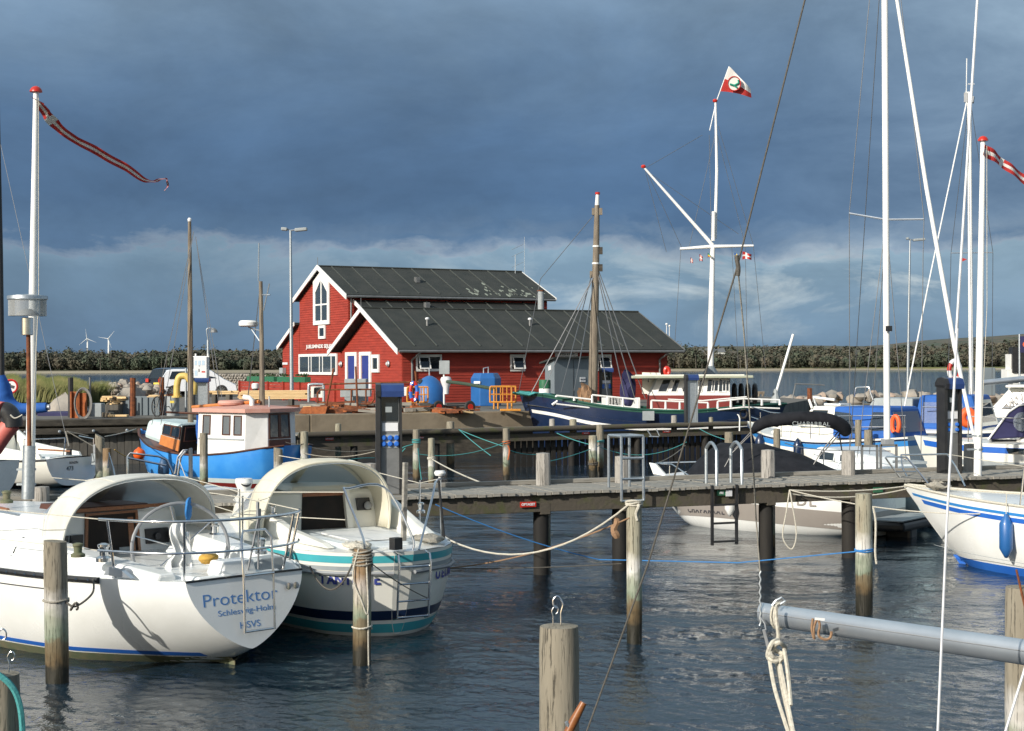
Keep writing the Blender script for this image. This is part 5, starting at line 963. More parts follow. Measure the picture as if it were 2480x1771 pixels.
lt = tag(obj('rope_coil', (lambda mb: (blob((0, 0, 0), .10, (1, 1.6, .6), 8, .2, 16)(mb), mb)[1])(MB()), M['orr'], smooth=60), 'ochre coil of rope and cloth lying on the stern locker by the wheel', 'rope coil'); lt.location = WM[b1.name] @ Vector((.55, .1, 1.06))
# pushpit
zr, zm = 1.60, 1.27
def ps(pts): return spline(pts, 5)
top = [(.95, 1.19, zr), (.35, .98, zr), (.05, .72, zr), (-.12, .3, zr), (-.12, -.3, zr), (.05, -.72, zr), (.25, -.90, zr)]
tb('pushpit_rail', b1, 'steel', [ps(top)], .016, 10); tb('pushpit_rail', b1, 'steel', [ps([(x + .02, y * 1.0, zm + .0) for x, y, z in top])], .013, 8)
for (x, y) in ((.85, 1.15), (.05, .72), (-.02, -.62), (.25, -.9)):
    tb('pushpit_post', b1, 'steel', [[(x, y, zr), (x * .9 + .12, y * .9, .97)]], .014)
la, lb = .12, -.26
lad = tb('stern_ladder', b1, 'steel', [[Vector((-.16, la, .4)), Vector((-.14, la, 1.0)), Vector((-.10, la, 1.38)), Vector((-.06, la - .05, 1.46)), Vector((-.06, lb + .05, 1.46)), Vector((-.10, lb, 1.38)), Vector((-.14, lb, 1.0)), Vector((-.16, lb, .4))]], .014)
for z in (1.0, .41): tb('rung', lad, 'steel', [[(-.15, la, z), (-.15, lb, z)]], .014)
for dy in (-.52, -.62): part('exhaust_vent', b1, 'steel', lambda mb: mb.lathe([(.038, 0), (.038, .012), (.02, .014)], (-.05 , dy, .82), 16, (-1, 0, 0)), 30)
part('backstay_purchase', b1, 'grey', lambda mb: [mb.box((-.02, -.16, 1.62), (.03, .04, .12)), mb.tube([(-.02, -.16, 1.6), (.1, -.1, 1.02)], .012, n=6), mb.tube([(-.02, -.16, 1.6), (.08, -.22, 1.02)], .012, n=6), mb.tube([(0, -.16, 1.68), (0, -.16, 1.75)], .02, n=6)])
tb('lifeline', b1, 'rope', [[(.95, 1.19, zr), (4.2, 1.72, zr + .02), (7, 1.5, zr + .08)], [(.95, 1.19, zm), (4.2, 1.70, zm + .02), (7, 1.5, zm + .06)], [(.25, -.9, zr), (2.1, -1.42, zr), (4.2, -1.7, zr), (7, -1.5, zr)]], .006, 5)
tb('stanchion', b1, 'steel', [[(4.2, 1.72, 1.0), (4.2, 1.72, 1.62)]], .012); tb('stanchion', b1, 'steel', [[(2.1, -1.42, 1.0), (2.1, -1.42, 1.62)]], .012)
part('fairlead', b1, 'alu', lambda mb: mb.prism([(1.0, 1.06, 1.0), (.55, 1.0, 1.0), (.7, 1.02, 1.07), (.92, 1.05, 1.09)], (0, .05, 0)))
part('cleat', b1, 'steel', lambda mb: [mb.tube([(3.3, 1.48, 1.03), (3.05, 1.5, 1.05)], .014, n=6), mb.box((3.18, 1.49, 1.01), (.06, .03, .05))])
part('locker_box', b1, 'gbox', lambda mb: mb.hexa(*[[Vector(q) + Vector((0, -.45, 0)) for q in s2] for s2 in fr(.12, .4, .17, .17, .98, 1.12, .03, -.03, .03)]), bevel=.015)
WB1 = WM[b1.name]
fx = -.045; rt = Vector((0, -1, 0)); W3 = WB1.to_3x3()
def tword(s_, sz, y, z, m, **k):
    bx = -.009 - .0; xx = h1.sx(0, z) - .0016; text('lettering', s_, sz, WB1 @ Vector((xx, y, z)), W3 @ rt, W3 @ Vector((.16, 0, 1)), M[m], b1, depth=.0004, **k)
tword('Protektor', .19, .09, .76, 'letter', sx=1.25, bold=-.001); tword('Schleswig-Holm', .085, .02, .62, 'letter', sx=1.35); tword('HSVS', .1, .0, .47, 'letter', sx=1.2)
# ---------------------------------------------------------------- the cream yacht lettered TANTØJE
b2 = thing('sailboat', 'cream sailboat with teal stripes lettered TANTØJE, beige sprayhood and stern ladder', 'sailboat', (-1.27, 18.35, 0), hd(-.47, .883))
h2 = Hull([(0, .12, 1.02, .02), (.12, .46, 1.02, -.05), (.35, .74, 1.02, -.12), (.8, 1.0, 1.02, -.25), (2, 1.27, 1.03, -.4), (4, 1.4, 1.08, -.45), (6.4, .85, 1.2, -.3), (7.8, .01, 1.3, .3)], p=.62, q=1.2, rake0=.22, rake1=.5)
h2.shell('hull', M['gel2'], b2); h2.deck('side_deck', M['gel'], b2, .0, 0, 7.8, .03)
h2.band('teal_stripe', M['teal'], b2, .04, .125, out=.006, stern=True); h2.band('grey_band', M['gbox'], b2, .165, .215, out=.006, stern=True); h2.line('rub_rail', M['grey'], b2, 0, 7.6, -.245, .025, out=.012)
h2.band('navy_stripe', M['navy'], b2, .2, .315, 0, 7, z=True, out=.006, stern=True); h2.band('teal_boot_stripe', M['teal'], b2, .045, .155, 0, 7, z=True, out=.006, stern=True); h2.band('fouled_boot_top', M['alg'], b2, -.1, .0, 0, 7, z=True, out=.006)
h2.band('cove_line', M['letter2'], b2, .34, .352, 1.5, 3.6, out=.007, sides=(1,))
part('cockpit_well', b2, 'deck', lambda mb: mb.hexa(*fr(.5, 2.4, .5, .62, .9, 1.075)))
for s_ in (1, -1): part('coaming', b2, 'gel2', lambda mb: mb.prism([(.55, s_ * .62, 1.04), (2.5, s_ * .86, 1.04), (2.5, s_ * .86, 1.42), (1.5, s_ * .78, 1.2), (.7, s_ * .66, 1.1)], (0, s_ * .14, 0)), bevel=.03)
b_, t_ = fr(2.4, 5.4, .98, .5, 1.0, 1.58, .08, -.5, .12, 1.1, 1.42); part('coachroof', b2, 'gel2', lambda mb: mb.hexa(b_, t_), bevel=.05); F = sides(b_, t_)
part('companionway', b2, 'dark', lambda mb: mb.panel(F['aft'], .30, .02, .62, .9, .012)); part('companionway_trim', b2, 'teak', lambda mb: mb.panel(F['aft'], .30, .86, .62, .94, .03)); part('bulkhead_edge', b2, 'gel2', lambda mb: mb.panel(F['aft'], .62, .0, .66, .98, .09))
part('hatch_garage', b2, 'gel2', lambda mb: mb.hexa(*fr(2.5, 3.6, .5, .46, 1.56, 1.63, .05, -.1, .05)), bevel=.02); f = part('compass', b2, 'black', lambda mb: mb.panel(F['aft'], .72, .50, .82, .78, .06)); part('compass_dome', f, 'grey', lambda mb: mb.lathe([(.055, 0), (.05, .03), (.02, .05)], F['aft'][0].lerp(F['aft'][1], .77) + Vector((-.04, 0, .36)), 12, (-1, 0, 0)))
for i in range(3): win(b2, F['port'], .62 - .22 * i, .35, .8 - .22 * i, .75, 'gel2', 'glas', .03, .015)
sprayhood(b2, 2.05, 3.9, .87, 1.08, 1.99, 'canvas', lean=.26, xm=2.6, y0=.18)
tb('pushpit_rail', b2, 'steel', [spline([(.05, .5, 1.03), (.05, .5, 1.2), (.3, .62, 1.72), (.36, .55, 1.76), (.30, .12, 1.76), (.06, -.12, 1.2), (.03, -.12, 1.03)], 5)], .014)
tb('pushpit_rail', b2, 'steel', [spline([(.03, -.2, 1.03), (.3, -.50, 1.6), (.42, -.6, 1.78), (.75, -.82, 1.80)], 5), [(.75, -.82, 1.8), (.75, -.84, 1.05)]], .014)
part('stern_light', b2, 'white', lambda mb: [mb.lathe([(.06, 0), (.075, .03), (.06, .06)], (.75, -.82, 1.84), 14), mb.tube([(.75, -.82, 1.78), (.75, -.82, 1.84)], .02, n=8)], 30); tb('flag_socket', b2, 'black', [[(.72, -.86, 1.06), (.75, -.80, 1.8)]], .016)
lad = tb('stern_ladder', b2, 'steel', [[(-.02, y, 1.02), (-.14, y, 1.0), (-.17, y, .9), (-.12, y, .5), (-.10, y, .26), (.0, y, .24)] for y in (.14, -.26)], .014)
for z in (.86, .66, .46, .27): tb('rung', lad, 'steel', [[(-.15 + (.86 - z) * .08, .14, z), (-.15 + (.86 - z) * .08, -.26, z)]], .012)
part('stern_lamp', b2, 'black', lambda mb: mb.box((.02, .1, 1.12), (.1, .12, .14), .3)); winch(b2, (1.9, .95, 1.34), .13, .06); winch(b2, (1.6, -.95, 1.3), .14, .06)
part('tiller_post', b2, 'grwood', lambda mb: mb.box((.62, -.28, 1.55), (.05, .05, .95), .1, .03)); part('mooring_coil', b2, 'ropeg', blob((.5, -.55, 1.1), .12, (1.6, 1.6, .35), 4, .3)); part('mooring_coil', b2, 'rope', blob((.35, .45, 1.09), .12, (1.3, 1.5, .3), 9, .3)); part('cockpit_cushion', b2, 'white', lambda mb: mb.box((1.2, .0, 1.1), (.9, .8, .03)))
tb('lifeline', b2, 'rope', [[(.35, .6, 1.72), (2.2, 1.28, 1.62), (4.3, 1.36, 1.68), (6.6, .8, 1.8)], [(.75, -.82, 1.8), (2.4, -1.3, 1.62), (4.3, -1.36, 1.68), (6.6, -.8, 1.8)], [(.3, .62, 1.4), (2.2, 1.26, 1.34), (4.3, 1.34, 1.4)]], .006, 5)
for (x, y) in ((2.2, 1.28), (4.3, 1.36), (2.4, -1.3), (4.3, -1.36)): tb('stanchion', b2, 'steel', [[(x, y, 1.04), (x, y, 1.66)]], .012)
part('foredeck_vent', b2, 'white', lambda mb: [mb.lathe([(.09, 0), (.09, .1), (.13, .2), (.12, .26)], (5.3, .2, 1.3), 16), ], 30); part('vent_mouth', b2, 'black', lambda mb: mb.lathe([(.08, 0), (.08, .01)], (5.22, .2, 1.5), 14, (-.6, 0, .6)))
WB2 = WM[b2.name]
def hullword(t, h, word, sz, x, zoff, m, side=1, sx=1, bold=.003, spread=1.0):
    # letters set one by one along the curved side
    W = WM[t.name]; step = sz * .72 * sx * spread; dx = -.01 if side > 0 else .01; xx = x
    for ch in word:
        b_, sh_, k_ = h.at(min(max(xx, 0), h.L)); zz = sh_ - zoff; a, b = h.pt(xx, zz, side, .006), h.pt(xx + dx * 4, zz, side, .006)
        r_ = (b - a); r_.z = 0
        if ch != ' ': text('lettering', ch, sz, W @ a, W.to_3x3() @ r_, Vector((0, 0, 1)), M[m], t, sx=sx, bold=bold)
        acc = 0; p_ = a
        while acc < step and 0 < xx + dx < h.L: xx += dx; q_ = h.pt(xx, zz, side, .006); acc += (q_ - p_).length; p_ = q_
hullword(b2, h2, 'TANTØJE', .15, .50, .33, 'letter2', sx=1.0, bold=.006, spread=.98)
w_ = 'JUELSMINDE'
for i, ch in enumerate(w_[:7]):
    xx = .10 + i * .085; a, b = h2.pt(xx, 1.02 - .33, -1, .008), h2.pt(xx + .02, 1.02 - .33, -1, .008); text('lettering', ch, .15, WB2 @ a, WB2.to_3x3() @ (b - a), (0, 0, 1), M['letter2'], b2, bold=.006)
# ---------------------------------------------------------------- blue and white wooden fishing boat
b3 = thing('fishing_boat', 'bright blue wooden fishing boat with white wheelhouse, salmon roof and orange-panelled cuddy', 'fishing boat', (-5.72, 41.4, 0), hd(-.80, .60))
h3 = Hull([(0, .45, 1.12, .1), (.35, .95, 1.06, -.1), (1.3, 1.28, .92, -.35), (2.8, 1.32, .84, -.4), (4.6, 1.05, 1.0, -.35), (5.7, .5, 1.25, -.1), (6.3, .02, 1.42, .2)], p=.6, q=1.1, rake0=.2, rake1=.35)
h3.shell('hull', M['boatblue'], b3); h3.deck('deck', M['teak'], b3, -.12, .1, 6.2, .02); h3.line('gunwale', M['brown'], b3, 0, 6.25, .0, .04, out=.0, flat=.7); h3.band('white_stripe', M['pblue'], b3, .12, .24, 0, 6, z=True, out=.006); h3.band('red_boot_stripe', M['maroon'], b3, -.02, .12, 0, 6, z=True, out=.006)
b_, t_ = fr(.55, 2.55, .92, .95, .78, 2.42, .05, -.05, .06); 
def oct_(z, k, dx=0): return [Vector(q) for q in ((.6 + dx, .45 - k, z), (.6 + dx, -.45 + k, z), (.95, -.95 + k, z), (2.75 - dx, -1.0 + k, z), (2.75 - dx, 1.0 - k, z), (.95, .95 - k, z))]
lo_, hi_ = oct_(.72, 0), oct_(1.98, .04, .04)
part('wheelhouse', b3, 'white', lambda mb: mb.add(lo_ + hi_, [(i, (i + 1) % 6, (i + 1) % 6 + 6, i + 6) for i in range(6)] + [(6, 7, 8, 9, 10, 11)]))
ro = [Vector((q.x + (q.x - 1.7) * .13, q.y * 1.13, 1.98)) for q in hi_]; part('wheelhouse_roof', b3, 'salmon', lambda mb: mb.add(ro + [q + Vector((0, 0, .1)) for q in ro] + [Vector((1.7, 0, 2.2))], [(i, (i + 1) % 6, (i + 1) % 6 + 6, i + 6) for i in range(6)] + [(6 + i, 6 + (i + 1) % 6, 12) for i in range(6)] + [(5, 4, 3, 2, 1, 0)]))
FP = (lo_[4], lo_[5], hi_[5], hi_[4]); FA_ = (lo_[0], lo_[1], hi_[1], hi_[0])
for (u0, u1) in ((.10, .27), (.52, .69), (.76, .93)): win(b3, FP, u0, .52, u1, .94, 'brown', 'glas2', .03, .02)
part('side_moulding', b3, 'gbox', lambda mb: mb.panel(FP, .02, .42, .98, .45, .02)); win(b3, FA_, .04, .44, .5, .98, 'brown', 'glas2', .05, .025); win(b3, FA_, .5, .44, .96, .98, 'brown', 'glas2', .05, .025); part('door_panel', b3, 'brown', lambda mb: mb.panel(FA_, .04, .02, .96, .42, .02))
part('lifebuoy', b3, 'salmon', lambda mb: mb.tube([(2.1 + .3 * math.cos(a), .35 + .3 * math.sin(a), 2.22) for a in [i * .5236 for i in range(12)]], .07, n=8, closed=True), True)
part('roof_vent', b3, 'white', lambda mb: [mb.tube([(1.35, .3, 2.1), (1.35, .3, 2.3), (1.4, .35, 2.36), (1.55, .42, 2.38)], .07, n=10)], True); tb('horn', b3, 'galv', [[(.9, .1, 2.1), (.9, .1, 2.4)]], .02)
# cuddy forward
cl, ch_ = [(3.3, 1.16, .9), (3.3, -1.16, .9), (5.5, -.55, 1.2), (5.5, .55, 1.2)], [(3.35, .98, 1.62), (3.35, -.98, 1.62), (5.35, -.5, 1.72), (5.35, .5, 1.72)]; part('cuddy', b3, 'pblue', lambda mb: mb.hexa(cl, ch_), bevel=.12); F3 = sides(cl, ch_)
part('cuddy_panel', b3, 'orwood', lambda mb: mb.panel(F3['port'], .48, .0, 1.0, .42, .02)); win(b3, F3['port'], .50, .44, .73, .92, 'brown', 'glas', .03, .02); win(b3, F3['port'], .74, .44, .98, .92, 'brown', 'glas', .03, .02)
part('cuddy_front', b3, 'dark', lambda mb: mb.panel(F3['aft'], .0, .0, 1, .98, .02)); [win(b3, F3['aft'], u, .35, u + .22, .9, 'brown', 'glas2', .03, .035) for u in (.05, .3, .55)]
part('tarpaulin', b3, 'blcanvas', blob((3.05, .55, 1.45), .24, (.4, .6, 2.0), 5, .4))
mst = [loc(b3, 'C1', 735, y, 1, .6) for y in (1110, 700)]
mh = loc(b3, 'D', 421, 492, 1, .15); ml = loc(b3, 'D', 424, 1062, 1, .15); tb('mast', b3, 'spar', [[Vector((ml.x, .15, .8)), Vector((mh.x * .4 + ml.x * .6, .15, 4)), Vector((mh.x, .15, mh.z))]], [.085, .075, .045]); part('mast_truck', b3, 'white', lambda mb: mb.lathe([(.05, 0), (.06, .06), (.03, .1)], (mh.x, .15, mh.z), 10))
tb('boom', b3, 'orwood', [[loc(b3, 'C1', 750, 660, 1, .15), loc(b3, 'C1', 1480, 600, 1, .15)]], .05); tb('steaming_pole', b3, 'brown', [[loc(b3, 'C1', 460, 715, 1, 1.2), loc(b3, 'C1', 935, 735, 1, .5)]], .03)
mz, mb_ = loc(b3, 'D', 579, 625, 1, 0), loc(b3, 'C1', 1515, 690, 1, 0); tb('mizzen_mast', b3, 'spar', [[Vector((mb_.x, 0, 2.1)), mz]], [.07, .05])
f = part('radar', b3, 'white', lambda mb: mb.lathe([(.2, 0), (.26, .03), (.27, .12), (.22, .17)], loc(b3, 'D', 552, 726, 1, 0), 18), 30); tb('radar_bracket', b3, 'galv', [[loc(b3, 'D', 552, 727, 1, 0), loc(b3, 'D', 578, 735, 1, 0)], [loc(b3, 'D', 556, 728, 1, 0), loc(b3, 'D', 578, 760, 1, 0)], [loc(b3, 'D', 575, 655, 1, 0), loc(b3, 'D', 600, 655, 1, 0)], [loc(b3, 'D', 585, 690, 1, 0), loc(b3, 'D', 598, 630, 1, 0)], [loc(b3, 'D', 575, 540, 1, 0), loc(b3, 'D', 574, 625, 1, 0)]], .018, 5)
tb('shroud', b3, 'wire', [[mh * .96, loc(b3, 'A3', 1100, 745, 1, 1.1)], [mh * .96, loc(b3, 'A3', 1165, 745, 1, 1.1)], [mh * .94, loc(b3, 'A3', 1590, 625, 1, 0)], [mh * .94, loc(b3, 'A3', 1620, 625, 1, 0)], [mz, loc(b3, 'A3', 1790, 625, 1, 0)], [mz, loc(b3, 'A3', 1880, 570, 1, 0)], [mz, loc(b3, 'A3', 1790, 590, 1, 0)]], .012, 4)
tb('halyard_coil', b3, 'roped', [[loc(b3, 'C1', 720, 1040 + 8 * i, 1, .3) + Vector((.06 * math.sin(i * 2.1), 0, 0)) for i in range(12)]], .02, 5)
# ---------------------------------------------------------------- small cream yacht at the left edge
b4 = thing('sailboat', 'small cream sailboat with outboard bracket and dark rub rail behind the drum lamp', 'sailboat', tuple(G('A3', 530, 1195)), hd(-.86, .5))
h4 = Hull([(0, .95, .78, .05), (1, 1.15, .74, -.15), (3, 1.3, .76, -.3), (5.5, .9, .9, -.25), (7, .02, 1.05, .2)], p=.6, q=1.2, rake0=-.12, rake1=.5)
h4.shell('hull', M['gel2'], b4); h4.deck('deck', M['gel'], b4, .0, 0, 7, .04); h4.line('rub_rail', M['rub'], b4, 0, 6.8, -.02, .03); h4.band('black_boot_stripe', M['black'], b4, -.02, .12, 0, 6, z=True)
part('cockpit_well', b4, 'deck', lambda mb: mb.box((1.2, 0, .80), (1.8, 1.1, .04)))
for s_ in (1, -1): part('coaming', b4, 'gel2', lambda mb: mb.prism([(.4, s_ * .65, .75), (3.0, s_ * .78, .75), (3.0, s_ * .78, 1.45), (2.4, s_ * .76, 1.12), (1.6, s_ * .7, 1.02), (.5, s_ * .66, .9)], (0, s_ * .1, 0)), bevel=.02)
b_, t_ = fr(3.0, 5.3, .88, .5, .75, 1.35, .05, -.4, .12, .8, 1.2); part('coachroof', b4, 'gel2', lambda mb: mb.hexa(b_, t_), bevel=.05); F = sides(b_, t_); part('companionway', b4, 'dark', lambda mb: mb.panel(F['aft'], .3, .05, .7, .95, .02)); part('bulkhead_trim', b4, 'brown', lambda mb: mb.panel(F['aft'], .0, .0, .12, 1, .03))
f = part('outboard_bracket', b4, 'gbox', lambda mb: mb.box((-.25, -.62, .72), (.2, .22, .3))); part('motor_head', f, 'grey', lambda mb: mb.box((-.3, -.62, .98), (.22, .2, .28)), bevel=.04)
tb('pushpit_rail', b4, 'steel', [[(.7, 1.05, .75), (.7, 1.05, 1.3), (.02, .9, 1.32), (-.02, .3, 1.32)], [(.1, -.85, .75), (.1, -.85, 1.25), (.9, -1.1, 1.3)], [(-.02, .3, 1.32), (.05, .3, .78)]], .014); tb('tiller', b4, 'teak', [[(.1, 0, .95), (1.2, .1, .98)]], .025)
tb('backstay', b4, 'wire', [[loc(b4, 'C8', 790, 870, 1, 0), loc(b4, 'C8', 590, 0, 1, 0), loc(b4, 'D', 0, 315, 1, 0)]], .008, 5); tb('mainsheet', b4, 'ropeg', [[loc(b4, 'C8', 775, 690, 1, 0), loc(b4, 'C8', 1090, 870, 1, -.6)], [loc(b4, 'C8', 775, 690, 1, 0), loc(b4, 'C8', 1020, 745, 1, -.6)], [loc(b4, 'C8', 760, 690, 1, 0), loc(b4, 'C8', 800, 860, 1, 0)]], .014, 5)
hullword(b4, h4, 'Jac', .16, 1.9, .25, 'letterd', bold=0); text('lettering', '473', .17, WM[b4.name] @ Vector((h4.sx(0, .5) - .012, .15, .5)), WM[b4.name].to_3x3() @ Vector((0, -1, 0)), (0, 0, 1), M['letterd'], b4); text('lettering', 'BENZIN', .09, WM[b4.name] @ Vector((h4.sx(0, .65) - .012, .0, .65)), WM[b4.name].to_3x3() @ Vector((0, -1, 0)), (0, 0, 1), M['letterd'], b4)
part('winch_block', b4, 'black', lambda mb: mb.box((.25, -.1, .92), (.12, .1, .16)))
# yacht mostly out of the picture with the blue sail cover, and the pink inflatable hung at its stern
b5 = thing('sailboat', 'yacht cut by the left edge showing a dark mast and bright blue sail cover', 'sailboat', (-12.4, 37.3, 0), hd(-.9, .43))
h5 = Hull([(0, .9, .95, .1), (1, 1.2, .92, -.15), (3, 1.5, .92, -.3), (6, 1.1, 1.05, -.3), (8.5, .02, 1.25, .2)], rake1=.5); h5.shell('hull', M['gel'], b5); h5.deck('deck', M['deck'], b5, .0, 0, 8.5, .04); b_, t_ = fr(2.4, 6, 1.0, .6, .95, 1.5, .1, -.5, .12); part('coachroof', b5, 'gel', lambda mb: mb.hexa(b_, t_), bevel=.05)
W5 = WM[b5.name].inverted(); d5 = 37.8
tb('mast', b5, 'black', [[W5 @ P('D', 4, 930, d5 + 1), W5 @ P('D', -1, 560, d5 + 1), W5 @ P('D', -9, 200, d5 + 1)]], .085, 12)
tb('sail_cover', b5, 'blcanvas', [spline([W5 @ P('C8', x, y, d5) for x, y in ((-30, 60), (0, 170), (30, 290), (100, 380), (200, 430), (330, 430), (450, 422), (540, 415))], 4)], [.42 - .012 * i for i in range(29)] if 0 else list(np.interp(range(29), [0, 4, 8, 12, 18, 28], [.18, .24, .26, .2, .14, .115])), 12)
tb('boom', b5, 'alu', [[W5 @ P('C8', 540, 415, d5), W5 @ P('C8', 575, 412, d5)]], .07, 12)
t = thing('inflatable_dinghy', 'faded pink inflatable dinghy with black bow patch hanging upright at the left edge', 'inflatable dinghy', tuple(P('C8', 60, 860, 36.8)))
tb_ = lambda n_, m_, pts, r, k=14: obj(n_, (lambda mb: mb.tube(spline([P('C8', x, y, d) for x, y, d in pts], 5), r, n=k))(MB()), M[m_], t, smooth=60)
tb_('inflated_tube', 'pink', [(-120, 470, 37), (-40, 450, 36.9), (40, 460, 36.8)], .22); tb_('bow_patch', 'black', [(40, 460, 36.8), (90, 480, 36.8), (140, 560, 36.8), (150, 640, 36.8)], .235); tb_('inflated_tube', 'pink', [(140, 600, 36.8), (70, 680, 36.8), (0, 780, 36.8), (-80, 900, 36.8)], .21)
tb_('floor_board', 'brown', [(-60, 560, 37.0), (60, 640, 37.0), (20, 780, 37.05), (-40, 860, 37.05)], .1); tb_('grab_line', 'rope', [(120, 500, 36.5), (170, 540, 36.5), (230, 520, 36.5), (260, 500, 36.5)], .02, 6)
# ---------------------------------------------------------------- dark blue wooden cutter beyond the far jetty
b6 = thing('fishing_cutter', 'long dark blue wooden cutter with oxide red wheelhouse and white rails beyond the far jetty', 'fishing cutter', (10.1, 57.2, 0), hd(-1, .03))
def cz(reg, x, y, v=0.0, ax=1): return loc(b6, reg, x, y, ax, v)
sh = [cz('A5', 2105, 772, .3), cz('A5', 1840, 785, 1.4), cz('A5', 1400, 822, 1.9), cz('A5', 1020, 812, 2.0), cz('A5', 700, 775, 1.9), cz('A5', 400, 715, 1.5), cz('A5', 165, 683, .1)]
h6 = Hull([(sh[0].x, .35, sh[0].z, .4), (sh[1].x, 1.5, sh[1].z, -.4), (sh[2].x, 1.95, sh[2].z, -.9), (sh[3].x, 2.05, sh[3].z, -1), (sh[4].x, 1.9, sh[4].z, -1), (sh[5].x, 1.3, sh[5].z, -.8), (sh[6].x, .03, sh[6].z, -.2)], p=.55, q=1.15, rake0=.5, rake1=.35)
X0, X1 = sh[0].x, sh[6].x; h6.shell('hull', M['navy'], b6); h6.band('green_bulwark', M['dgreen'], b6, -.0, .10, X0 + .05, X1 - .05, out=.01); h6.line('rail_cap', M['dgreen'], b6, X0, X1, .0, .05)
h6.band('white_stripe', M['white'], b6, .62, .74, X0 + .6, X1 - .3, out=.012); h6.deck('deck', M['grwood'], b6, -.45, X0 + .3, X1 - .3, .04)
def onside(reg, x, y, out=.03): q = cz(reg, x, y, 1.9); return q
wb = [cz('A5', 1105, 815, 1.1), cz('A5', 1700, 800, 1.1)]; xa, xb_ = wb[1].x, wb[0].x; zt = cz('A5', 1400, 590, 1.1).z; zmid = cz('A5', 1400, 712, 1.1).z
b_, t_ = fr(xa, xb_, 1.15, .8, .6, zmid, 0, -.08, .05); part('wheelhouse', b6, 'maroon', lambda mb: mb.hexa(b_, t_)); Fl = sides(b_, t_)
b2_, t2_ = fr(xa, xb_ - .08, 1.10, .75, zmid, zt, .0, -.3, .06); part('wheelhouse_upper', b6, 'white', lambda mb: mb.hexa(b2_, t2_)); F = sides(b2_, t2_)
for u in (.02, .16, .30, .46, .60): win(b6, F['port'], u + .3, .22, u + .395, .92, 'white', 'glas', .03, .02) if u > .3 else None
for u in (.66, .50, .32): pass
wl_ = F['port']
for (x0, x1) in ((1150, 1225), (1250, 1300), (1335, 1380), (1455, 1490), (1520, 1582), (1610, 1672)):
    a, b = loc(b6, 'A5', x0, 650, 1, 1.1), loc(b6, 'A5', x1, 650, 1, 1.1); tot = wl_[1].x - wl_[0].x; u0, u1 = (x0 - 1105) / 595, (x1 - 1105) / 595; win(b6, wl_, u0, .18, u1, .96, 'white', 'glas', .03, .03)
part('wheelhouse_roof', b6, mat('pale_green_roof', (.42, .44, .34), (.34, .36, .28), 4, .6), lambda mb: mb.box(((xa + xb_) / 2 - .1, 0, zt + .06), (abs(xb_ - xa) + 1.4, 2.9, .1)), bevel=.03)
rb = [cz('A5', 1010, 578, 1.2), cz('A5', 1800, 578, 1.2)]; part('roof_rail', b6, 'gel2', lambda mb: mb.prism([(rb[0].x, 1.3, rb[0].z - .05), (rb[1].x, 1.3, rb[0].z - .05), (rb[1].x, 1.3, rb[0].z + .08), (rb[0].x, 1.3, rb[0].z + .08)], (0, .06, 0)))
q = [cz('A5', 1062, 700, -.9), cz('A5', 1062, 545, -.9), cz('A5', 1195, 548, -.9), cz('A5', 1205, 700, -.9)]; part('gallows_screen', b6, 'gel2', lambda mb: mb.prism(q, (0, .1, 0)))
lb = tag(obj('horseshoe_buoy', (lambda mb: mb.tube([WM[b6.name] @ cz('A5', 1243 + 15 * math.cos(a), 535 + 24 * math.sin(a), .2) for a in [i * .449 for i in range(14)]], .07, n=8, closed=True))(MB()), M['redp'], smooth=True), 'bright red lifebuoy standing on the cutter wheelhouse roof', 'lifebuoy')
def railing(xs0, xs1, y0, y1, step=95):
    n = max(2, int(abs(xs1 - xs0) / step)); ps_ = []
    for i in range(n + 1):
        f_ = i / n; x = lerp(xs0, xs1, f_); p_ = cz('A5', x, lerp(y0, y1, f_), 1.85); ps_.append(p_); b, s_, k = h6.at(min(max(p_.x, X0), X1)); part('rail_post', b6, 'white', lambda mb: mb.tube([(p_.x, 1.85, s_), (p_.x, 1.85, p_.z)], [.05, .035], n=6))
    tb('rail', b6, 'white', [ps_], .032, 6); tb('rail', b6, 'white', [[p_ - Vector((0, 0, .3)) for p_ in ps_]], .028, 6)
railing(440, 700, 712, 742, 120); railing(700, 1035, 708, 742); railing(1130, 1540, 748, 765); railing(1610, 1800, 755, 735); railing(1800, 2060, 735, 745)
tb('rail', b6, 'white', [[cz('A5', 1250, 740, 1.85), cz('A5', 1500, 750, 1.85), cz('A5', 1820, 722, 1.85)]], .025, 6)
mt, ml, mk = cz('D', 1327, 432), cz('D', 1316, 892), cz('D', 1326, 456); mst = [ml, cz('D', 1319, 760), cz('D', 1323, 600), mk]
part('foremast', b6, 'spar', lambda mb: mb.tube([Vector((p_.x, 0, p_.z)) for p_ in ([Vector((ml.x, 0, .6))] + mst)], [.19, .18, .165, .13, .095], n=14), True); part('mast_head', b6, 'white', lambda mb: mb.tube([mk, mt], [.085, .065], n=10), True); part('mast_cap', b6, 'redp', lambda mb: mb.lathe([(.09, 0), (.09, .08)], mt, 10))
for yy in (549, 587): part('mast_band', b6, 'white', lambda mb: mb.lathe([(.135, 0), (.135, .06)], cz('D', 1323 + (587 - yy) * .03, yy), 12)); part('mast_block', b6, 'dkwood', lambda mb: mb.box(cz('D', 1334, yy + 8), (.14, .12, .26)))
part('block_at_head', b6, 'spar', lambda mb: [mb.box(cz('D', 1319, 470), (.15, .12, .25)), mb.box(cz('D', 1333, 470), (.15, .12, .25)), mb.box(cz('D', 1314, 610), (.14, .12, .25))])
W_ = []
for (a, b) in (((1325, 600), (1207, 865)), ((1325, 600), (1387, 880)), ((1326, 600), (1410, 885)), ((1328, 598), (1433, 885)), ((1316, 602), (1246, 872)), ((1325, 690), (1350, 885)), ((1322, 610), (1275, 868)), ((1326, 600), (1180, 872))): W_.append([cz('D', *a), cz('D', *b, v=1.5)])
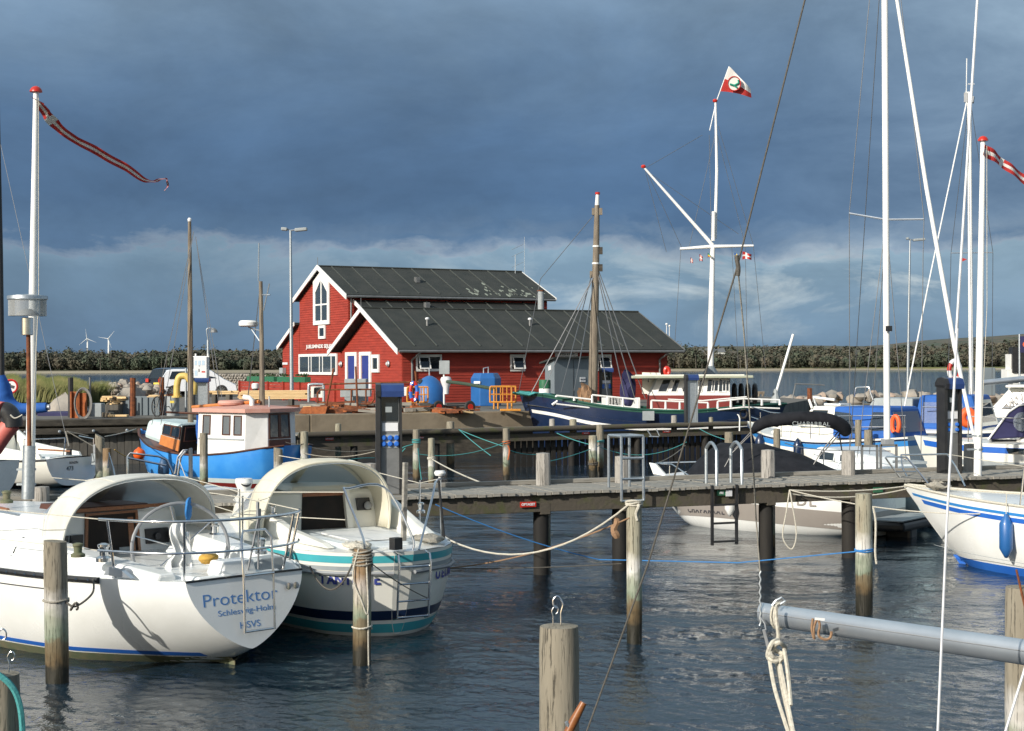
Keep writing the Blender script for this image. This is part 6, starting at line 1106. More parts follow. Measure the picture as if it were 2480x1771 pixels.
tb('shroud', b6, 'wire', W_, .018, 4); tb('forestay', b6, 'wire', [[cz('D', 1325, 470), cz('D', 1200, 620), cz('D', 1152, 872)]], .012, 4)
part('rope_bundle', b6, 'ropebr', blob(tuple(cz('A5', 655, 725, .5)), .3, (.9, .6, 1.5), 2, .5)); part('net_drape', b6, 'ncanvas', blob(tuple(cz('A5', 960, 670, 1.0)), .35, (.8, .5, 1.9), 7, .4)); part('net_pile', b6, 'ropet', blob(tuple(cz('A5', 265, 700, .6)), .3, (2.4, 1.2, .15), 4, .4)); part('anchor', b6, 'white', lambda mb: mb.tube([cz('A5', 410, 780, 1.4), cz('A5', 440, 760, 1.4), cz('A5', 462, 742, 1.4)], .05, n=6))
part('deck_boxes', b6, 'white', lambda mb: [mb.box(cz('A5', x, 772, .8), (.7, .5, .45)) for x in (840, 890, 975)]); part('boarding_board', b6, 'gbox', lambda mb: mb.prism([cz('A5', 1065, 825, 2.2), cz('A5', 1150, 825, 2.2), cz('A5', 1150, 893, 2.2), cz('A5', 1065, 893, 2.2)], (0, .05, 0)))
part('net_drum', b6, 'rub', lambda mb: [mb.tube([cz('A5', 1780, 700, -.2) + Vector((dx + .0, 0, 0)) + Vector((0, .36 * math.cos(a), .33 * math.sin(a))) for a in [i * .5236 for i in range(12)]], .07, n=6, closed=True) for dx in (-.5, -.25, 0, .25, .5)], True); tb('derrick', b6, 'wmast', [[cz('A5', 2015, 755, .3), cz('A5', 2158, 268, .3)]], .05, 10); part('derrick_foot', b6, 'gbox', lambda mb: mb.lathe([(.2, 0), (.05, .5)], cz('A5', 2030, 765, .3), 8))
tb('tyre_fender', b6, 'tyre', [[cz('A5', 1797, 845, 1.6) + Vector((.13 * math.cos(a), 0, .15 * math.sin(a))) for a in [i * .5236 for i in range(13)]]], .04, 6); tb('wheelhouse_floodlights', b6, 'black', [[cz('A5', 1105, 598, 1.35), cz('A5', 1112, 598, 1.35)], [cz('A5', 1285, 598, 1.35), cz('A5', 1292, 598, 1.35)], [cz('A5', 1692, 602, 1.35), cz('A5', 1700, 602, 1.35)]], .09, 8)
t = thing('oil_barrel', 'green and white oil barrel standing on the cutter foredeck', 'barrel', tuple(WM[b6.name] @ cz('A5', 358, 718, .6)), 0); mb = MB(); mb.lathe([(.21, 0), (.215, .2), (.21, .28)], (0, 0, 0), 18); obj('lower_drum', mb, M['white'], t, 30, True); mb = MB(); mb.lathe([(.21, .28), (.215, .42), (.21, .58), (.19, .6)], (0, 0, 0), 18); obj('upper_drum', mb, M['green'], t, 30, True)
# ---------------------------------------------------------------- taupe and white motorboat under the black cover
b7 = thing('motorboat', 'white and taupe motorboat under a black cockpit cover with folded black bimini lettered CHAPARRAL', 'motorboat', (6.95, 29.3, 0), hd(-.80, .60))
h7 = Hull([(0, .98, .92, .02), (1.4, 1.12, .98, -.15), (2.9, 1.06, 1.03, -.2), (4.0, .74, 1.0, -.05), (4.8, .30, .93, .15), (5.2, .02, .88, .45)], p=.45, q=1.0, rake0=-.1, rake1=.9)
h7.shell('hull', M['gel'], b7); h7.deck('foredeck', M['gel'], b7, .0, 0, 5.2, .08); h7.band('taupe_side', M['grp'], b7, .46, .80, 0, 4.6, out=.006, stern=True); h7.line('rub_rail', M['white'], b7, 0, 5.1, -.06, .035); h7.band('pinstripe', M['letterd'], b7, .20, .215, 0, 4.6, out=.008)
part('swim_platform', b7, 'black', lambda mb: mb.hexa(*fr(-.75, .1, .85, .98, .16, .34, 0, 0, .0)), bevel=.06); part('stern_drive', b7, 'black', lambda mb: mb.box((-.35, 0, -.05), (.5, .35, .5)), bevel=.06); part('platform_top', b7, 'gbox', lambda mb: mb.box((-.33, 0, .355), (.8, 1.7, .02)))
def cover(u, v):
    x = lerp(-.05, 4.35, u); hgt = 1.0 + .64 * min(1, max(0, (4.35 - x) / .55)) * min(1, max(.06, (x + .1) / 2.6)) ** .95; b, s_, k = h7.at(x); w = min(b * 1.0, 1.15) * (1 if u < .85 else math.sqrt(max(1 - ((u - .85) / .15) ** 2, .02))); a = math.pi * v; c = math.cos(a)
    rid = 1 - abs(c) ** 1.6; return Vector((x, w * c, s_ - .03 + (hgt - s_ + .03) * rid * min(1, (1 - u) * 5 + .02) * min(1, u * 2.2 + .12) + .02 * mnoise.noise((x * 3, c * 3, 1))))
part('cockpit_cover', b7, 'bcanvas', lambda mb: mb.grid(cover, 40, 26), 50); part('cover_studs', b7, 'steel', lambda mb: [mb.box(cover(.1 + .045 * i, .02) + Vector((0, .012, .03)), (.018, .012, .018)) for i in range(19)])
W7 = WM[b7.name].inverted(); dB = 29.9; bm = [(1003, 525), (1060, 465), (1150, 425), (1300, 408), (1480, 400), (1620, 412), (1730, 445), (1795, 490), (1800, 545)]
part('folded_bimini', b7, 'bcanvas', lambda mb: mb.tube(spline([W7 @ P('A6', x, y, dB - .3 * math.sin(i * .39)) for i, (x, y) in enumerate(bm)], 5), list(np.interp(range(41), [0, 4, 10, 30, 37, 40], [.04, .10, .125, .135, .125, .05])), n=12), 60)
tb('bimini_frame', b7, 'black', [[W7 @ P('A6', 1003, 530, dB), W7 @ P('A6', 830, 700, dB), W7 @ P('A6', 765, 820, dB)], [W7 @ P('A6', 1010, 500, dB), W7 @ P('A6', 850, 670, dB)], [W7 @ P('A6', 1740, 520, dB), W7 @ P('A6', 1600, 680, dB), W7 @ P('A6', 1530, 800, dB)], [W7 @ P('A6', 1760, 530, dB), W7 @ P('A6', 1590, 720, dB)], [W7 @ P('A6', 1750, 530, dB), W7 @ P('A6', 1772, 680, dB)]], .013, 6)
text('lettering', 'CHAPARRAL', .11, P('A6', 1508, 452, dB - .55), (1, 0, -.03), (0, 0, 1), M['gbox'], b7, sx=1.15); hullword(b7, h7, 'CHAPARRAL', .14, 3.75, .68, 'letterd', sx=1.0, spread=1.1)
tb('bow_rail', b7, 'steel', [[(3.7, .8, 1.0), (4.3, .5, 1.2), (4.9, .15, 1.18), (4.9, -.15, 1.18), (4.3, -.5, 1.2), (3.7, -.8, 1.0)]], .013); part('bow_light', b7, 'white', lambda mb: mb.prism([(4.55, .26, .95), (4.85, .26, .97), (4.95, .26, 1.2), (4.8, .26, 1.18)], (0, .06, 0)))
def fender(t, p, L_, r, m, name='fender'):
    f = part(name, t, m, lambda mb: mb.lathe([(.02, -L_ / 2 - .05), (r * .5, -L_ / 2), (r, -L_ / 2 + r * .9), (r, L_ / 2 - r * .9), (r * .5, L_ / 2), (.02, L_ / 2 + .06)], p, 16), 60); tb('lanyard', f, 'rope', [[Vector(p) + Vector((0, 0, L_ / 2)), Vector(p) + Vector((0, -.02, L_ / 2 + .35))]], .008, 5); return f
fender(b7, tuple(h7.pt(4.35, .62, 1, .13)), .42, .12, 'gel'); fender(b7, tuple(h7.pt(2.6, .66, 1, .12)), .62, .10, 'gel')
text('registration', 'DL', .36, P('B6', 1700, 995, 28.2), (1, -.15, 0), (0, 0, 1), M['grp'], b7, sx=1.3, shear=.2) if 0 else hullword(b7, h7, 'DL', .24, 1.15, .32, 'grp', sx=1.2)
# ---------------------------------------------------------------- white motor sailer with blue canopy
b8 = thing('motor_sailer', 'white motor sailer with blue stripe, wheelhouse and blue canvas canopy behind the black bimini', 'motor sailer', (10.85, 41.4, 0), hd(-.76, .65))
h8 = Hull([(0, .85, 1.30, .1), (.8, 1.2, 1.24, -.3), (2.4, 1.4, 1.16, -.6), (4, 1.1, 1.26, -.5), (4.9, .55, 1.42, -.2), (5.4, .02, 1.58, .2)], p=.6, q=1.15, rake0=-.05, rake1=.5)
h8.shell('hull', M['gel2'], b8); h8.deck('deck', M['gel2'], b8, -.02, 0, 5.4, .03); h8.band('blue_stripe', M['sky'], b8, .10, .24, 0, 5.3, stern=True); h8.line('rub_rail', M['navy'], b8, 0, 5.3, -.07, .025)
b_, t_ = fr(2.0, 4.6, 1.0, .5, 1.15, 1.62, .0, -.7, .08); part('trunk_cabin', b8, 'gel2', lambda mb: mb.hexa(b_, t_), bevel=.05); Fc = sides(b_, t_); [win(b8, Fc['port'], u, .3, u + .14, .8, 'gel2', 'glas', .02, .015) for u in (.35, .6)]
b_, t_ = fr(2.1, 3.3, .95, .82, 1.5, 2.06, .0, -.45, .08); part('wheelhouse', b8, 'gel2', lambda mb: mb.hexa(b_, t_), bevel=.04); F = sides(b_, t_); win(b8, F['port'], .12, .28, .8, .88, 'gel2', 'glas', .05, .02)
b_, t_ = fr(.3, 2.12, 1.02, 1.02, 1.22, 2.06, .22, .05, .16); part('canopy', b8, 'blcanvas', lambda mb: mb.hexa(b_, t_), bevel=.08); F = sides(b_, t_)
f = part('canopy_window', b8, 'glas2', lambda mb: mb.prism([F['port'][0].lerp(F['port'][1], u).lerp(F['port'][3].lerp(F['port'][2], u), v) + Vector((0, .015, 0)) for u, v in ((.04, .3), (.42, .15), (.32, .8), (.04, .85))], (0, .008, 0))); part('canopy_window', b8, 'glas2', lambda mb: mb.prism([F['port'][0].lerp(F['port'][1], u).lerp(F['port'][3].lerp(F['port'][2], u), v) + Vector((0, .015, 0)) for u, v in ((.60, .25), (.95, .3), (.95, .85), (.72, .85))], (0, .008, 0)))
part('canopy_window', b8, 'vinyl', lambda mb: mb.panel(F['aft'], .1, .2, .9, .85, .012)); tb('guard_rail', b8, 'steel', [[(0.05, .85, 1.85), (.8, 1.12, 1.85), (2.4, 1.33, 1.80), (4, 1.05, 1.88), (5.1, .25, 2.0)], [(0.05, .85, 1.55), (.8, 1.12, 1.55), (2.4, 1.33, 1.5), (4, 1.05, 1.58), (5.2, .1, 1.7)]], .014)
for x in (.1, 1.4, 2.6, 3.6, 4.5): y_ = h8.y(x, 1.2) - .08; tb('stanchion', b8, 'steel', [[(x, y_, 1.2), (x, y_, 1.86)]], .013)
tb('windscreen_bar', b8, 'wmast', [[loc(b8, 'C6', 790, 420, 1, .8), loc(b8, 'C6', 755, 320, 1, .8)], [loc(b8, 'C6', 835, 400, 1, .5), loc(b8, 'C6', 808, 295, 1, .5), loc(b8, 'C6', 1050, 325, 1, .5)]], .035); part('roof_hatch', b8, 'white', lambda mb: mb.box((2.5, 0, 2.1), (.5, .6, .05)))
tb('stern_arch', b8, 'steel', [[loc(b8, 'C6', x, y, 1, -.6) for x, y in ((1275, 290), (1290, 190), (1310, 178), (1440, 178), (1450, 200), (1460, 250), (1500, 350))], [loc(b8, 'C6', x, y, 1, -.6) for x, y in ((1440, 200), (1445, 350))]], .022); hullword(b8, h8, "Fai's pige", .21, 1.6, .46, 'letterd', bold=0, spread=.72)
fender(b8, tuple(h8.pt(4.4, .95, 1, .12)), .55, .14, 'navy'); fender(b8, tuple(h8.pt(2.9, .9, 1, .12)), .5, .12, 'navy'); W8 = WM[b8.name]
t = tag(obj('horseshoe_buoy', (lambda mb: mb.tube([W8 @ (Vector((.25, .98, 1.62)) + Vector((.10 * math.cos(a), .05, .22 * math.sin(a)))) for a in [-1.1 + i * .35 for i in range(16)]], .06, n=8))(MB()), M['horse'], smooth=True), 'orange horseshoe lifebuoy on the stern rail of the blue-canopied motor sailer', 'lifebuoy')
part('stern_block', b8, 'steel', lambda mb: mb.box(h8.pt(.6, .95, 1, .05), (.06, .05, .12)))
# ---------------------------------------------------------------- small white yacht with the tall mast beyond the pier
b9 = thing('sailboat', 'small white yacht with hull tinted pale blue for shade and tall bare mast beyond the near pier', 'sailboat', (6.9, 36.0, 0), hd(.20, -.98))
h9 = Hull([(0, .7, .95, .15), (1.5, 1.15, .93, -.15), (3.5, 1.28, .96, -.35), (5.2, .85, 1.08, -.25), (6.6, .02, 1.2, .25)], p=.6, q=1.15, rake0=-.1, rake1=.75)
h9.shell('hull', M['gelb'], b9); h9.deck('deck', M['deck'], b9, .0, 0, 6.6, .06); h9.line('rub_rail', M['white'], b9, 0, 6.5, -.02, .03); h9.band('black_boot_stripe', M['black'], b9, -.03, .05, 0, 6, z=True)  # white hull; blue of shade and water reflection put into its colour
b_, t_ = fr(1.9, 4.9, .92, .42, .95, 1.42, .1, -.9, .18, 1.05, 1.3); part('coachroof', b9, 'gel', lambda mb: mb.hexa(b_, t_), bevel=.07); F = sides(b_, t_); win(b9, F['stbd'], .12, .4, .34, .85, 'gel', 'glas', .02, .015); win(b9, F['stbd'], .42, .4, .6, .82, 'gel', 'glas', .02, .015)
W9 = WM[b9.name].inverted(); mb0 = P('D', 1970, 985, 32.0); mt0 = P('D', 1964, -170, 32.0); loc9 = lambda x, y, d=32.0: W9 @ P('D', x, y, d)
tb('mast', b9, 'wmast', [[loc9(1970, 985), loc9(1964, -170)]], .066, 16); tb('spreader', b9, 'alu', [[loc9(1886, 474, 32.4), loc9(1967, 488)], [loc9(1967, 488), loc9(2052, 487, 31.6)]], .022, 6); part('masthead_lamp', b9, 'black', lambda mb: mb.box(loc9(1974, 730, 31.85), (.1, .1, .11))); part('mast_foot', b9, 'grey', lambda mb: mb.box(loc9(1971, 983), (.2, .2, .14)))
tb('shroud', b9, 'wire', [[loc9(1945, -150), loc9(1886, 474, 32.4), loc9(1887, 1020, 32.4)], [loc9(1985, -150), loc9(2052, 487, 31.6), loc9(2050, 560, 31.6), loc9(2045, 1020, 31.6)], [loc9(1967, 510), loc9(1930, 1020, 32.5)], [loc9(1970, 510), loc9(2012, 1020, 31.5)], [loc9(1962, -150), loc9(1885, 1045, 35.5)], [loc9(1967, 495), loc9(1903, 1020, 32)]], .008, 5)
tb('furled_genoa', b9, 'white', [[loc9(2166, 985, 29.4), loc9(2120, 770, 29.8), loc9(2058, 420, 30.6), loc9(1992, 0, 31.4), loc9(1975, -120, 31.7)]], [.03, .044, .042, .036, .02], 12); tb('pulpit', b9, 'steel', [[loc9(2165, 1000, 29.5), loc9(2166, 1065, 29.5)]], .02)
part('foredeck_hatch', b9, 'gbox', lambda mb: mb.box((5.0, 0, 1.25), (.5, .5, .05))); tb('handrail', b9, 'wire', [[(1.5, -1.0, 1.4), (3.4, -1.15, 1.42), (5.4, -.6, 1.5)], [(.1, -.7, 1.4), (1.5, -1.0, 1.4)]], .01); [tb('stanchion', b9, 'steel', [l], .013) for l in ([(1.5, -1.0, .95), (1.5, -1.0, 1.42)], [(3.4, -1.15, .95), (3.4, -1.15, 1.45)])]
# ---------------------------------------------------------------- yachts beyond at the right
b10 = thing('motor_sailer', 'second motor sailer with grey deckhouse roof and blue canopy right of the first one', 'motor sailer', (15.2, 47.0, 0), hd(-.85, .52))
h10 = Hull([(0, 1.0, 1.25, 0), (1.5, 1.4, 1.2, -.4), (4, 1.4, 1.25, -.5), (6.8, .02, 1.6, .1)], rake1=.4); h10.shell('hull', M['gel2'], b10); h10.deck('deck', M['gel2'], b10); h10.band('navy_stripe', M['navy'], b10, .08, .2, 0, 6.5, stern=True)
b_, t_ = fr(.8, 2.9, 1.15, 1.1, 1.2, 2.25, .3, -.2, .14); part('canopy', b10, 'blcanvas', lambda mb: mb.hexa(b_, t_), bevel=.08); F = sides(b_, t_)
part('canopy_border', b10, 'gel2', lambda mb: mb.ring(F['aft'], .08, .12, .92, .86, .07, .1, .02)); part('canopy_window', b10, 'glas2', lambda mb: mb.panel(F['aft'], .15, .2, .85, .78, .015)); part('canopy_window', b10, 'vinyl', lambda mb: mb.panel(F['port'], .1, .2, .8, .8, .015))
b_, t_ = fr(2.9, 4.8, 1.1, .85, 1.2, 2.15, 0, -.6, .1); part('deckhouse', b10, 'gbox', lambda mb: mb.hexa(b_, t_), bevel=.05); tb('pushpit_rail', b10, 'steel', [[(0, 1, 1.9), (0, -1, 1.9)], [(0, 1, 1.2), (0, 1, 1.9)], [(0, -1, 1.2), (0, -1, 1.9)], [(0, .3, 1.2), (0, .3, 1.9)], [(0, 1, 1.9), (2.5, 1.35, 1.9)]], .015)
mA = WM[b10.name].inverted(); tb('mast', b10, 'wmast', [[mA @ P('D', 2157, 900, 50), mA @ P('D', 2152, 205, 50)]], .075, 12); tb('masthead_aerial', b10, 'white', [[mA @ P('D', 2146, 205, 50), mA @ P('D', 2147, 130, 50)], [mA @ P('D', 2143, 205, 50), mA @ P('D', 2158, 205, 50)], [mA @ P('D', 2150, 187, 50), mA @ P('D', 2164, 187, 50)]], .015, 5)
part('radar_reflector', b10, 'grey', lambda mb: [mb.box(mA @ P('D', 2146, 217, 50), (.12, .12, .3)), mb.box(mA @ P('D', 2160, 222, 50), (.08, .08, .22), 0, .4)]); tb('spreader', b10, 'alu', [[mA @ P('D', 2112, 562, 50), mA @ P('D', 2205, 561, 50)]], .02, 5); part('courtesy_pennant', b10, 'flagr', lambda mb: mb.prism([mA @ P('D', 2133, 572, 50), mA @ P('D', 2148, 576, 50), mA @ P('D', 2135, 582, 50)], (.0, .01, .0)))
tb('backstay', b10, 'white', [[mA @ P('D', 2148, 220, 50), mA @ P('D', 2060, 640, 48), mA @ P('D', 1990, 1000, 46)]], .022, 6); tb('shroud', b10, 'wire', [[mA @ P('D', 2151, 230, 50), mA @ P('D', 2112, 562, 50), mA @ P('D', 2105, 880, 49)], [mA @ P('D', 2156, 230, 50), mA @ P('D', 2205, 561, 50), mA @ P('D', 2203, 880, 50)], [mA @ P('D', 2152, 240, 50), mA @ P('D', 2120, 880, 49)]], .01, 4)
t = tag(obj('lifebuoy', (lambda mb: mb.tube([P('B7', 1340 + 68 * math.cos(a), 770 + 82 * math.sin(a), 43) for a in [i * .449 for i in range(14)]], .11, n=10, closed=True))(MB()), M['horse'], smooth=True), 'round orange lifebuoy hanging behind the slanting furled sail at the right', 'lifebuoy')
b11 = thing('sailboat', 'cream yacht with blue window band and indigo canopy cut by the right edge', 'sailboat', (13.6, 37.3, 0), hd(-.95, .30))
h11 = Hull([(-3.2, 1.1, 1.4, 0), (0, 1.4, 1.3, -.4), (2.2, 1.1, 1.32, -.4), (3.2, .6, 1.38, -.2), (3.9, .02, 1.45, .2)], p=.6, rake1=.4); h11.shell('hull', M['gel2'], b11); h11.deck('deck', M['gel2'], b11, 0, -3.2, 3.9, .05); h11.band('blue_stripe', M['blue'], b11, .08, .22, -3.1, 3.7); h11.band('grey_rub_band', M['gbox'], b11, .42, .55, -3.1, 3.4); h11.band('navy_waterline', M['navy'], b11, .25, .4, -3, 3.4, z=True)
for x in (-.7, .3, 1.2): q0_, q1_ = h11.sheer(x, 1, -.09, .012), h11.sheer(x + .55, 1, -.09, .012); part('hull_window', b11, 'glas', lambda mb: mb.prism([q0_, q1_, q1_ - Vector((.06, 0, .13)), q0_ - Vector((-.06, 0, .13))], (0, .012, 0)))
W11 = WM[b11.name].inverted(); q = [W11 @ P('B7', x, y, 37.0) for x, y in ((1590, 1040), (1840, 700), (1960, 620), (2120, 590), (2250, 640), (2250, 1000))]; part('canopy', b11, 'ncanvas', lambda mb: mb.prism(q, (0, -1.5, .0)), bevel=.04); tb('canopy_piping', b11, 'white', [[v + Vector((0, .02, 0)) for v in q[:4]]], .025, 6); part('canopy_window', b11, 'vinyl', lambda mb: mb.prism([W11 @ P('B7', 2000 + 105 * math.cos(a), 820 + 120 * math.sin(a), 36.93) for a in [i * .5236 for i in range(12)]], (0, .01, 0)))
part('coachroof', b11, 'gel2', lambda mb: mb.hexa(*fr(-2.5, 1.6, 1.05, .7, 1.3, 1.62, 0, -.5, .12)), bevel=.05); tb('guard_rail', b11, 'wire', [[(-3, 1.2, 1.95), (1.0, 1.2, 1.9), (2.6, .9, 1.95)]], .012); [tb('stanchion', b11, 'steel', [l], .014) for l in ([(1, 1.2, 1.3), (1, 1.2, 1.9)], [(-.6, 1.3, 1.3), (-.6, 1.3, 1.92)], [(2.6, .9, 1.3), (2.6, .9, 1.95)])]
tb('fender_step', b11, 'black', [[W11 @ P('B7', x, y, 30) for x, y in ((1650, 1400), (1690, 1160), (1850, 1160), (1780, 1400))]], .02, 6) if 0 else None
b12 = thing('motor_cruiser', 'white cruiser with raked windscreen behind the indigo-canopied yacht at the right edge', 'motor cruiser', (17.4, 50.0, 0), hd(-.9, .43))
h12 = Hull([(-2, 1.3, 1.35, 0), (1, 1.5, 1.3, -.4), (3, 1.2, 1.35, -.3), (4.6, .02, 1.5, .1)], rake1=.5); h12.shell('hull', M['gel'], b12); h12.deck('deck', M['gel'], b12, 0, -2, 4.6); b_, t_ = fr(-1.8, 2.3, 1.25, 1.0, 1.3, 2.45, .1, -1.0, .2); part('superstructure', b12, 'gel2', lambda mb: mb.hexa(b_, t_), bevel=.06); F = sides(b_, t_); win(b12, F['port'], .08, .35, .5, .85, 'gel', 'glas', .05, .02); win(b12, F['port'], .55, .35, .92, .85, 'gel', 'glas', .05, .02); part('roof_edge', b12, 'gel2', lambda mb: mb.box((-.35, 0, 2.48), (3.5, 2.5, .08)), bevel=.03)
W12 = WM[b12.name].inverted(); tb('boom', b12, 'alu', [[W12 @ P('B7', 1500, 345, 46), W12 @ P('B7', 2250, 270, 46)]], .09, 10)
# ---------------------------------------------------------------- white yacht with blue stripes, bow towards the pier
b13 = thing('sailboat', 'white yacht with two blue stripes and blue fender, bow reaching in from the right', 'sailboat', (12.62, 20.15, 0), hd(-.74, .672))
LB = 8.35; h13 = Hull([(0, 1.1, 1.05, 0), (2.5, 1.55, 1.02, -.4), (5, 1.35, 1.04, -.4), (6.8, .78, 1.09, -.28), (7.8, .30, 1.15, -.05), (LB, .012, 1.2, .25)], p=.62, q=1.15, rake1=.82)
h13.shell('hull', M['gel'], b13); h13.deck('deck', M['gel'], b13, .0, 0, LB, .05); h13.band('light_blue_stripe', M['sky'], b13, .09, .135, .2, LB - .12, out=.005); h13.band('blue_stripe', M['blue'], b13, .165, .235, .2, LB - .3, out=.005); h13.band('blue_boot_stripe', M['blue'], b13, -.03, .13, .2, LB, z=True, out=.005); h13.line('toe_rail', M['rope'], b13, 0, LB - .05, .02, .022)
h13.line('knuckle_line', M['gbox'], b13, 1, 7.6, -.82, .004, out=.004)
b_, t_ = fr(1.5, 6.3, 1.05, .45, 1.02, 1.42, 0, -1.3, .2, 1.08, 1.3); part('coachroof', b13, 'gel', lambda mb: mb.hexa(b_, t_), bevel=.08); F = sides(b_, t_); [win(b13, F['port'], u, .3, u + .1, .75, 'gel', 'glas', .02, .012) for u in (.25, .45)]; part('cabin_hatch', b13, 'gbox', lambda mb: mb.box((4.3, 0, 1.45), (.7, .6, .05), 0, 0, .03)); part('sliding_hatch_cover', b13, 'gbox', lambda mb: mb.box((3.0, .0, 1.46), (.9, .9, .05)))
W13 = WM[b13.name].inverted(); l13 = lambda x, y, d: W13 @ P('A7', x, y, d)
tb('pulpit', b13, 'steel', [[l13(603, 1068, 26.6), l13(535, 980, 26.5), l13(468, 885, 26.4), l13(480, 879, 26.4), l13(598, 882, 25.9), l13(740, 1058, 25.6)], [l13(565, 868, 27.2), l13(850, 864, 26.6), l13(900, 940, 26.2), l13(958, 1062, 25.9)], [l13(565, 868, 27.2), l13(575, 950, 27.0), l13(635, 1062, 26.6)], [l13(535, 972, 26.5), l13(660, 972, 25.8)]], .016, 8)
fx_ = min([4 + .02 * i for i in range(200)], key=lambda x: abs((lambda w: w.x / w.y - ray('A7', 1213, 1282).x)(WM[b13.name] @ h13.pt(x, .55, 1, .12)))); fender(b13, tuple(h13.pt(fx_, .62, 1, .12)), .55, .10, 'bluebin'); part('windlass_rope', b13, 'ropeg', blob(tuple(h13.sheer(7.6, 1, .1, -.25)), .12, (1.8, 1.2, .5), 3, .5)); part('windlass', b13, 'black', lambda mb: mb.box(h13.sheer(7.5, 1, .1, -.3), (.14, .12, .12)))
for (x, y) in ((5.9, 1.0), (4.4, 1.36)): [tb('stanchion', b13, 'steel', [l], .013) for l in ([(x, y, 1.05), (x - .05, y - .05, 1.66)], [(x - .25, y, 1.05), (x - .05, y - .05, 1.66)])]
tb('lifeline', b13, 'rope', [[l13(850, 864, 26.6), (5.85, .95, 1.66), (4.35, 1.31, 1.66), (2, 1.4, 1.66)]], .006, 5); part('cleat_fitting', b13, 'black', lambda mb: mb.box(h13.sheer(5.3, 1, .07, -.3), (.14, .06, .06)))
# ================================================================== quayside: cars, signs, bins, gear
def gz(reg, x, y, z=1.5): return G(reg, x, y, z)
def bx(name, m, t, c, sz, rz=0, local=True, bevel=0, **k):
    mb = MB(); mb.box(c, sz, rz, **k); return obj(name, mb, M[m], t, local=local, bevel=bevel)
def car(name, label, loc_, rz, paint, L_, hh, hatch=True):
    t = thing(name, label, 'car', loc_, rz); w = .86
    side = [(-L_ / 2, .32), (-L_ / 2 + .02, .75), (-L_ / 2 + .12, 1.0 if hatch else .95), (-L_ / 2 + .42, hh - .06), (-L_ / 2 + .8, hh), (.35, hh), (.75, hh - .08), (1.45, 1.0), (L_ / 2 - .35, .84), (L_ / 2 - .05, .68), (L_ / 2, .34)]
    def f(mb):
        n = len(side); vs = []
        for y, k, dz in ((-w, 1, 0), (-w * .93, 1.0, 0), (0, 1.0, .03), (w * .93, 1.0, 0), (w, 1, 0)):
            for (x, z) in side:
                tum = .78 if z > 1.0 else (.97 if z > .7 else 1); edge = abs(y) > w * .95
                vs.append((x, y * (tum if z > 1.0 else 1) , (z - (.05 if edge and z > .6 else 0)) + (dz if z > 1 else dz * .5)))
        mb.add(vs, [(j * n + i, j * n + i + 1, (j + 1) * n + i + 1, (j + 1) * n + i) for j in range(4) for i in range(n - 1)]); mb.add([vs[i] for i in range(n)] + [vs[4 * n + i] for i in range(n)], [tuple(range(n)), tuple(range(2 * n - 1, n - 1, -1)), (0, n, 2 * n - 1, n - 1)])
    mb = MB(); f(mb); obj('body', mb, M[paint], t, 38, True, bevel=.03)
    for s_ in (1, -1):
        q = [(-L_ / 2 + .55, 1.02), (-L_ / 2 + .72, hh - .12), (.2, hh - .1), (.62, hh - .2), (1.05, 1.04)]; mb = MB(); mb.prism([(x, s_ * (.845 * (.97 if z < 1.1 else .80) ), z) for x, z in q], (0, s_ * .012, 0)); obj('side_window', mb, M['glas'], t, local=True)
        for x in (-L_ / 2 + .8, L_ / 2 - .85):
            mb = MB(); mb.lathe([(.33, -.02), (.34, .06), (.30, .1), (.24, .1)], (x, s_ * .80, .33), 20, (0, s_, 0)); wv = obj('wheel', mb, M['tyre'], t, 30, True)
            mb = MB()
            for k in range(9): a = k * .698; mb.box((x + .12 * math.cos(a), s_ * .905, .33 + .12 * math.sin(a)), (.2, .02, .05), 0, 0, -a)
            mb.lathe([(.06, 0), (.05, .03)], (x, s_ * .89, .33), 12, (0, s_, 0)); obj('rim', mb, M['steel'], wv, local=True)
    mb = MB(); mb.prism([(-L_ / 2 + .13, -.62, 1.02), (-L_ / 2 + .13, .62, 1.02), (-L_ / 2 + .40, .52, hh - .1), (-L_ / 2 + .40, -.52, hh - .1)], (-.02, 0, .005)); obj('rear_window', mb, M['glas'], t, local=True)
    mb = MB(); mb.prism([(.82, -.6, hh - .12), (.82, .6, hh - .12), (1.4, .66, 1.04), (1.4, -.66, 1.04)], (.015, 0, .02)); obj('windscreen', mb, M['glas'], t, local=True)
    for s_ in (1, -1): bx('tail_light', 'redp', t, (-L_ / 2 + .02, s_ * .72, .92), (.06, .2, .2)); bx('headlight', 'gbox', t, (L_ / 2 - .1, s_ * .62, .68), (.16, .3, .12))
    bx('number_plate', 'yelp', t, (-L_ / 2 - .01, .0, .74), (.02, .5, .11)); bx('bumper', 'black', t, (-L_ / 2 - .02, 0, .42), (.1, 1.6, .2)); return t
p_ = gz('C1', 395, 560); car('parked_car', 'black estate car with yellow number plate parked behind the white hatchback', (-19.6, 92.5, 1.5), R(66), 'carb', 4.5, 1.62)
car('parked_car', 'white hatchback parked in front of the black estate car, nose to the right', (-17.9, 89.0, 1.5), R(14), 'carw', 4.3, 1.56)
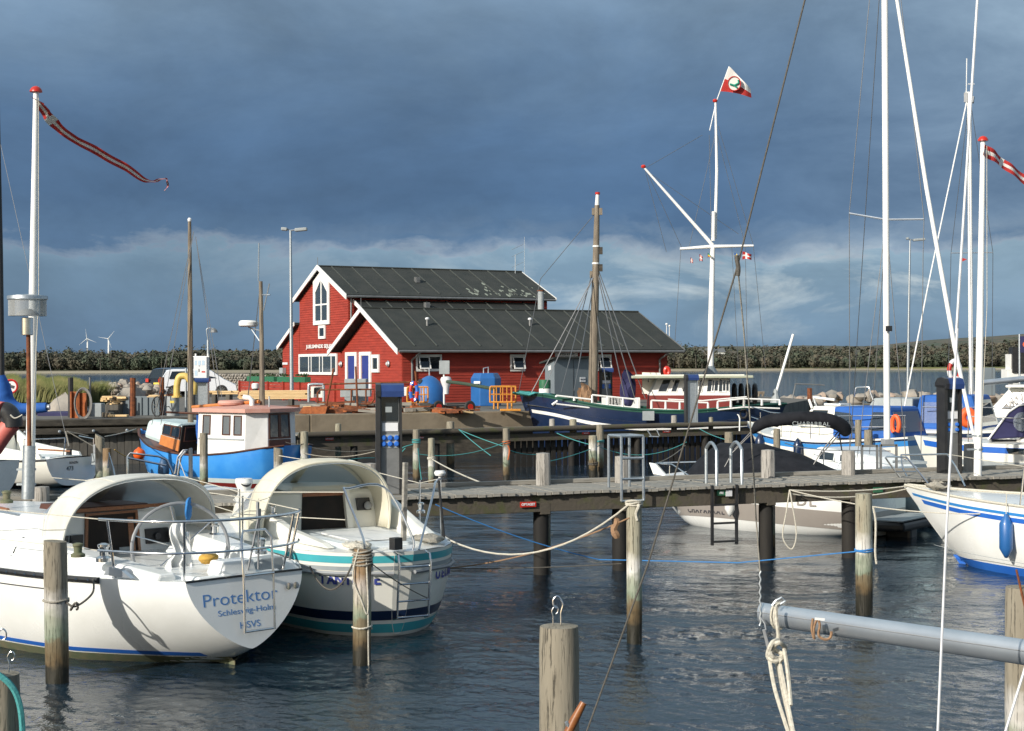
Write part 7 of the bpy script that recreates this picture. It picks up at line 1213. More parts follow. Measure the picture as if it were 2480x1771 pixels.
# info board, lamp posts, bollard lights
a = P('C1', 830, 700, 60); t = thing('information_board', 'white harbour information board on two posts left of the parked car bonnet', 'sign board', (a.x, 60, 1.5))
q = [P('C1', 765, 340, 60), P('C1', 905, 340, 60), P('C1', 905, 110, 60), P('C1', 765, 110, 60)]; mb = MB(); mb.panel(q, 0, 0, 1, 1, .05); bd = obj('board', mb, M['plate'], t)
for (u0, v0, u1, v1, m) in ((.08, .6, .25, .82, 'sky'), (.36, .6, .55, .82, 'sky'), (.65, .6, .85, .82, 'sky'), (.08, .1, .3, .35, 'sky'), (.38, .28, .46, .42, 'letterd'), (.62, .25, .9, .32, 'redp'), (.4, .55, .5, .58, 'letterd')): mb = MB(); mb.panel(q, u0, v0, u1, v1, .054, -.05); obj('printed_panel', mb, mat('faded_print', (.45, .58, .7), None) if m == 'sky' else M[m], bd)
for xx in (782, 915): mb = MB(); b0 = P('C1', xx, 75, 60); mb.tube([(b0.x, 60.05, 1.5), (b0.x, 60.05, b0.z)], .035, n=8); obj('post', mb, M['white'], t)
mb = MB(); mb.prism([P('C1', 755, 112, 60), P('C1', 930, 112, 60), P('C1', 930, 102, 60), P('C1', 755, 102, 60)], (0, .05, 0)); obj('header', mb, M['white'], t)
def twinlamp(xp, yb, yt, d, label, arms, xt=None, zb=1.5):
    xt = xp if xt is None else xt; b, tp = P('D', xp, yb, d), P('D', xt, yt, d); b.z = zb; t = thing('street_lamp', label, 'street lamp', tuple(b), 0, 'tall harbour street lamps')
    mb = MB(); mb.tube([b, lerp(b, tp, .35), tp], [.085, .075, .045], n=12); obj('post', mb, M['galv'], t, smooth=True)
    for (x0, y0, x1, y1) in arms:
        p0, p1 = P('D', x0, y0, d), P('D', x1, y1, d); mb = MB(); mb.tube([tp, p0], .03, n=6); obj('arm', mb, M['galv'], t); c = (p0 + p1) / 2; mb = MB(); mb.box(c, ((p1 - p0).length, .28, .13), 0, 0, -.08 * (1 if p1.x > p0.x else -1)); obj('lamp_head', mb, M['gbox'], t, bevel=.03)
twinlamp(648, 870, 512, 63, 'tall twin-headed street lamp before the gable with the pointed window', [(638, 509, 625, 509), (655, 511, 682, 509)], 645)
twinlamp(2015, 885, 532, 84, 'tall twin-headed street lamp between the two right-hand masts', [(2017, 531, 2013, 529), (2028, 533, 2054, 532)], 2021, 1.1)
t = thing('gooseneck_lamp', 'slim goose-necked lamp behind the information board', 'lamp post', tuple(P('C1', 925, 700, 61)) , 0); a = [P('A3', 1508, y, 61) for y in (300, 130)]; mb = MB(); mb.tube([(a[0].x, 61, 1.5)] + a, .05, n=8); mb.tube(spline([a[1], P('A3', 1498, 60, 61), P('A3', 1515, 45, 61), P('A3', 1545, 48, 61)], 4), .025, n=6); obj('pole', mb, M['galv'], t, smooth=True); mb = MB(); mb.lathe([(.16, 0), (.12, .1), (.03, .17)], P('A3', 1550, 76, 61), 14); obj('lamp_shade', mb, M['zinc'], t)
for (r_, x, y0, y1, d, lab) in (('A3', 736, 443, 515, 78, 'white-capped bollard light standing in the dune grass by the boulders'), ('A3', 1850, 445, 490, 72, 'white-capped bollard light beside the timber stack left of the red fence')):
    a, b = P(r_, x, y0, d), P(r_, x, y1, d); t = thing('bollard_light', lab, 'bollard light', (a.x, d, 1.5)); mb = MB(); mb.tube([(a.x, d, 1.5), (a.x, d, a.z - .25)], .13, n=12); obj('column', mb, M['black'], t); mb = MB(); mb.lathe([(.15, 0), (.17, .03), (.17, .22), (.1, .26)], (a.x, d, a.z - .25), 14); obj('cap', mb, M['white'], t)
# no-wake sign at the far left
c = P('C8', 128, 172, 56); t = thing('round_sign', 'round white prohibition sign with red border above the left dune grass', 'sign', (c.x, 56, 1.5)); mb = MB(); mb.lathe([(.27, 0), (.27, .02)], c, 24, (0, -1, 0)); obj('disc', mb, M['plate'], t); mb = MB(); mb.tube([c + Vector((.235 * math.cos(i * .2618), -.03, .235 * math.sin(i * .2618))) for i in range(24)], .04, n=6, closed=True); obj('red_border', mb, M['redp'], t); mb = MB(); mb.prism([c + Vector((-.12, -.03, -.02)), c + Vector((.1, -.03, -.08)), c + Vector((.13, -.03, .02)), c + Vector((0, -.03, .05)), c + Vector((-.03, -.03, .12))], (0, -.01, 0)); obj('boat_symbol', mb, M['letterd'], t); mb = MB(); mb.tube([(c.x, 56.03, 1.5), (c.x, 56.03, c.z)], .03, n=8); obj('post', mb, M['plate'], t)
# steel piles and ironwork on the left quay
def post(reg, x, y0, y1, d, r, m, label, lean=0, n=8):
    a, b = P(reg, x, y1, d), P(reg, x + lean, y0, d); a.z = min(a.z, 1.5); o = obj('steel_post', (lambda mb: mb.tube([a, b], r, n=n))(MB()), M[m]); return tag(o, label, 'post')
post('A3', 512, 402, 655, 53, .09, 'black', 'tall black post on the left quay beside the rusty channel irons'); post('A3', 652, 402, 600, 53.5, .035, 'zinc', 'thin grey post right of the coiled wire on the left quay')
post('A3', 962, 405, 655, 54, .10, 'rust', 'thick rusty post before the pink boulder'); post('A3', 1172, 400, 600, 55, .09, 'rust', 'tall rusty post before the white hatchback'); 
for k, (x, lab) in enumerate(((548, 'left upright rusty channel iron beside the black post'), (598, 'right upright rusty channel iron behind the coiled wire'))):
    a, b = P('A3', x, 690, 52.3), P('A3', x, 505 + 10 * k, 52.3); mb = MB(); a.z = 1.5; mb.box((a + b) / 2, (.30, .05, b.z - a.z)); mb.box((a + b) / 2 + Vector((-.13, -.06, 0)), (.05, .12, b.z - a.z)); mb.box((a + b) / 2 + Vector((.13, -.06, 0)), (.05, .12, b.z - a.z)); tag(obj('channel_iron', mb, M['rustl']), lab, 'channel iron')
c = P('A3', 600, 590, 51.9); mb = MB()
for i in range(9): r_ = .46 + .03 * (i % 3); mb.tube([c + Vector((r_ * .55 * math.cos(a) + .01 * i, -.03 * i, r_ * math.sin(a))) for a in [k * .349 for k in range(18)]], .018, n=5, closed=True)
tag(obj('wire_coil', mb, M['wire'], smooth=True), 'grey coil of wire rope leaning on the channel irons', 'wire coil')
def crate(reg, x0, y0, x1, y1, d, dp, m, label, cat='box', name='crate', z0=None):
    a, b = P(reg, x0, y1, d), P(reg, x1, y0, d); zb = a.z if z0 is None else z0; mb = MB(); mb.box(((a.x + b.x) / 2, d + dp / 2, (zb + b.z) / 2), (b.x - a.x, dp, b.z - zb)); return tag(obj(name, mb, M[m], bevel=.02), label, cat)
t = thing('steel_container', 'low grey open steel container on the left quay', 'container', tuple(gz('A3', 1000, 650))); a, b = P('A3', 868, 650, 55), P('A3', 1180, 545, 55)
for (x0, x1, y_, dx) in ((a.x, b.x, 55, 0), (a.x, b.x, 57, 0)): mb = MB(); mb.box(((x0 + x1) / 2, y_, (1.5 + b.z) / 2), (x1 - x0, .06, b.z - 1.5)); obj('side_plate', mb, M['shed'], t)
for x_ in (a.x, b.x): mb = MB(); mb.box((x_, 56, (1.5 + b.z) / 2), (.06, 2, b.z - 1.5)); obj('end_plate', mb, M['shed'], t)
for k in range(7): mb = MB(); x_ = lerp(a.x, b.x, (k + .5) / 7); mb.box((x_, 54.95, (1.5 + b.z) / 2), (.05, .05, b.z - 1.5)); obj('rib', mb, M['shed'], t)
t = thing('gravel_box', 'open timber box heaped with split wood and stones left of the grey container', 'wooden box', tuple(gz('A3', 800, 660))); a, b = P('A3', 735, 650, 54.5), P('A3', 868, 600, 54.5)
mb = MB(); mb.box(((a.x + b.x) / 2, 55.1, (1.5 + b.z) / 2), (b.x - a.x, 1.2, b.z - 1.5)); obj('box', mb, M['bulk'], t)
for k in range(34):
    c = Vector((random.uniform(a.x, b.x), random.uniform(54.6, 55.6), b.z + random.uniform(0, .28))); mb = MB(); mb.box(c, (random.uniform(.15, .4), .1, random.uniform(.05, .1)), random.uniform(-1, 1), random.uniform(-.4, .4)); obj('log', mb, M['rawood' if k % 3 else 'spar'], t)
crate('A3', 735, 655, 800, 690, 52.6, .5, 'spar', 'square timber offcut lying on the edge of the left quay', 'timber', 'timber_block'); crate('A3', 780, 672, 920, 688, 52.3, .3, 'rawood', 'pale broken board lying at the edge of the left quay', 'timber', 'board'); crate('A3', 655, 590, 735, 690, 53.6, .5, 'gbox', 'grey slatted metal locker behind the channel irons', 'locker', 'locker')
crate('A3', -5, 655, 150, 690, 54.5, 2.5, 'ncanvas', 'flat dark blue tarpaulined stack at the far left of the quay', 'tarpaulin', 'tarpaulin_stack'); crate('A3', 270, 655, 525, 690, 54.5, 2.5, 'ncanvas', 'flat dark blue tarpaulin right of the left flagpole', 'tarpaulin', 'tarpaulin_stack')
t = thing('pump_station', 'grey cylindrical tank with a bent pale yellow pipe on the quay', 'tank', tuple(gz('A3', 1235, 680))); a, b = P('A3', 1195, 675, 54), P('A3', 1285, 535, 54); mb = MB(); mb.lathe([((b.x - a.x) / 2, 0), ((b.x - a.x) / 2, b.z - 1.5)], ((a.x + b.x) / 2, 54.3, 1.5), 22); obj('drum', mb, M['gbox'], t, 30)
mb = MB(); mb.lathe([((b.x - a.x) / 2 + .03, 0), ((b.x - a.x) / 2 + .03, .06)], ((a.x + b.x) / 2, 54.3, b.z), 22); obj('rim', mb, M['rust'], t); mb = MB(); mb.tube(spline([P('C1', x, y, 53.9) for x, y in ((578, 545), (580, 430), (600, 340), (640, 320), (690, 330), (745, 400), (770, 430), (760, 520))], 5), .115, n=12); obj('bent_pipe', mb, M['yell2'], t, True); mb = MB(); mb.lathe([(.17, 0), (.17, .06)], P('C1', 578, 555, 53.9), 14); obj('flange', mb, M['yell2'], t)
mb = MB(); mb.panel([P('C1', 505, 615, 53.85), P('C1', 550, 615, 53.85), P('C1', 550, 590, 53.85), P('C1', 505, 590, 53.85)], 0, 0, 1, 1, .02); obj('sticker', mb, M['yelp'], t)
tt = P('C1', 845, 750, 56); pedestal('p', (tt.x, 56, 1.5), .62, P('C1', 845, 340, 56).z - 1.5, 'dark power pedestal with navy hood below the information board', R(3), face=False, bodym='black'); post('C1', 678, 235, 760, 56, .04, 'galv', 'thin grey upright left of the wooden mast of the blue boat')
# timber stacks
def stack(reg, x0, y0, x1, y1, d, nrow, ncol, label, slope=0):
    a, b = P(reg, x0, y1, d), P(reg, x1, y0, d); t = thing('timber_stack', label, 'timber stack', ((a.x + b.x) / 2, d, 1.5)); h_ = (b.z - a.z) / nrow
    for i in range(nrow):
        for j in range(ncol): mb = MB(); jx = random.uniform(-.15, .15); mb.box(((a.x + b.x) / 2 + jx, d + j * .17, a.z + (i + .5) * h_), (b.x - a.x, .15, h_ * .86), random.uniform(-.01, .01)); obj('board', mb, M['rawood'], t)
    for x_ in (lerp(a.x, b.x, .2), lerp(a.x, b.x, .75)): mb = MB(); mb.box((x_, d + .2, (1.5 + a.z) / 2), (.15, .7, max(a.z - 1.5, .05))); obj('bearer', mb, M['bulk'], t)
stack('A3', 1745, 495, 2225, 560, 60, 6, 4, 'long stack of fresh yellow boards below the red fence'); stack('A3', 1080, 528, 1165, 580, 57, 5, 3, 'short stack of yellow boards behind the rusty post and bicycle wheel'); stack('A3', 1515, 498, 1700, 525, 60.5, 2, 3, 'few brown boards lying right of the dark power pedestal')
t = thing('bicycle', 'bicycle leaning by the grey tank on the left quay', 'bicycle', tuple(gz('A3', 1150, 660))); c = P('A3', 1137, 615, 53.4)
for (dx, dy) in ((0, 0), (.35, .95)): mb = MB(); mb.tube([c + Vector((dx + .17 * math.cos(k * .314), dy, .34 * math.sin(k * .314))) for k in range(20)], .022, n=6, closed=True); w_ = obj('wheel', mb, M['tyre'], t); mb = MB(); [mb.tube([c + Vector((dx, dy, 0)), c + Vector((dx + .16 * math.cos(k * .7), dy, .33 * math.sin(k * .7)))], .004, n=3) for k in range(9)]; obj('spokes', mb, M['steel'], w_)
mb = MB(); [mb.tube([c + Vector(a), c + Vector(b)], .016, n=6) for a, b in (((0, 0, 0), (.1, .25, .55)), ((.1, .25, .55), (.22, .6, .5)), ((.22, .6, .5), (.35, .95, 0)), ((.17, .45, -.02), (.1, .25, .5)), ((.17, .45, -.02), (.24, .65, .6)), ((.17, .45, -.02), (.35, .95, 0)), ((.1, .25, .55), (.1, .22, .75)))]; obj('frame', mb, M['black'], t); bx('saddle', 'black', t, tuple(Vector(c + Vector((.25, .66, .66))) - Vector(t.location)), (.12, .26, .05))
# things in front of the red building
def rpost(x, y0, y1, d, lean, lab): return post('A4', x, y0, y1, d, .04, 'rust', lab, lean, 6)
rpost(410, 885, 1245, 56, 72, 'leaning rusty bar, leftmost in the scrap heap before the building'); rpost(672, 870, 1240, 56, -18, 'upright rusty bar in the scrap heap, in line with the blue doors'); rpost(1152, 905, 1235, 57, -28, 'leaning rusty bar left of the blue dome'); 
def frame_(name, pts, d, r, m, lab, cat, closed=False, reg='A4', rough=True):
    mb = MB()
    for l in pts: mb.tube([P(reg, x, y, d + (z[0] if z else 0)) for x, y, *z in l], r, n=6)
    return tag(obj(name, mb, M[m], smooth=True), lab, cat)
frame_('rusty_trestle', [[(355, 1170), (355, 1075), (375, 1055), (480, 1052), (800, 1050), (800, 1130), (770, 1165)], [(440, 1185), (500, 1165), (770, 1165)], [(620, 1165), (620, 1050)], [(735, 1165), (735, 1050)], [(400, 1010), (1150, 992)]], 57, .035, 'rust', 'rusty tubular trestle across the scrap heap before the building', 'trestle')
t = thing('scrap_heap', 'heap of rusty steel plates, bars and planks along the quay before the building', 'scrap heap', tuple(gz('A4', 600, 1230)))
for k in range(120):
    x = random.uniform(200, 1560); d = random.uniform(55.5, 59); s_ = random.uniform(.3, 1.3); y = 1235 - random.random() ** 1.5 * (70 if x < 1250 else 30) - (d - 55.5) * 5; c = P('A4', x, y, d); c.z = max(c.z, 1.53)
    m = random.choice(['rust', 'rust', 'rustl', 'rust', 'bulk', 'rawood', 'grwood']); mb = MB(); mb.box(c, (s_, random.uniform(.05, .25), random.uniform(.03, .14)), random.uniform(-.5, .5), 0, random.uniform(-.12, .12)); obj('scrap_piece', mb, M[m], t)
mb = MB(); mb.prism([P('A4', 205, 1240, 55.3), P('A4', 240, 1190, 55.3), P('A4', 430, 1185, 55.3), P('A4', 415, 1245, 55.3)], (0, .9, 0)); obj('hopper_plate', mb, M['rustl'], t)
crate('A4', 566, 968, 735, 1060, 60, 1.0, 'gbox', 'larger grey cabinet behind the rusty trestle before the building', 'cabinet', 'cabinet', 1.5); crate('A4', 533, 1052, 622, 1112, 59, .6, 'gbox', 'smaller light grey cabinet standing before the larger grey one', 'cabinet', 'cabinet'); crate('A4', 685, 1045, 770, 1108, 58.6, .5, 'gbox', 'low grey box right of the two cabinets in the scrap heap', 'box', 'metal_box')
t = thing('fuel_cabinet', 'cream cabinet in a rounded grey tube frame left of the scrap heap', 'cabinet', tuple(gz('A4', 340, 1170))); a, b = P('A4', 300, 1115, 59), P('A4', 395, 1028, 59); mb = MB(); mb.box(((a.x + b.x) / 2, 59.3, (a.z + b.z) / 2), (b.x - a.x, .5, b.z - a.z)); obj('case', mb, M['gel2'], t); mb = MB(); mb.tube(spline([P('A4', x, y, 58.8) for x, y in ((285, 1150), (285, 1030), (300, 1012), (385, 1012), (402, 1030), (402, 1170))], 4), .05, n=8); obj('tube_frame', mb, M['galv'], t, smooth=True); mb = MB(); mb.panel([P('A4', 322, 1090, 59.04), P('A4', 378, 1090, 59.04), P('A4', 378, 1035, 59.04), P('A4', 322, 1035, 59.04)], .1, .1, .9, .9, .02); obj('display', mb, M['black'], t)
crate('A4', 1030, 1032, 1058, 1102, 60, .05, 'plate', 'small white notice with lines of text left of the blue dome', 'notice', 'notice')
# blue dome container, hexagonal container
c0 = P('A4', 1235, 1150, 65); r_ = (P('A4', 1365, 1100, 65) - P('A4', 1115, 1100, 65)).length / 2; zt = P('A4', 1235, 942, 65).z; t = thing('bottle_bank', 'blue dome-shaped bottle bank before the long red wall', 'bottle bank', (c0.x, 65, 1.5)); hh = zt - 1.5
mb = MB(); mb.lathe([(r_ * .96, 0), (r_, .15 * hh), (r_ * .97, .4 * hh), (r_ * .86, .62 * hh), (r_ * .66, .8 * hh), (r_ * .42, .92 * hh), (r_ * .18, .985 * hh), (.02, hh)], (c0.x, 65, 1.5), 36); obj('dome', mb, M['bluebin'], t, 60)
mb = MB(); mb.tube([(c0.x, 65, zt), (c0.x, 65, zt + .3)], .03, n=6); obj('lifting_ring', mb, M['galv'], t); mb = MB(); mb.lathe([(.1, 0), (.12, .05)], (c0.x - r_ * .55, 65 - r_ * .35, 1.5 + hh * .8), 12, (-.5, -.6, .5)); obj('bottle_hole', mb, M['black'], t)
c0 = P('A4', 1680, 1150, 66); w_ = (P('A4', 1800, 1100, 66) - P('A4', 1558, 1100, 66)).length / 2; zt = P('A4', 1680, 922, 66).z; hh = zt - 1.5; t = thing('paper_bank', 'blue six-sided paper container before the long red wall', 'recycling container', (c0.x, 66, 1.5)); hx = lambda k_, z: [(c0.x + k_ * w_ * math.cos(i * 1.0472 + .12), 66 + k_ * w_ * math.sin(i * 1.0472 + .12), z) for i in range(6)]
mb = MB(); A_, B_, C_ = hx(1, 1.52), hx(1, 1.5 + hh * .84), hx(.8, zt); mb.add(A_ + B_ + C_, [(i, (i + 1) % 6, (i + 1) % 6 + 6, i + 6) for i in range(6)] + [(i + 6, (i + 1) % 6 + 6, (i + 1) % 6 + 12, i + 12) for i in range(6)] + [(12, 13, 14, 15, 16, 17)]); obj('shell', mb, M['bluebin'], t, bevel=.03)
mb = MB(); mb.tube([(c0.x - .1, 66, zt), (c0.x - .1, 66, zt + .2), (c0.x + .1, 66, zt + .25), (c0.x + .1, 66, zt)], .03, n=6); obj('lifting_ring', mb, M['galv'], t); mb = MB(); mb.box((c0.x - w_ * .55, 66 - w_ * .86, 1.5 + hh * .72), (.3, .05, .1), -.5); obj('slot', mb, M['plate'], t)
# square grey sign, life ring station
a = P('A4', 1352, 880, 62); t = thing('blank_sign', 'blank grey square signboard on a post right of the blue dome', 'sign', (a.x, 62, 1.5)); mb = MB(); mb.panel([P('A4', x, y, 62) for x, y in ((1312, 930), (1393, 930), (1393, 824), (1312, 824))], 0, 0, 1, 1, .03); obj('board', mb, M['gbox'], t, bevel=.01); mb = MB(); mb.tube([(P('A4', 1348, 930, 62).x, 62.04, 1.5), (P('A4', 1348, 930, 62).x, 62.04, P('A4', 1348, 900, 62).z)], .035, n=8); obj('post', mb, M['white'], t)
c = P('A4', 1365, 975, 60.5); t = thing('winch_post', 'small white conical mooring drum with a thick green hawser leading right', 'mooring drum', (c.x, 60.5, 1.5)); mb = MB(); mb.lathe([(.10, -.55), (.12, -.3), (.2, -.1), (.22, 0), (.18, .1), (.08, .13)], c, 16); obj('drum', mb, M['plate'], t, 30)
o = obj('hawser', (lambda mb: mb.tube(spline([P('A4', x, y, d) for x, y, d in ((1375, 990, 60), (1500, 1005, 59), (1620, 1025, 58), (1760, 1050, 57.5))], 5), .065, n=8))(MB()), mat('green_hawser', (.05, .08, .05), (.03, .05, .035), 30, .9), smooth=True); tag(o, 'thick dark green hawser stretched from the mooring drum to the cutter bow', 'hawser')
t = thing('life_ring', 'blue and red striped ring hung on a rusty bar before the blue dome', 'ring', tuple(P('A4', 1112, 1070, 56.8))); mb = MB(); c = P('A4', 1112, 1068, 56.8)
for k in range(8): mb = MB(); mb.tube([c + Vector((.12 * math.cos(a), 0, .33 * math.sin(a))) for a in [k * .7854 + j * .1963 for j in range(5)]], .07, n=8); obj('segment', mb, M['redp' if k % 2 else 'blue'], t, smooth=True)
def cage(x0, y0, x1, y1, d, lab):
    mb = MB(); P_ = lambda x, y, dd=0: P('A4', x, y, d + dd)
    for dd in (0, .8):
        o_ = dd * 40; mb.tube(spline([P_(x0 + o_ + 12, y0, dd), P_(x1 + o_ - 12, y0, dd), P_(x1 + o_, y0 + 12, dd), P_(x1 + o_, y1 - 12, dd), P_(x1 + o_ - 12, y1, dd), P_(x0 + o_ + 12, y1, dd), P_(x0 + o_, y1 - 12, dd), P_(x0 + o_, y0 + 12, dd), P_(x0 + o_ + 12, y0, dd)], 3), .035, n=6)
        for f_ in (.3, .6): mb.tube([P_(lerp(x0, x1, f_) + o_, y0, dd), P_(lerp(x0, x1, f_) + o_, y1, dd)], .022, n=5)
        mb.tube([P_(x0 + o_, (y0 + y1) / 2, dd), P_(x1 + o_, (y0 + y1) / 2, dd)], .022, n=5)
        for x_ in (x0 + 30, x1 - 30): mb.tube([P_(x_ + o_, y1, dd), P_(x_ + o_, 1205, dd)], .035, n=6)
    mb.tube([P_(x0, y0 + 12), P_(x0 + 32, y0 + 12, .8)], .022, n=5)
    return tag(obj('tube_guard', mb, M['yellow'], smooth=True), lab, 'guard rail', 'yellow tube guards on the quay')
cage(1712, 1028, 1880, 1150, 56.5, 'yellow tubular guard frame at the right end of the quay by the cutter bow'); cage(1060, 1032, 1190, 1150, 60, 'yellow tubular guard frame left of the blue dome, half behind it')
crate('A4', 1790, 1205, 1955, 1222, 56.2, .5, 'yellow', 'yellow footplate of the right-hand guard frame', 'plate', 'footplate'); 
t = thing('boat_trolley', 'low black boat trolley with red-hubbed wheels before the blue dome', 'trolley', tuple(gz('A4', 1430, 1225)))
for x_ in (1305, 1552):
    c = P('A4', x_, 1188, 57.2); mb = MB(); mb.lathe([(.2, -.06), (.235, 0), (.2, .06)], c, 18, (.5, -.85, 0)); w_ = obj('wheel', mb, M['tyre'], t, 30); mb = MB(); mb.lathe([(.12, .0), (.11, .075)], c, 14, (.5, -.85, 0)); obj('hub', mb, M['redp'], w_)
mb = MB(); mb.tube([P('A4', 1310, 1180, 57.4), P('A4', 1550, 1175, 57.4)], .03, n=6); mb.tube([P('A4', 1370, 1165, 57.6), P('A4', 1520, 1160, 57.6)], .03, n=6); obj('axle', mb, M['black'], t)
# grey shed with its little signs, second pedestal and bins behind the cutter
pl0 = Vector((3.1, 67.2, 0)); a, b, c_ = P('A5', 360, 740, 67.5), P('A5', 428, 740, 66.6), P('A5', 690, 740, 67.8); zt0, zt1 = P('A5', 360, 485, 67.5).z, P('A5', 428, 448, 66.6).z
t = thing('grey_shed', 'grey flat-roofed plywood shed against the long red wall behind the wooden mast', 'shed', (b.x, 66.6, 1.5)); V0 = lambda p, z: Vector((p.x, p.y, z)); bk = Vector((-.9, 2.2, 0))
mb = MB(); mb.hexa([V0(a, 1.5), V0(b, 1.5), V0(c_, 1.5), V0(c_, 1.5) + Vector((-.9, 1.6, 0))], [V0(a, zt0), V0(b, zt1), V0(c_, zt1 + .05), V0(c_, zt0) + Vector((-.9, 1.6, 0))]); obj('wall', mb, M['shed'], t)
mb = MB(); rq = [V0(a, zt0) + Vector((-.25, -.1, .01)), V0(b, zt1) + Vector((-.05, -.25, .01)), V0(c_, zt1 + .06) + Vector((.15, -.2, 0)), V0(c_, zt0) + Vector((-.8, 1.7, .05))]; mb.hexa(rq, [v + Vector((0, 0, .07)) for v in rq]); obj('roof', mb, M['felt'], t)
F = (V0(b, 1.5), V0(c_, 1.5), V0(c_, zt1), V0(b, zt1)); mb = MB(); mb.panel(F, .515, .02, .522, .97, .012); obj('door_joint', mb, M['black'], t); mb = MB(); mb.panel(F, .70, .50, .85, .60, .02); ss = obj('door_sign', mb, M['plate'], t); text('lettering', 'BENZIN', .09, lerp(F[0].lerp(F[1], .775), F[3].lerp(F[2], .775), .55) + (F[1] - F[0]).cross(F[3] - F[0]).normalized() * .024, F[1] - F[0], (0, 0, 1), M['letterd'], ss, sx=.9)
mb = MB(); mb.panel((V0(a, 1.5), V0(b, 1.5), V0(b, zt1), V0(a, zt0)), .4, .8, .65, .9, .02); obj('sticker', mb, M['plate'], t)
a = P('A5', 802, 640, 69.3); pedestal('p', (a.x, 69.3, 1.5), .62, P('A5', 802, 512, 69.3).z - 1.5, 'power pedestal against the long red wall right of the wooden mast', 0, sockets=4)
# ---- club mast with yard, gaff and flags
d = 80; D_ = lambda x, y, dd=0: P('D', x, y, d + dd); b0 = D_(1577, 825); b0.z = 1.5; t = thing('club_flagmast', 'tall white club flag mast with yard, slanting gaff and red and white flag', 'flag mast', tuple(b0))
mb = MB(); mb.tube([b0, D_(1579, 720), D_(1583, 550)], [.17, .155, .12], n=14); obj('lower_mast', mb, M['wmast'], t, smooth=True); mb = MB(); mb.tube([D_(1588, 530), D_(1592, 380), D_(1589, 226)], [.09, .08, .055], n=12); obj('topmast', mb, M['wmast'], t, smooth=True); mb = MB(); mb.tube([D_(1584, 535, -.2), D_(1585, 470, -.2)], .10, n=10); obj('mast_box', mb, M['white'], t)
mb = MB(); mb.tube([D_(1510, 553), D_(1580, 548), D_(1673, 546)], [.07, .10, .06], n=10); obj('yard', mb, M['wmast'], t, smooth=True); mb = MB(); mb.tube([D_(1583, 545), D_(1430, 372)], [.10, .055], n=10); obj('gaff', mb, M['wmast'], t, smooth=True)
for (x, y) in ((1429, 371), (1588, 225)): mb = MB(); mb.lathe([(.1, -.05), (.13, .02), (.1, .09), (.03, .12)], D_(x, y), 12); obj('truck', mb, M['redp'], t)
mb = MB(); mb.tube([D_(1576, 290), D_(1590, 228), D_(1619, 148)], .025, n=6); obj('flagstaff', mb, M['white'], t)
mb = MB(); [mb.tube([D_(*q) for q in l], .012, n=4) for l in (((1595, 280), (1673, 545)), ((1593, 300), (1655, 545)), ((1588, 300), (1530, 550)), ((1575, 300), (1580, 545)), ((1433, 378), (1640, 520)), ((1433, 380), (1480, 560)), ((1436, 380), (1515, 552)), ((1436, 372), (1560, 300)), ((1673, 547), (1700, 820)), ((1512, 553), (1495, 820)), ((1655, 547), (1660, 820)), ((1625, 547), (1640, 820)))]; obj('rigging', mb, M['wire'], t)
mb = MB(); mb.lathe([(.62, -1.0), (.55, -.4), (.3, .1), (.17, .3)], D_(1578, 826), 12); obj('base_cover', mb, M['shed'], t)
def flag(name, pts, d_, cols, label, group=None, nx=14, ny=6):
    # pts: four picture corners hoist-top, hoist-bottom, fly-bottom, fly-top ; cols(u,v) -> material slot
    A_ = [P(*q, d_) for q in pts]; mb = MB(); f = lambda u, v: (A_[1].lerp(A_[2], u)).lerp(A_[0].lerp(A_[3], u), v) + Vector((0, .18 * math.sin(u * 7) * u, .05 * math.sin(u * 5 + v)))
    for i in range(nx):
        for j in range(ny): u0, u1, v0, v1 = i / nx, (i + 1) / nx, j / ny, (j + 1) / ny; mb.cur = cols((u0 + u1) / 2, (v0 + v1) / 2); mb.add([f(u0, v0), f(u1, v0), f(u1, v1), f(u0, v1)], [(0, 1, 2, 3)])
    return tag(obj(name, mb, [M['flagw'], M['flagr'], M['flagg'], M['blue'], M['yelp']], smooth=True), label, 'flag', group), f
def clubc(u, v):
    return 0 if v > .48 else 1
o, f = flag('club_flag', [('B3', 735, 75), ('B3', 665, 265), ('B3', 912, 305), ('B3', 905, 240)], 79.8, clubc, 'white over red club flag with round green emblem flying from the mast top')
w2 = WM[o.name]; c = P('B3', 772, 205, 79.5); mb = MB(); mb.tube([c + Vector((.33 * math.cos(k * .314), -.05, .36 * math.sin(k * .314))) for k in range(20)], .03, n=5, closed=True); obj('emblem_ring', mb, M['flagr'], o); mb = MB(); mb.add([c + Vector((0, -.03, 0))] + [c + Vector((.32 * math.cos(k * .314), -.03, .35 * math.sin(k * .314))) for k in range(20)], [(0, 1 + k, 1 + (k + 1) % 20) for k in range(20)]); obj('emblem_disc', mb, M['flagw'], o)
mb = MB(); mb.tube([c + Vector((-.22, -.08, -.03)), c + Vector((.0, -.08, -.1)), c + Vector((.22, -.08, .02)), c + Vector((.2, -.08, .18))], .05, n=5); mb.tube([c + Vector((.0, -.08, -.1)), c + Vector((.15, -.08, -.22))], .045, n=5); obj('emblem_figure', mb, M['flagg'], o)
cross = lambda a, b: (lambda u, v: b if (.3 < u < .46 or .4 < v < .6) else a)
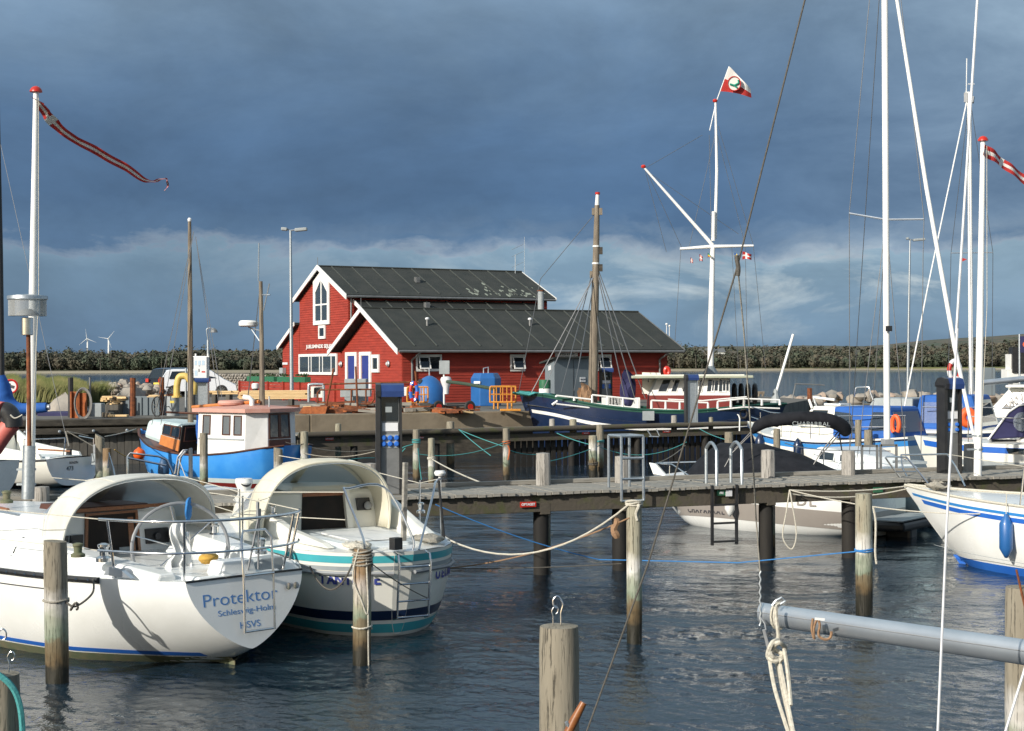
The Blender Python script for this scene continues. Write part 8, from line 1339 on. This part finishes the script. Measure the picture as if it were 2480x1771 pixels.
for (x0, y0, x1, y1, cc, lab) in ((838, 1530, 912, 1590, cross(1, 0), 'large red flag with white cross hanging lowest right under the yard'), (775, 1540, 820, 1585, cross(3, 4), 'blue flag with yellow cross under the yard left of the large red one'), (565, 1540, 592, 1575, lambda u, v: 1 if v < .3 else (4 if v < .6 else 2), 'small dark striped flag beside the mast below the yard'), (500, 1550, 528, 1605, cross(1, 0), 'small fluttering red and white flag left of the mast'), (430, 1575, 452, 1620, cross(1, 0), 'lowest small red and white flag far left under the yard')):
    flag('signal_flag', [('B3', x0, y0), ('B3', x0, y1), ('B3', x1, y1 - 8), ('B3', x1, y0 + 10)], 79.7, cc, lab, 'small flags under the yard', 6, 5)
# things on the breakwater at the right
post('C6', 762, 190, 480, 76, .12, 'dkwood' if 0 else 'rust', 'weathered post on the breakwater left of the cabin windscreen'); post('A6', 1495, 145, 300, 76, .1, 'spar', 'short grey timber post behind the motor sailer wheelhouse') if 0 else None
frame_('davit', [[(560, 330), (600, 150), (590, 138)], [(600, 140), (925, 155)], [(885, 150), (935, 160)]], 78, .035, 'zinc', 'thin metal davit arm on the breakwater right of the slanting derrick', 'davit', reg='C6')
frame_('bench', [[(135, 240), (243, 240)], [(135, 252), (243, 252)], [(180, 255), (180, 285)], [(225, 255), (225, 285)]], 80, .06, 'spar', 'small timber bench on the breakwater behind the cutter stern', 'bench', reg='C6')
t = thing('jetty', 'low dark timber jetty before the breakwater behind the cutter stern', 'jetty', (16, 76, 0)); mb = MB(); mb.box((17.5, 76.2, 1.12), (8.5, 1.6, .2)); obj('deck', mb, M['mossy'], t)
for k in range(8): mb = MB(); mb.tube([(13.6 + k * 1.1, 75.6, -.5), (13.6 + k * 1.1, 75.6, 1.05)], .13, n=8); obj('support_post', mb, M['creo'], t)
t = thing('fuel_dispenser', 'white fuel dispenser standing at the right edge above the cruiser', 'fuel dispenser', tuple(P('B7', 1930, 470, 62))); mb = MB(); mb.prism([P('B7', x, y, 62) for x, y in ((1895, 480), (1990, 480), (1990, 240), (1865, 240), (1895, 100), (2005, 100), (2005, 215), (1895, 250))][:3] + [P('B7', 1895, 240, 62)], (0, .6, 0)); obj('case', mb, M['white'], t); mb = MB(); mb.box(P('B7', 1938, 230, 62.2), (1.0, .7, .35)); mb.box(P('B7', 1900, 160, 62.2), (.45, .6, 1.1)); obj('head', mb, M['white'], t); mb = MB(); mb.box(P('B7', 2005, 60, 62), (.9, .5, 1.0)); obj('hose_reel', mb, M['black'], t)
a, b = P('D', 2264, 800, 60), P('D', 2300, 742, 60); t = thing('harbour_sign', 'dark blue sign with orange emblem on a pole at the right edge', 'sign', (a.x, 60, 1.2)); mb = MB(); mb.box(((a.x + b.x) / 2, 60, (a.z + b.z) / 2 + .1), (b.x - a.x, .08, .62)); obj('board', mb, M['ncanvas'], t); mb = MB(); mb.lathe([(.1, 0), (.12, .03)], (a.x + .22, 59.95, (a.z + b.z) / 2 + .1), 10, (0, -1, 0)); obj('emblem', mb, M['horse'], t); mb = MB(); mb.tube([(a.x, 60, 1), (a.x, 60, b.z)], .04, n=8); obj('pole', mb, M['galv'], t)
t = thing('life_ring_station', 'red and white striped life ring on a post behind the furled sail at the right', 'life ring', tuple(P('B7', 1175, 270, 58))); c = P('B7', 1178, 192, 58)
for k in range(8): mb = MB(); mb.tube([c + Vector((.2 * math.cos(a), 0, .36 * math.sin(a))) for a in [k * .7854 + j * .1963 for j in range(5)]], .085, n=8); obj('segment', mb, M['redp' if k % 2 else 'plate'], t, smooth=True)
mb = MB(); mb.tube([c - Vector((0, -.05, .3)), c - Vector((0, -.05, 2.3))], .05, n=8); obj('post', mb, M['galv'], t)
crate('B7', 1535, 155, 1680, 500, 56, .4, 'shed', 'tall dark grey cabinet on the quay right of the right flagpole', 'cabinet', 'cabinet')
# ================================================================== fenders, buoy, ropes, rigging in the foreground
W3_ = WM[b3.name]; c = P('C1', 168, 1172, 41.6); o = obj('ball_buoy', (lambda mb: mb.lathe([(.02, -.17)] + [(.16 * math.sin(a), -.16 * math.cos(a)) for a in [.3 + i * .25 for i in range(11)]] + [(.025, .19)], c, 22))(MB()), M['orange'], smooth=60); tag(o, 'round orange ball buoy hung at the bow of the blue fishing boat', 'buoy')
c = P('C1', 435, 1315, 39.9); o = obj('fender', (lambda mb: mb.lathe([(.03, -.27), (.1, -.24), (.15, -.13), (.14, .03), (.08, .2), (.03, .25)], c, 18))(MB()), mat('slate_blue_fender', (.04, .10, .2), (.03, .08, .16), 3, .5), smooth=60); tag(o, 'slate blue teardrop fender against the blue fishing boat side', 'fender')
def rope(pts, r, m, label, name='mooring_rope', sm=True, n=6, cat='rope', group=None):
    mb = MB(); [mb.tube(l, r, n=n) for l in (pts if isinstance(pts[0], list) else [pts])]; return tag(obj(name, mb, M[m], smooth=True), label, cat, group)
bl = lambda t, v: WM[t.name] @ Vector(v)
rope(sag(bl(b2, (.45, -.78, 1.08)), at('mid', 1.62, -120), .36) , .011, 'rope', 'white mooring rope sagging from the TANTØJE stern to the green-stained pile')
rope(sag(at('mid', 1.45, -130), bl(b2, (1.2, -1.15, .62)), .10), .009, 'ropebr', 'thin brown rope running from the green-stained pile towards the TANTØJE hull'); rope(wrap('mid', 1.58, 3, .011, .022) , .010, 'rope', 'white rope turns round the head of the green-stained pile', 'rope_turns'); rope(spline([at('mid', 1.6, -60), at('mid', 1.58, -75) + Vector((.02, -.03, 0)), at('mid', 1.5, -80), at('mid', 1.42, -70)], 4), .018, 'rope', 'short white rope tail hanging on the green-stained pile', 'rope_tail')
rope(sag(bl(b2, (1.9, -1.3, 1.12)) + Vector((0, 0, .25)), P('D', 1330, 1243, 21.5), .06) + [P('D', 1640, 1250, 20.6)], .008, 'ropeb', 'thin blue line from the TANTØJE side low over the water to the right'); rope(wrap('right', .80, 2.2, .01, .02), .009, 'ropeb', 'blue rope turns round the pale pile left of the blue-striped bow', 'rope_turns'); rope([P('D', 1640, 1250, 20.6), at('right', .81, 200)], .008, 'ropeb', 'end of the blue line reaching the pale right-hand pile')
rope(wrap('left', .82, 1.2, .012, .02), .011, 'ropeg', 'grey rope loop round the pile before the Protektor hull', 'rope_turns'); rope(spline([at('left', .82, -20), P('D', 168, 1347, 15.8), P('D', 205, 1318, 16.0), bl(b1, (.98, 1.24, .98))], 6), .011, 'roped', 'dark mooring rope from the left pile up to the Protektor toe rail'); c = P('D', 165, 1347, 15.75); rope([c + Vector((.035 * math.cos(a), .02 * math.sin(2 * a), .035 * math.sin(a * 1.5))) for a in [i * .5 for i in range(16)]], .012, 'roped', 'knot in the dark rope right of the left pile', 'knot')
rope(wrap('wrapped', 1.05, 5, .011, .034), .010, 'ropeg', 'grey rope wound five times round the head of the brown pile', 'rope_turns'); rope([spline([at('wrapped', 1.25, -110), at('wrapped', .95, -130) + Vector((-.03, -.02, 0)), at('wrapped', .7, -90), at('wrapped', .55, -50), at('wrapped', .8, -40)], 6), spline([at('wrapped', 1.15, -60), at('wrapped', .7, -45), at('wrapped', .2, -40), at('wrapped', -.05, -35)], 5)], .009, 'rope', 'loose white rope hanging down the brown pile', 'rope_tail'); rope(wrap('wrapped', .38, 1.3, .011, .03), .010, 'rope', 'single white rope turn low on the brown pile', 'rope_turns')
rope(sag(bl(b1, (.0, -.85, 1.0)), at('wrapped', 1.1, 170), .28), .010, 'roped', 'slack dark rope from the Protektor stern to the brown pile')
rope(sag(at('wrapped', 1.1, -30), bl(b2, (-.05, -.3, .45)), .03), .006, 'roped', 'thin dark line from the brown pile to the TANTØJE stern ladder') ; rope(sag(bl(b2, (1.3, -1.2, .6)), P('D', 1380, 1252, 20), .02), .007, 'roped', 'thin dark line low over the water right of the TANTØJE hull')
jl = G('D', 1745, 1095, 0); A1_ = pp(s_of(1752, -.03), -.05, 1.18)
rope(sag(A1_, at('right', 1.5, 180) + Vector((.3, 1.5, -.3)) if 0 else bl(b13, (6.6, .85, .9)), .10), .010, 'rope', 'white rope slanting from the pier beam down to the blue-striped bow'); rope([sag(A1_, bl(b13, (LB - .1, .03, 1.2)), .05), sag(A1_ - Vector((0, 0, .06)), bl(b13, (LB - .1, -.03, 1.16)), .10)], .011, 'rope', 'pair of white lines from the pier beam to the tip of the blue-striped bow'); rope([spline([A1_, A1_ + Vector((-.06, -.04, -.35)), A1_ + Vector((-.12, -.04, -.75)), A1_ + Vector((.02, -.04, -.95)), A1_ + Vector((.10, -.04, -.7)), A1_ + Vector((.03, -.04, -.2)), A1_ + Vector((0, -.03, 0))], 5)], .012, 'rope', 'long white rope loop hanging from the pier beam over the motorboat hull', 'rope_loop'); q = A1_.lerp(bl(b13, (6.6, .85, .9)), .45); rope(spline([q + Vector((0, 0, -.1)), q + Vector((.04, 0, -.35)), q + Vector((.03, 0, -.8)), q + Vector((.05, 0, -1.0))], 4), .018, 'rope', 'knotted white rope end hanging from the slanting white line', 'rope_tail')
for (a, b, s_, m, lab) in ((at('a', 1.1), P('B5', 855, 720, 43), .1, 'ropeg', 'first slack grey line from the greenish pile to the right'), (at('a', .9), P('B5', 855, 735, 40), .12, 'ropeg', 'second slack grey line below the first, behind the pedestal'), (at('b', .85), at('d', 1.1), .18, 'ropet', 'long turquoise line sagging between the two tall piles before the concrete wall'), (P('B5', 1555, 553, 46), P('B5', 1820, 770, 42), .02, 'ropet', 'short straight turquoise line dropping from the far jetty to the water'), (P('B5', 1560, 556, 46), at('d', .95), .02, 'ropet', 'turquoise line from the far jetty to the orange-roped pile'), (at('d', .9), P('A5', 300, 1140, 44), .05, 'ropet', 'turquoise line right of the orange-roped pile'), (P('A5', 300, 1205, 42), at('f', .9), .06, 'ropet', 'turquoise line rising to the close pair of piles'), (at('f', .85), P('A5', 1385, 1050, 46), .3, 'ropet', 'long turquoise line before the slatted screen'), (P('A5', 1190, 1195, 42), P('A5', 1375, 1075, 45), .05, 'ropeg', 'grey-green line slanting up to the far power pedestal'), (P('A5', 445, 985, 47), P('A5', 740, 1080, 45), .04, 'ropet', 'turquoise line from the jetty log down to the taller close pile'), (P('A5', 1480, 955, 50), P('A5', 1660, 1030, 45), .03, 'ropet', 'turquoise line from the jetty to the stubby grey pile'), (P('B5', 850, 790, 37), P('B5', 570, 822, 36), -.03, 'ropet', 'pale turquoise line left of the tall pedestal above the sprayhood'), (at('c', .98), P('B5', 1745, 998, 27), .03, 'rope', 'bright white line from the short green pile to the near pier'), (bl(b3, (.2, .2, 1.2)), at('a', 1.15), .03, 'roped', 'dark line from the blue fishing boat stern to the greenish pile'), (P('A3', 760, 830, 39), P('A3', 985, 775, 46), .02, 'rope', 'pale line from the split pile up to the timber bulkhead'), (P('A3', 830, 925, 38), P('A3', 1000, 990, 40), .06, 'orr', 'ochre rope between the split pile and the orange buoy')):
    rope(sag(a, b, s_), .011 if m != 'rope' else .014, m, lab)
rope(wrap('b', 1.12, 3, .015, .04), .014, 'ropet', 'turquoise rope turns on the pile right of the tall pedestal', 'rope_turns'); rope([spline([at('b', 1.1, -150), at('b', .95, -110) + Vector((-.35, -.1, .05)), at('b', .8, -150) + Vector((-.5, 0, -.1)), at('b', 1.0, -160) + Vector((-.2, 0, 0))], 5), spline([at('b', 1.0, -60), at('b', .6, -30), at('b', .15, -20) + Vector((.05, 0, 0))], 4)], .014, 'ropet', 'tangle of turquoise rope left of the same pile', 'rope_tangle'); rope(wrap('d', 1.02, 2, .014, .05), .014, 'ropeo', 'orange rope turns round the pile before the far jetty', 'rope_turns'); rope(spline([at('d', 1.0, -60), at('d', .85, -50) + Vector((.03, 0, 0)), at('d', .6, -60)], 4), .02, 'ropeo', 'frayed orange rope end hanging on the same pile', 'rope_tail')
rope(wrap('f', .98, 2, .014, .03), .013, 'ropet', 'turquoise turns round the taller of the close pair of piles', 'rope_turns'); rope(wrap('e', .35, 2.5, .014, .04), .016, 'roped', 'dark rope turns low on the shorter of the close pair of piles', 'rope_turns'); rope(wrap('c', .95, 2, .014, .03), .014, 'rope', 'white turns round the head of the short pale green pile', 'rope_turns')
c = at('mid', 1.35, -160) + Vector((-.13, .1, 0)); rope([c + Vector((.02 * math.sin(i), 0, .09 - .03 * i)) for i in range(9)], [.02, .035, .04, .03, .045, .04, .05, .045, .03], 'ropebr', 'frayed brown rope bundle left of the green-stained pile', 'rope_tail')
rope([PILES['lowleft'][0] + Vector((-.25, -.1, .04)), PILES['lowleft'][0] + Vector((-.08, -.14, .06)), PILES['lowleft'][0] + Vector((.06, -.14, .02)), PILES['lowleft'][0] + Vector((.15, -.12, -.12)), PILES['lowleft'][0] + Vector((.165, -.1, -.35)), PILES['lowleft'][0] + Vector((.155, -.1, -.8))] if 0 else spline([PILES['lowleft'][0] + Vector(v) for v in ((-.25, -.1, .04), (-.08, -.14, .05), (.06, -.14, .0), (.14, -.12, -.12), (.16, -.1, -.35), (.15, -.1, -.8))], 6), .017, 'ropet', 'thick turquoise rope over the pile head in the bottom left corner')
def hook(c, s_, lab, flip=1):
    pts = spline([c + Vector(v) * s_ for v in ((0, 0, 0), (.0, 0, .08), (.012 * flip, 0, .14), (-.02 * flip, 0, .19), (-.05 * flip, 0, .17), (-.05 * flip, 0, .13), (-.03 * flip, 0, .11))], 5); o = obj('metal_hook', (lambda mb: mb.tube(pts, .006 * s_, n=8))(MB()), M['steel'], smooth=True); return tag(o, lab, 'hook', 'metal hooks on pile heads')
c = PILES['front'][0]; hook(c + Vector((.01, -.03, 0)), .85, 'taller steel hook on the nearest pile head'); hook(c + Vector((-.035, -.02, 0)), .55, 'shorter steel hook left of the taller one on the nearest pile head', -1); c = PILES['lowleft'][0]; hook(c + Vector((.06, -.02, .0)), .6, 'steel hook on the bottom left pile head beside the turquoise rope', -1); hook(P('D', -2, 1455, 8.5), .75, 'steel hook just inside the left edge above the turquoise rope', -1)
# boom of the yacht we look from, its sheets, stay and lines
t = thing('boom', 'grey aluminium boom reaching in from the lower right with pale rope lashings', 'boom', tuple(P('D', 2274, 1440, 7.1)))
ba, bb = P('D', 1692, 1363, 8.2), P('D', 2420, 1470, 6.7); bd_ = (bb - ba).normalized(); bu_ = Vector((0, 0, 1)) - bd_ * bd_.z; bu_.normalize(); bs = bd_.cross(bu_)
mb = MB(); sec = [(.036 * math.cos(a), .058 * math.sin(a)) for a in [i * .3142 for i in range(20)]]; vs = [p_ + bs * x + bu_ * z for p_ in (ba, bb) for x, z in sec]; mb.add(vs, [(i, (i + 1) % 20, 20 + (i + 1) % 20, 20 + i) for i in range(20)] + [tuple(range(19, -1, -1))]); obj('spar', mb, M['alu'], t, 40)
mb = MB(); [mb.tube([p0_ + bs * .037 * sg + bu_ * .012 for p0_ in (ba, bb)], .0025, n=4) for sg in (1, -1)]; obj('sail_groove', mb, M['grey'], t)
Q = lambda x, y, dd: P('C4', x, y, dd)
mb = MB(); [mb.tube([p_ + bs * .045 * math.cos(a) + bu_ * .068 * math.sin(a) for a in [i * .524 for i in range(12)]], .007, n=6, closed=True) for p_ in (ba + bd_ * .105, ba + bd_ * .125)]; obj('rope_lashing', mb, M['rope'], t, smooth=True); mb = MB(); mb.tube([Q(235, 290, 8.0), Q(265, 250, 8.0), Q(310, 225, 8.0), Q(340, 250, 8.0), Q(300, 280, 8.0)], .006, n=6); obj('shackle', mb, M['galv'], t)
rope([spline([Q(262, 300, 7.95), Q(270, 420, 7.95), Q(283, 520, 7.95), Q(280, 570, 7.95)], 5), spline([Q(215, 740, 7.9), Q(260, 980, 7.8), Q(370, 1330, 7.7)], 5), spline([Q(270, 750, 7.95), Q(310, 950, 7.85), Q(395, 1330, 7.7)], 5), spline([Q(295, 750, 7.9), Q(345, 1000, 7.8), Q(410, 1330, 7.65)], 5), spline([Q(330, 640, 7.9), Q(360, 830, 7.85), Q(385, 1100, 7.75)], 5)], .0105, 'rope', 'bundle of pale mainsheet ropes hanging from the boom end', 'mainsheet')
kn = [Q(x, y, 7.9 + dd) for x, y, dd in ((280, 570, .02), (230, 600, -.02), (200, 700, 0), (260, 740, -.02), (330, 700, .02), (250, 650, .03), (220, 690, -.03), (290, 720, 0), (340, 640, .02), (290, 590, -.03), (250, 620, .0), (230, 680, .02), (310, 745, -.02))]; rope(spline(kn, 5), .0125, 'rope', 'fat knot in the mainsheet ropes below the boom end', 'knot')
t = tag(obj('sheet_block', (lambda mb: [mb.box(Q(185, 560, 8.0), (.016, .012, .10), 0, 0, -.25), mb.tube([Q(135, 380, 8.1), Q(175, 440, 8.05), Q(190, 520, 8.0)], .005, n=5)] and mb)(MB()), M['grey'], bevel=.004), 'small slotted block on the mainsheet left of the fat knot', 'block')
rope([spline([Q(x, y, 7.75) for x, y in ((565, 395), (555, 480), (575, 560), (570, 480), (600, 400), (620, 450), (610, 530), (660, 565), (705, 550), (715, 500))], 4)], .007, 'ropebr', 'short brown lashing hanging under the boom', 'rope_tail'); tag(obj('cable_tie', (lambda mb: mb.box(Q(620, 400, 7.65), (.16 * .3, .006, .012), 0, 0, .1))(MB()), M['white']), 'white clip on the boom above the brown lashing', 'clip')
J = P('D', 1638, 590, 7.6); rope([P('D', 1795, -30, 7.6), J, P('D', 1440, 1250, 7.6), P('D', 1290, 1660, 7.6)], .0048, 'roped', 'dark backstay wire crossing the whole picture from top to bottom', 'backstay', cat='wire'); rope([J, P('A5', 1800, 250, 7.8), P('A6', 1010, 800, 8.0), P('A6', 1030, 1200, 8.1), P('D', 1688, 1270, 8.15)], .0038, 'ropeg', 'thin topping lift from the backstay knot down to the boom end', 'topping_lift', cat='wire'); rope([J + Vector((.004 * math.sin(i), 0, .02 * i - .05)) for i in range(6)], .012, 'roped', 'knot where the topping lift joins the backstay', 'knot')
rope([P('D', 1688, 1268, 8.15) + Vector((.004 * (-1) ** i, 0, -.022 * i)) for i in range(14)], .005, 'rust' if 0 else 'galv', 'rusty shackles and chain between the topping lift and the boom end', 'chain', cat='chain')
rope([P('B4', 665, -20, 6.4), P('B4', 560, 1640, 6.4), P('A7', 910, 90, 6.4), P('A7', 845, 1300, 6.4), P('D', 2081, 1660, 6.4)], .0055, 'plate', 'white braided halyard running down the right side in front of everything', 'halyard', cat='line'); rope([P('D', 2290, 1440, 6.3), P('D', 2222, 1660, 6.3)], .0055, 'plate', 'short white line crossing the bottom right corner', 'halyard', cat='line')
t = tag(obj('wooden_tiller', (lambda mb: mb.tube([P('D', 1245, 1660, 7.2), P('D', 1275, 1600, 7.2), P('D', 1296, 1560, 7.2)], [.02, .022, .016], n=10))(MB()), M['teak'], smooth=True), 'end of a brown wooden handle before the nearest pile', 'handle'); rope([P('A8', 245 + 6 * math.cos(i), 868 + 12 * math.sin(i * 1.3), 7.1) for i in range(9)], .006, 'galv', 'small steel ring and cord on the brown wooden handle', 'fitting', cat='fitting')
rope([at('corner', 1.5) + Vector((-.02, 0, 0)), P('D', 2257, 1265, 10.7)], .008, 'rust', 'thin rusty rod standing on the thick pale pile at the right edge', 'rod', cat='rod')
for (l, lab) in (([(985, 1055), (996, 1140)], None),): pass
rope([[P('D', 118, 700, 22.4), P('D', 155, 945, 24)]], .004, 'wire', 'thin line from the drum lamp down to the cream yacht', 'line', cat='line') if 0 else None
# bow rail of the neighbour boat seen above the two nearest yachts
frame_('bow_rail', [[(925, 1110), (925, 975), (945, 950), (1150, 975), (1210, 1000), (1260, 1110)], [(925, 985), (1205, 1040)], [(785, 1060), (790, 950), (820, 1060), (860, 1260)], [(1270, 1100), (1290, 980), (1330, 930), (1360, 930)], [(1290, 1110), (1310, 980), (1345, 935)]], 24.9, .018, 'steel', 'bow rails of the two nearest yachts beyond their sprayhoods', 'bow rail', reg='A3')
crate('A3', 1365, 915, 1386, 1130, 24.6, .13, 'grey', 'square grey post in line with the mast of the blue fishing boat', 'post', 'steel_post', .9)
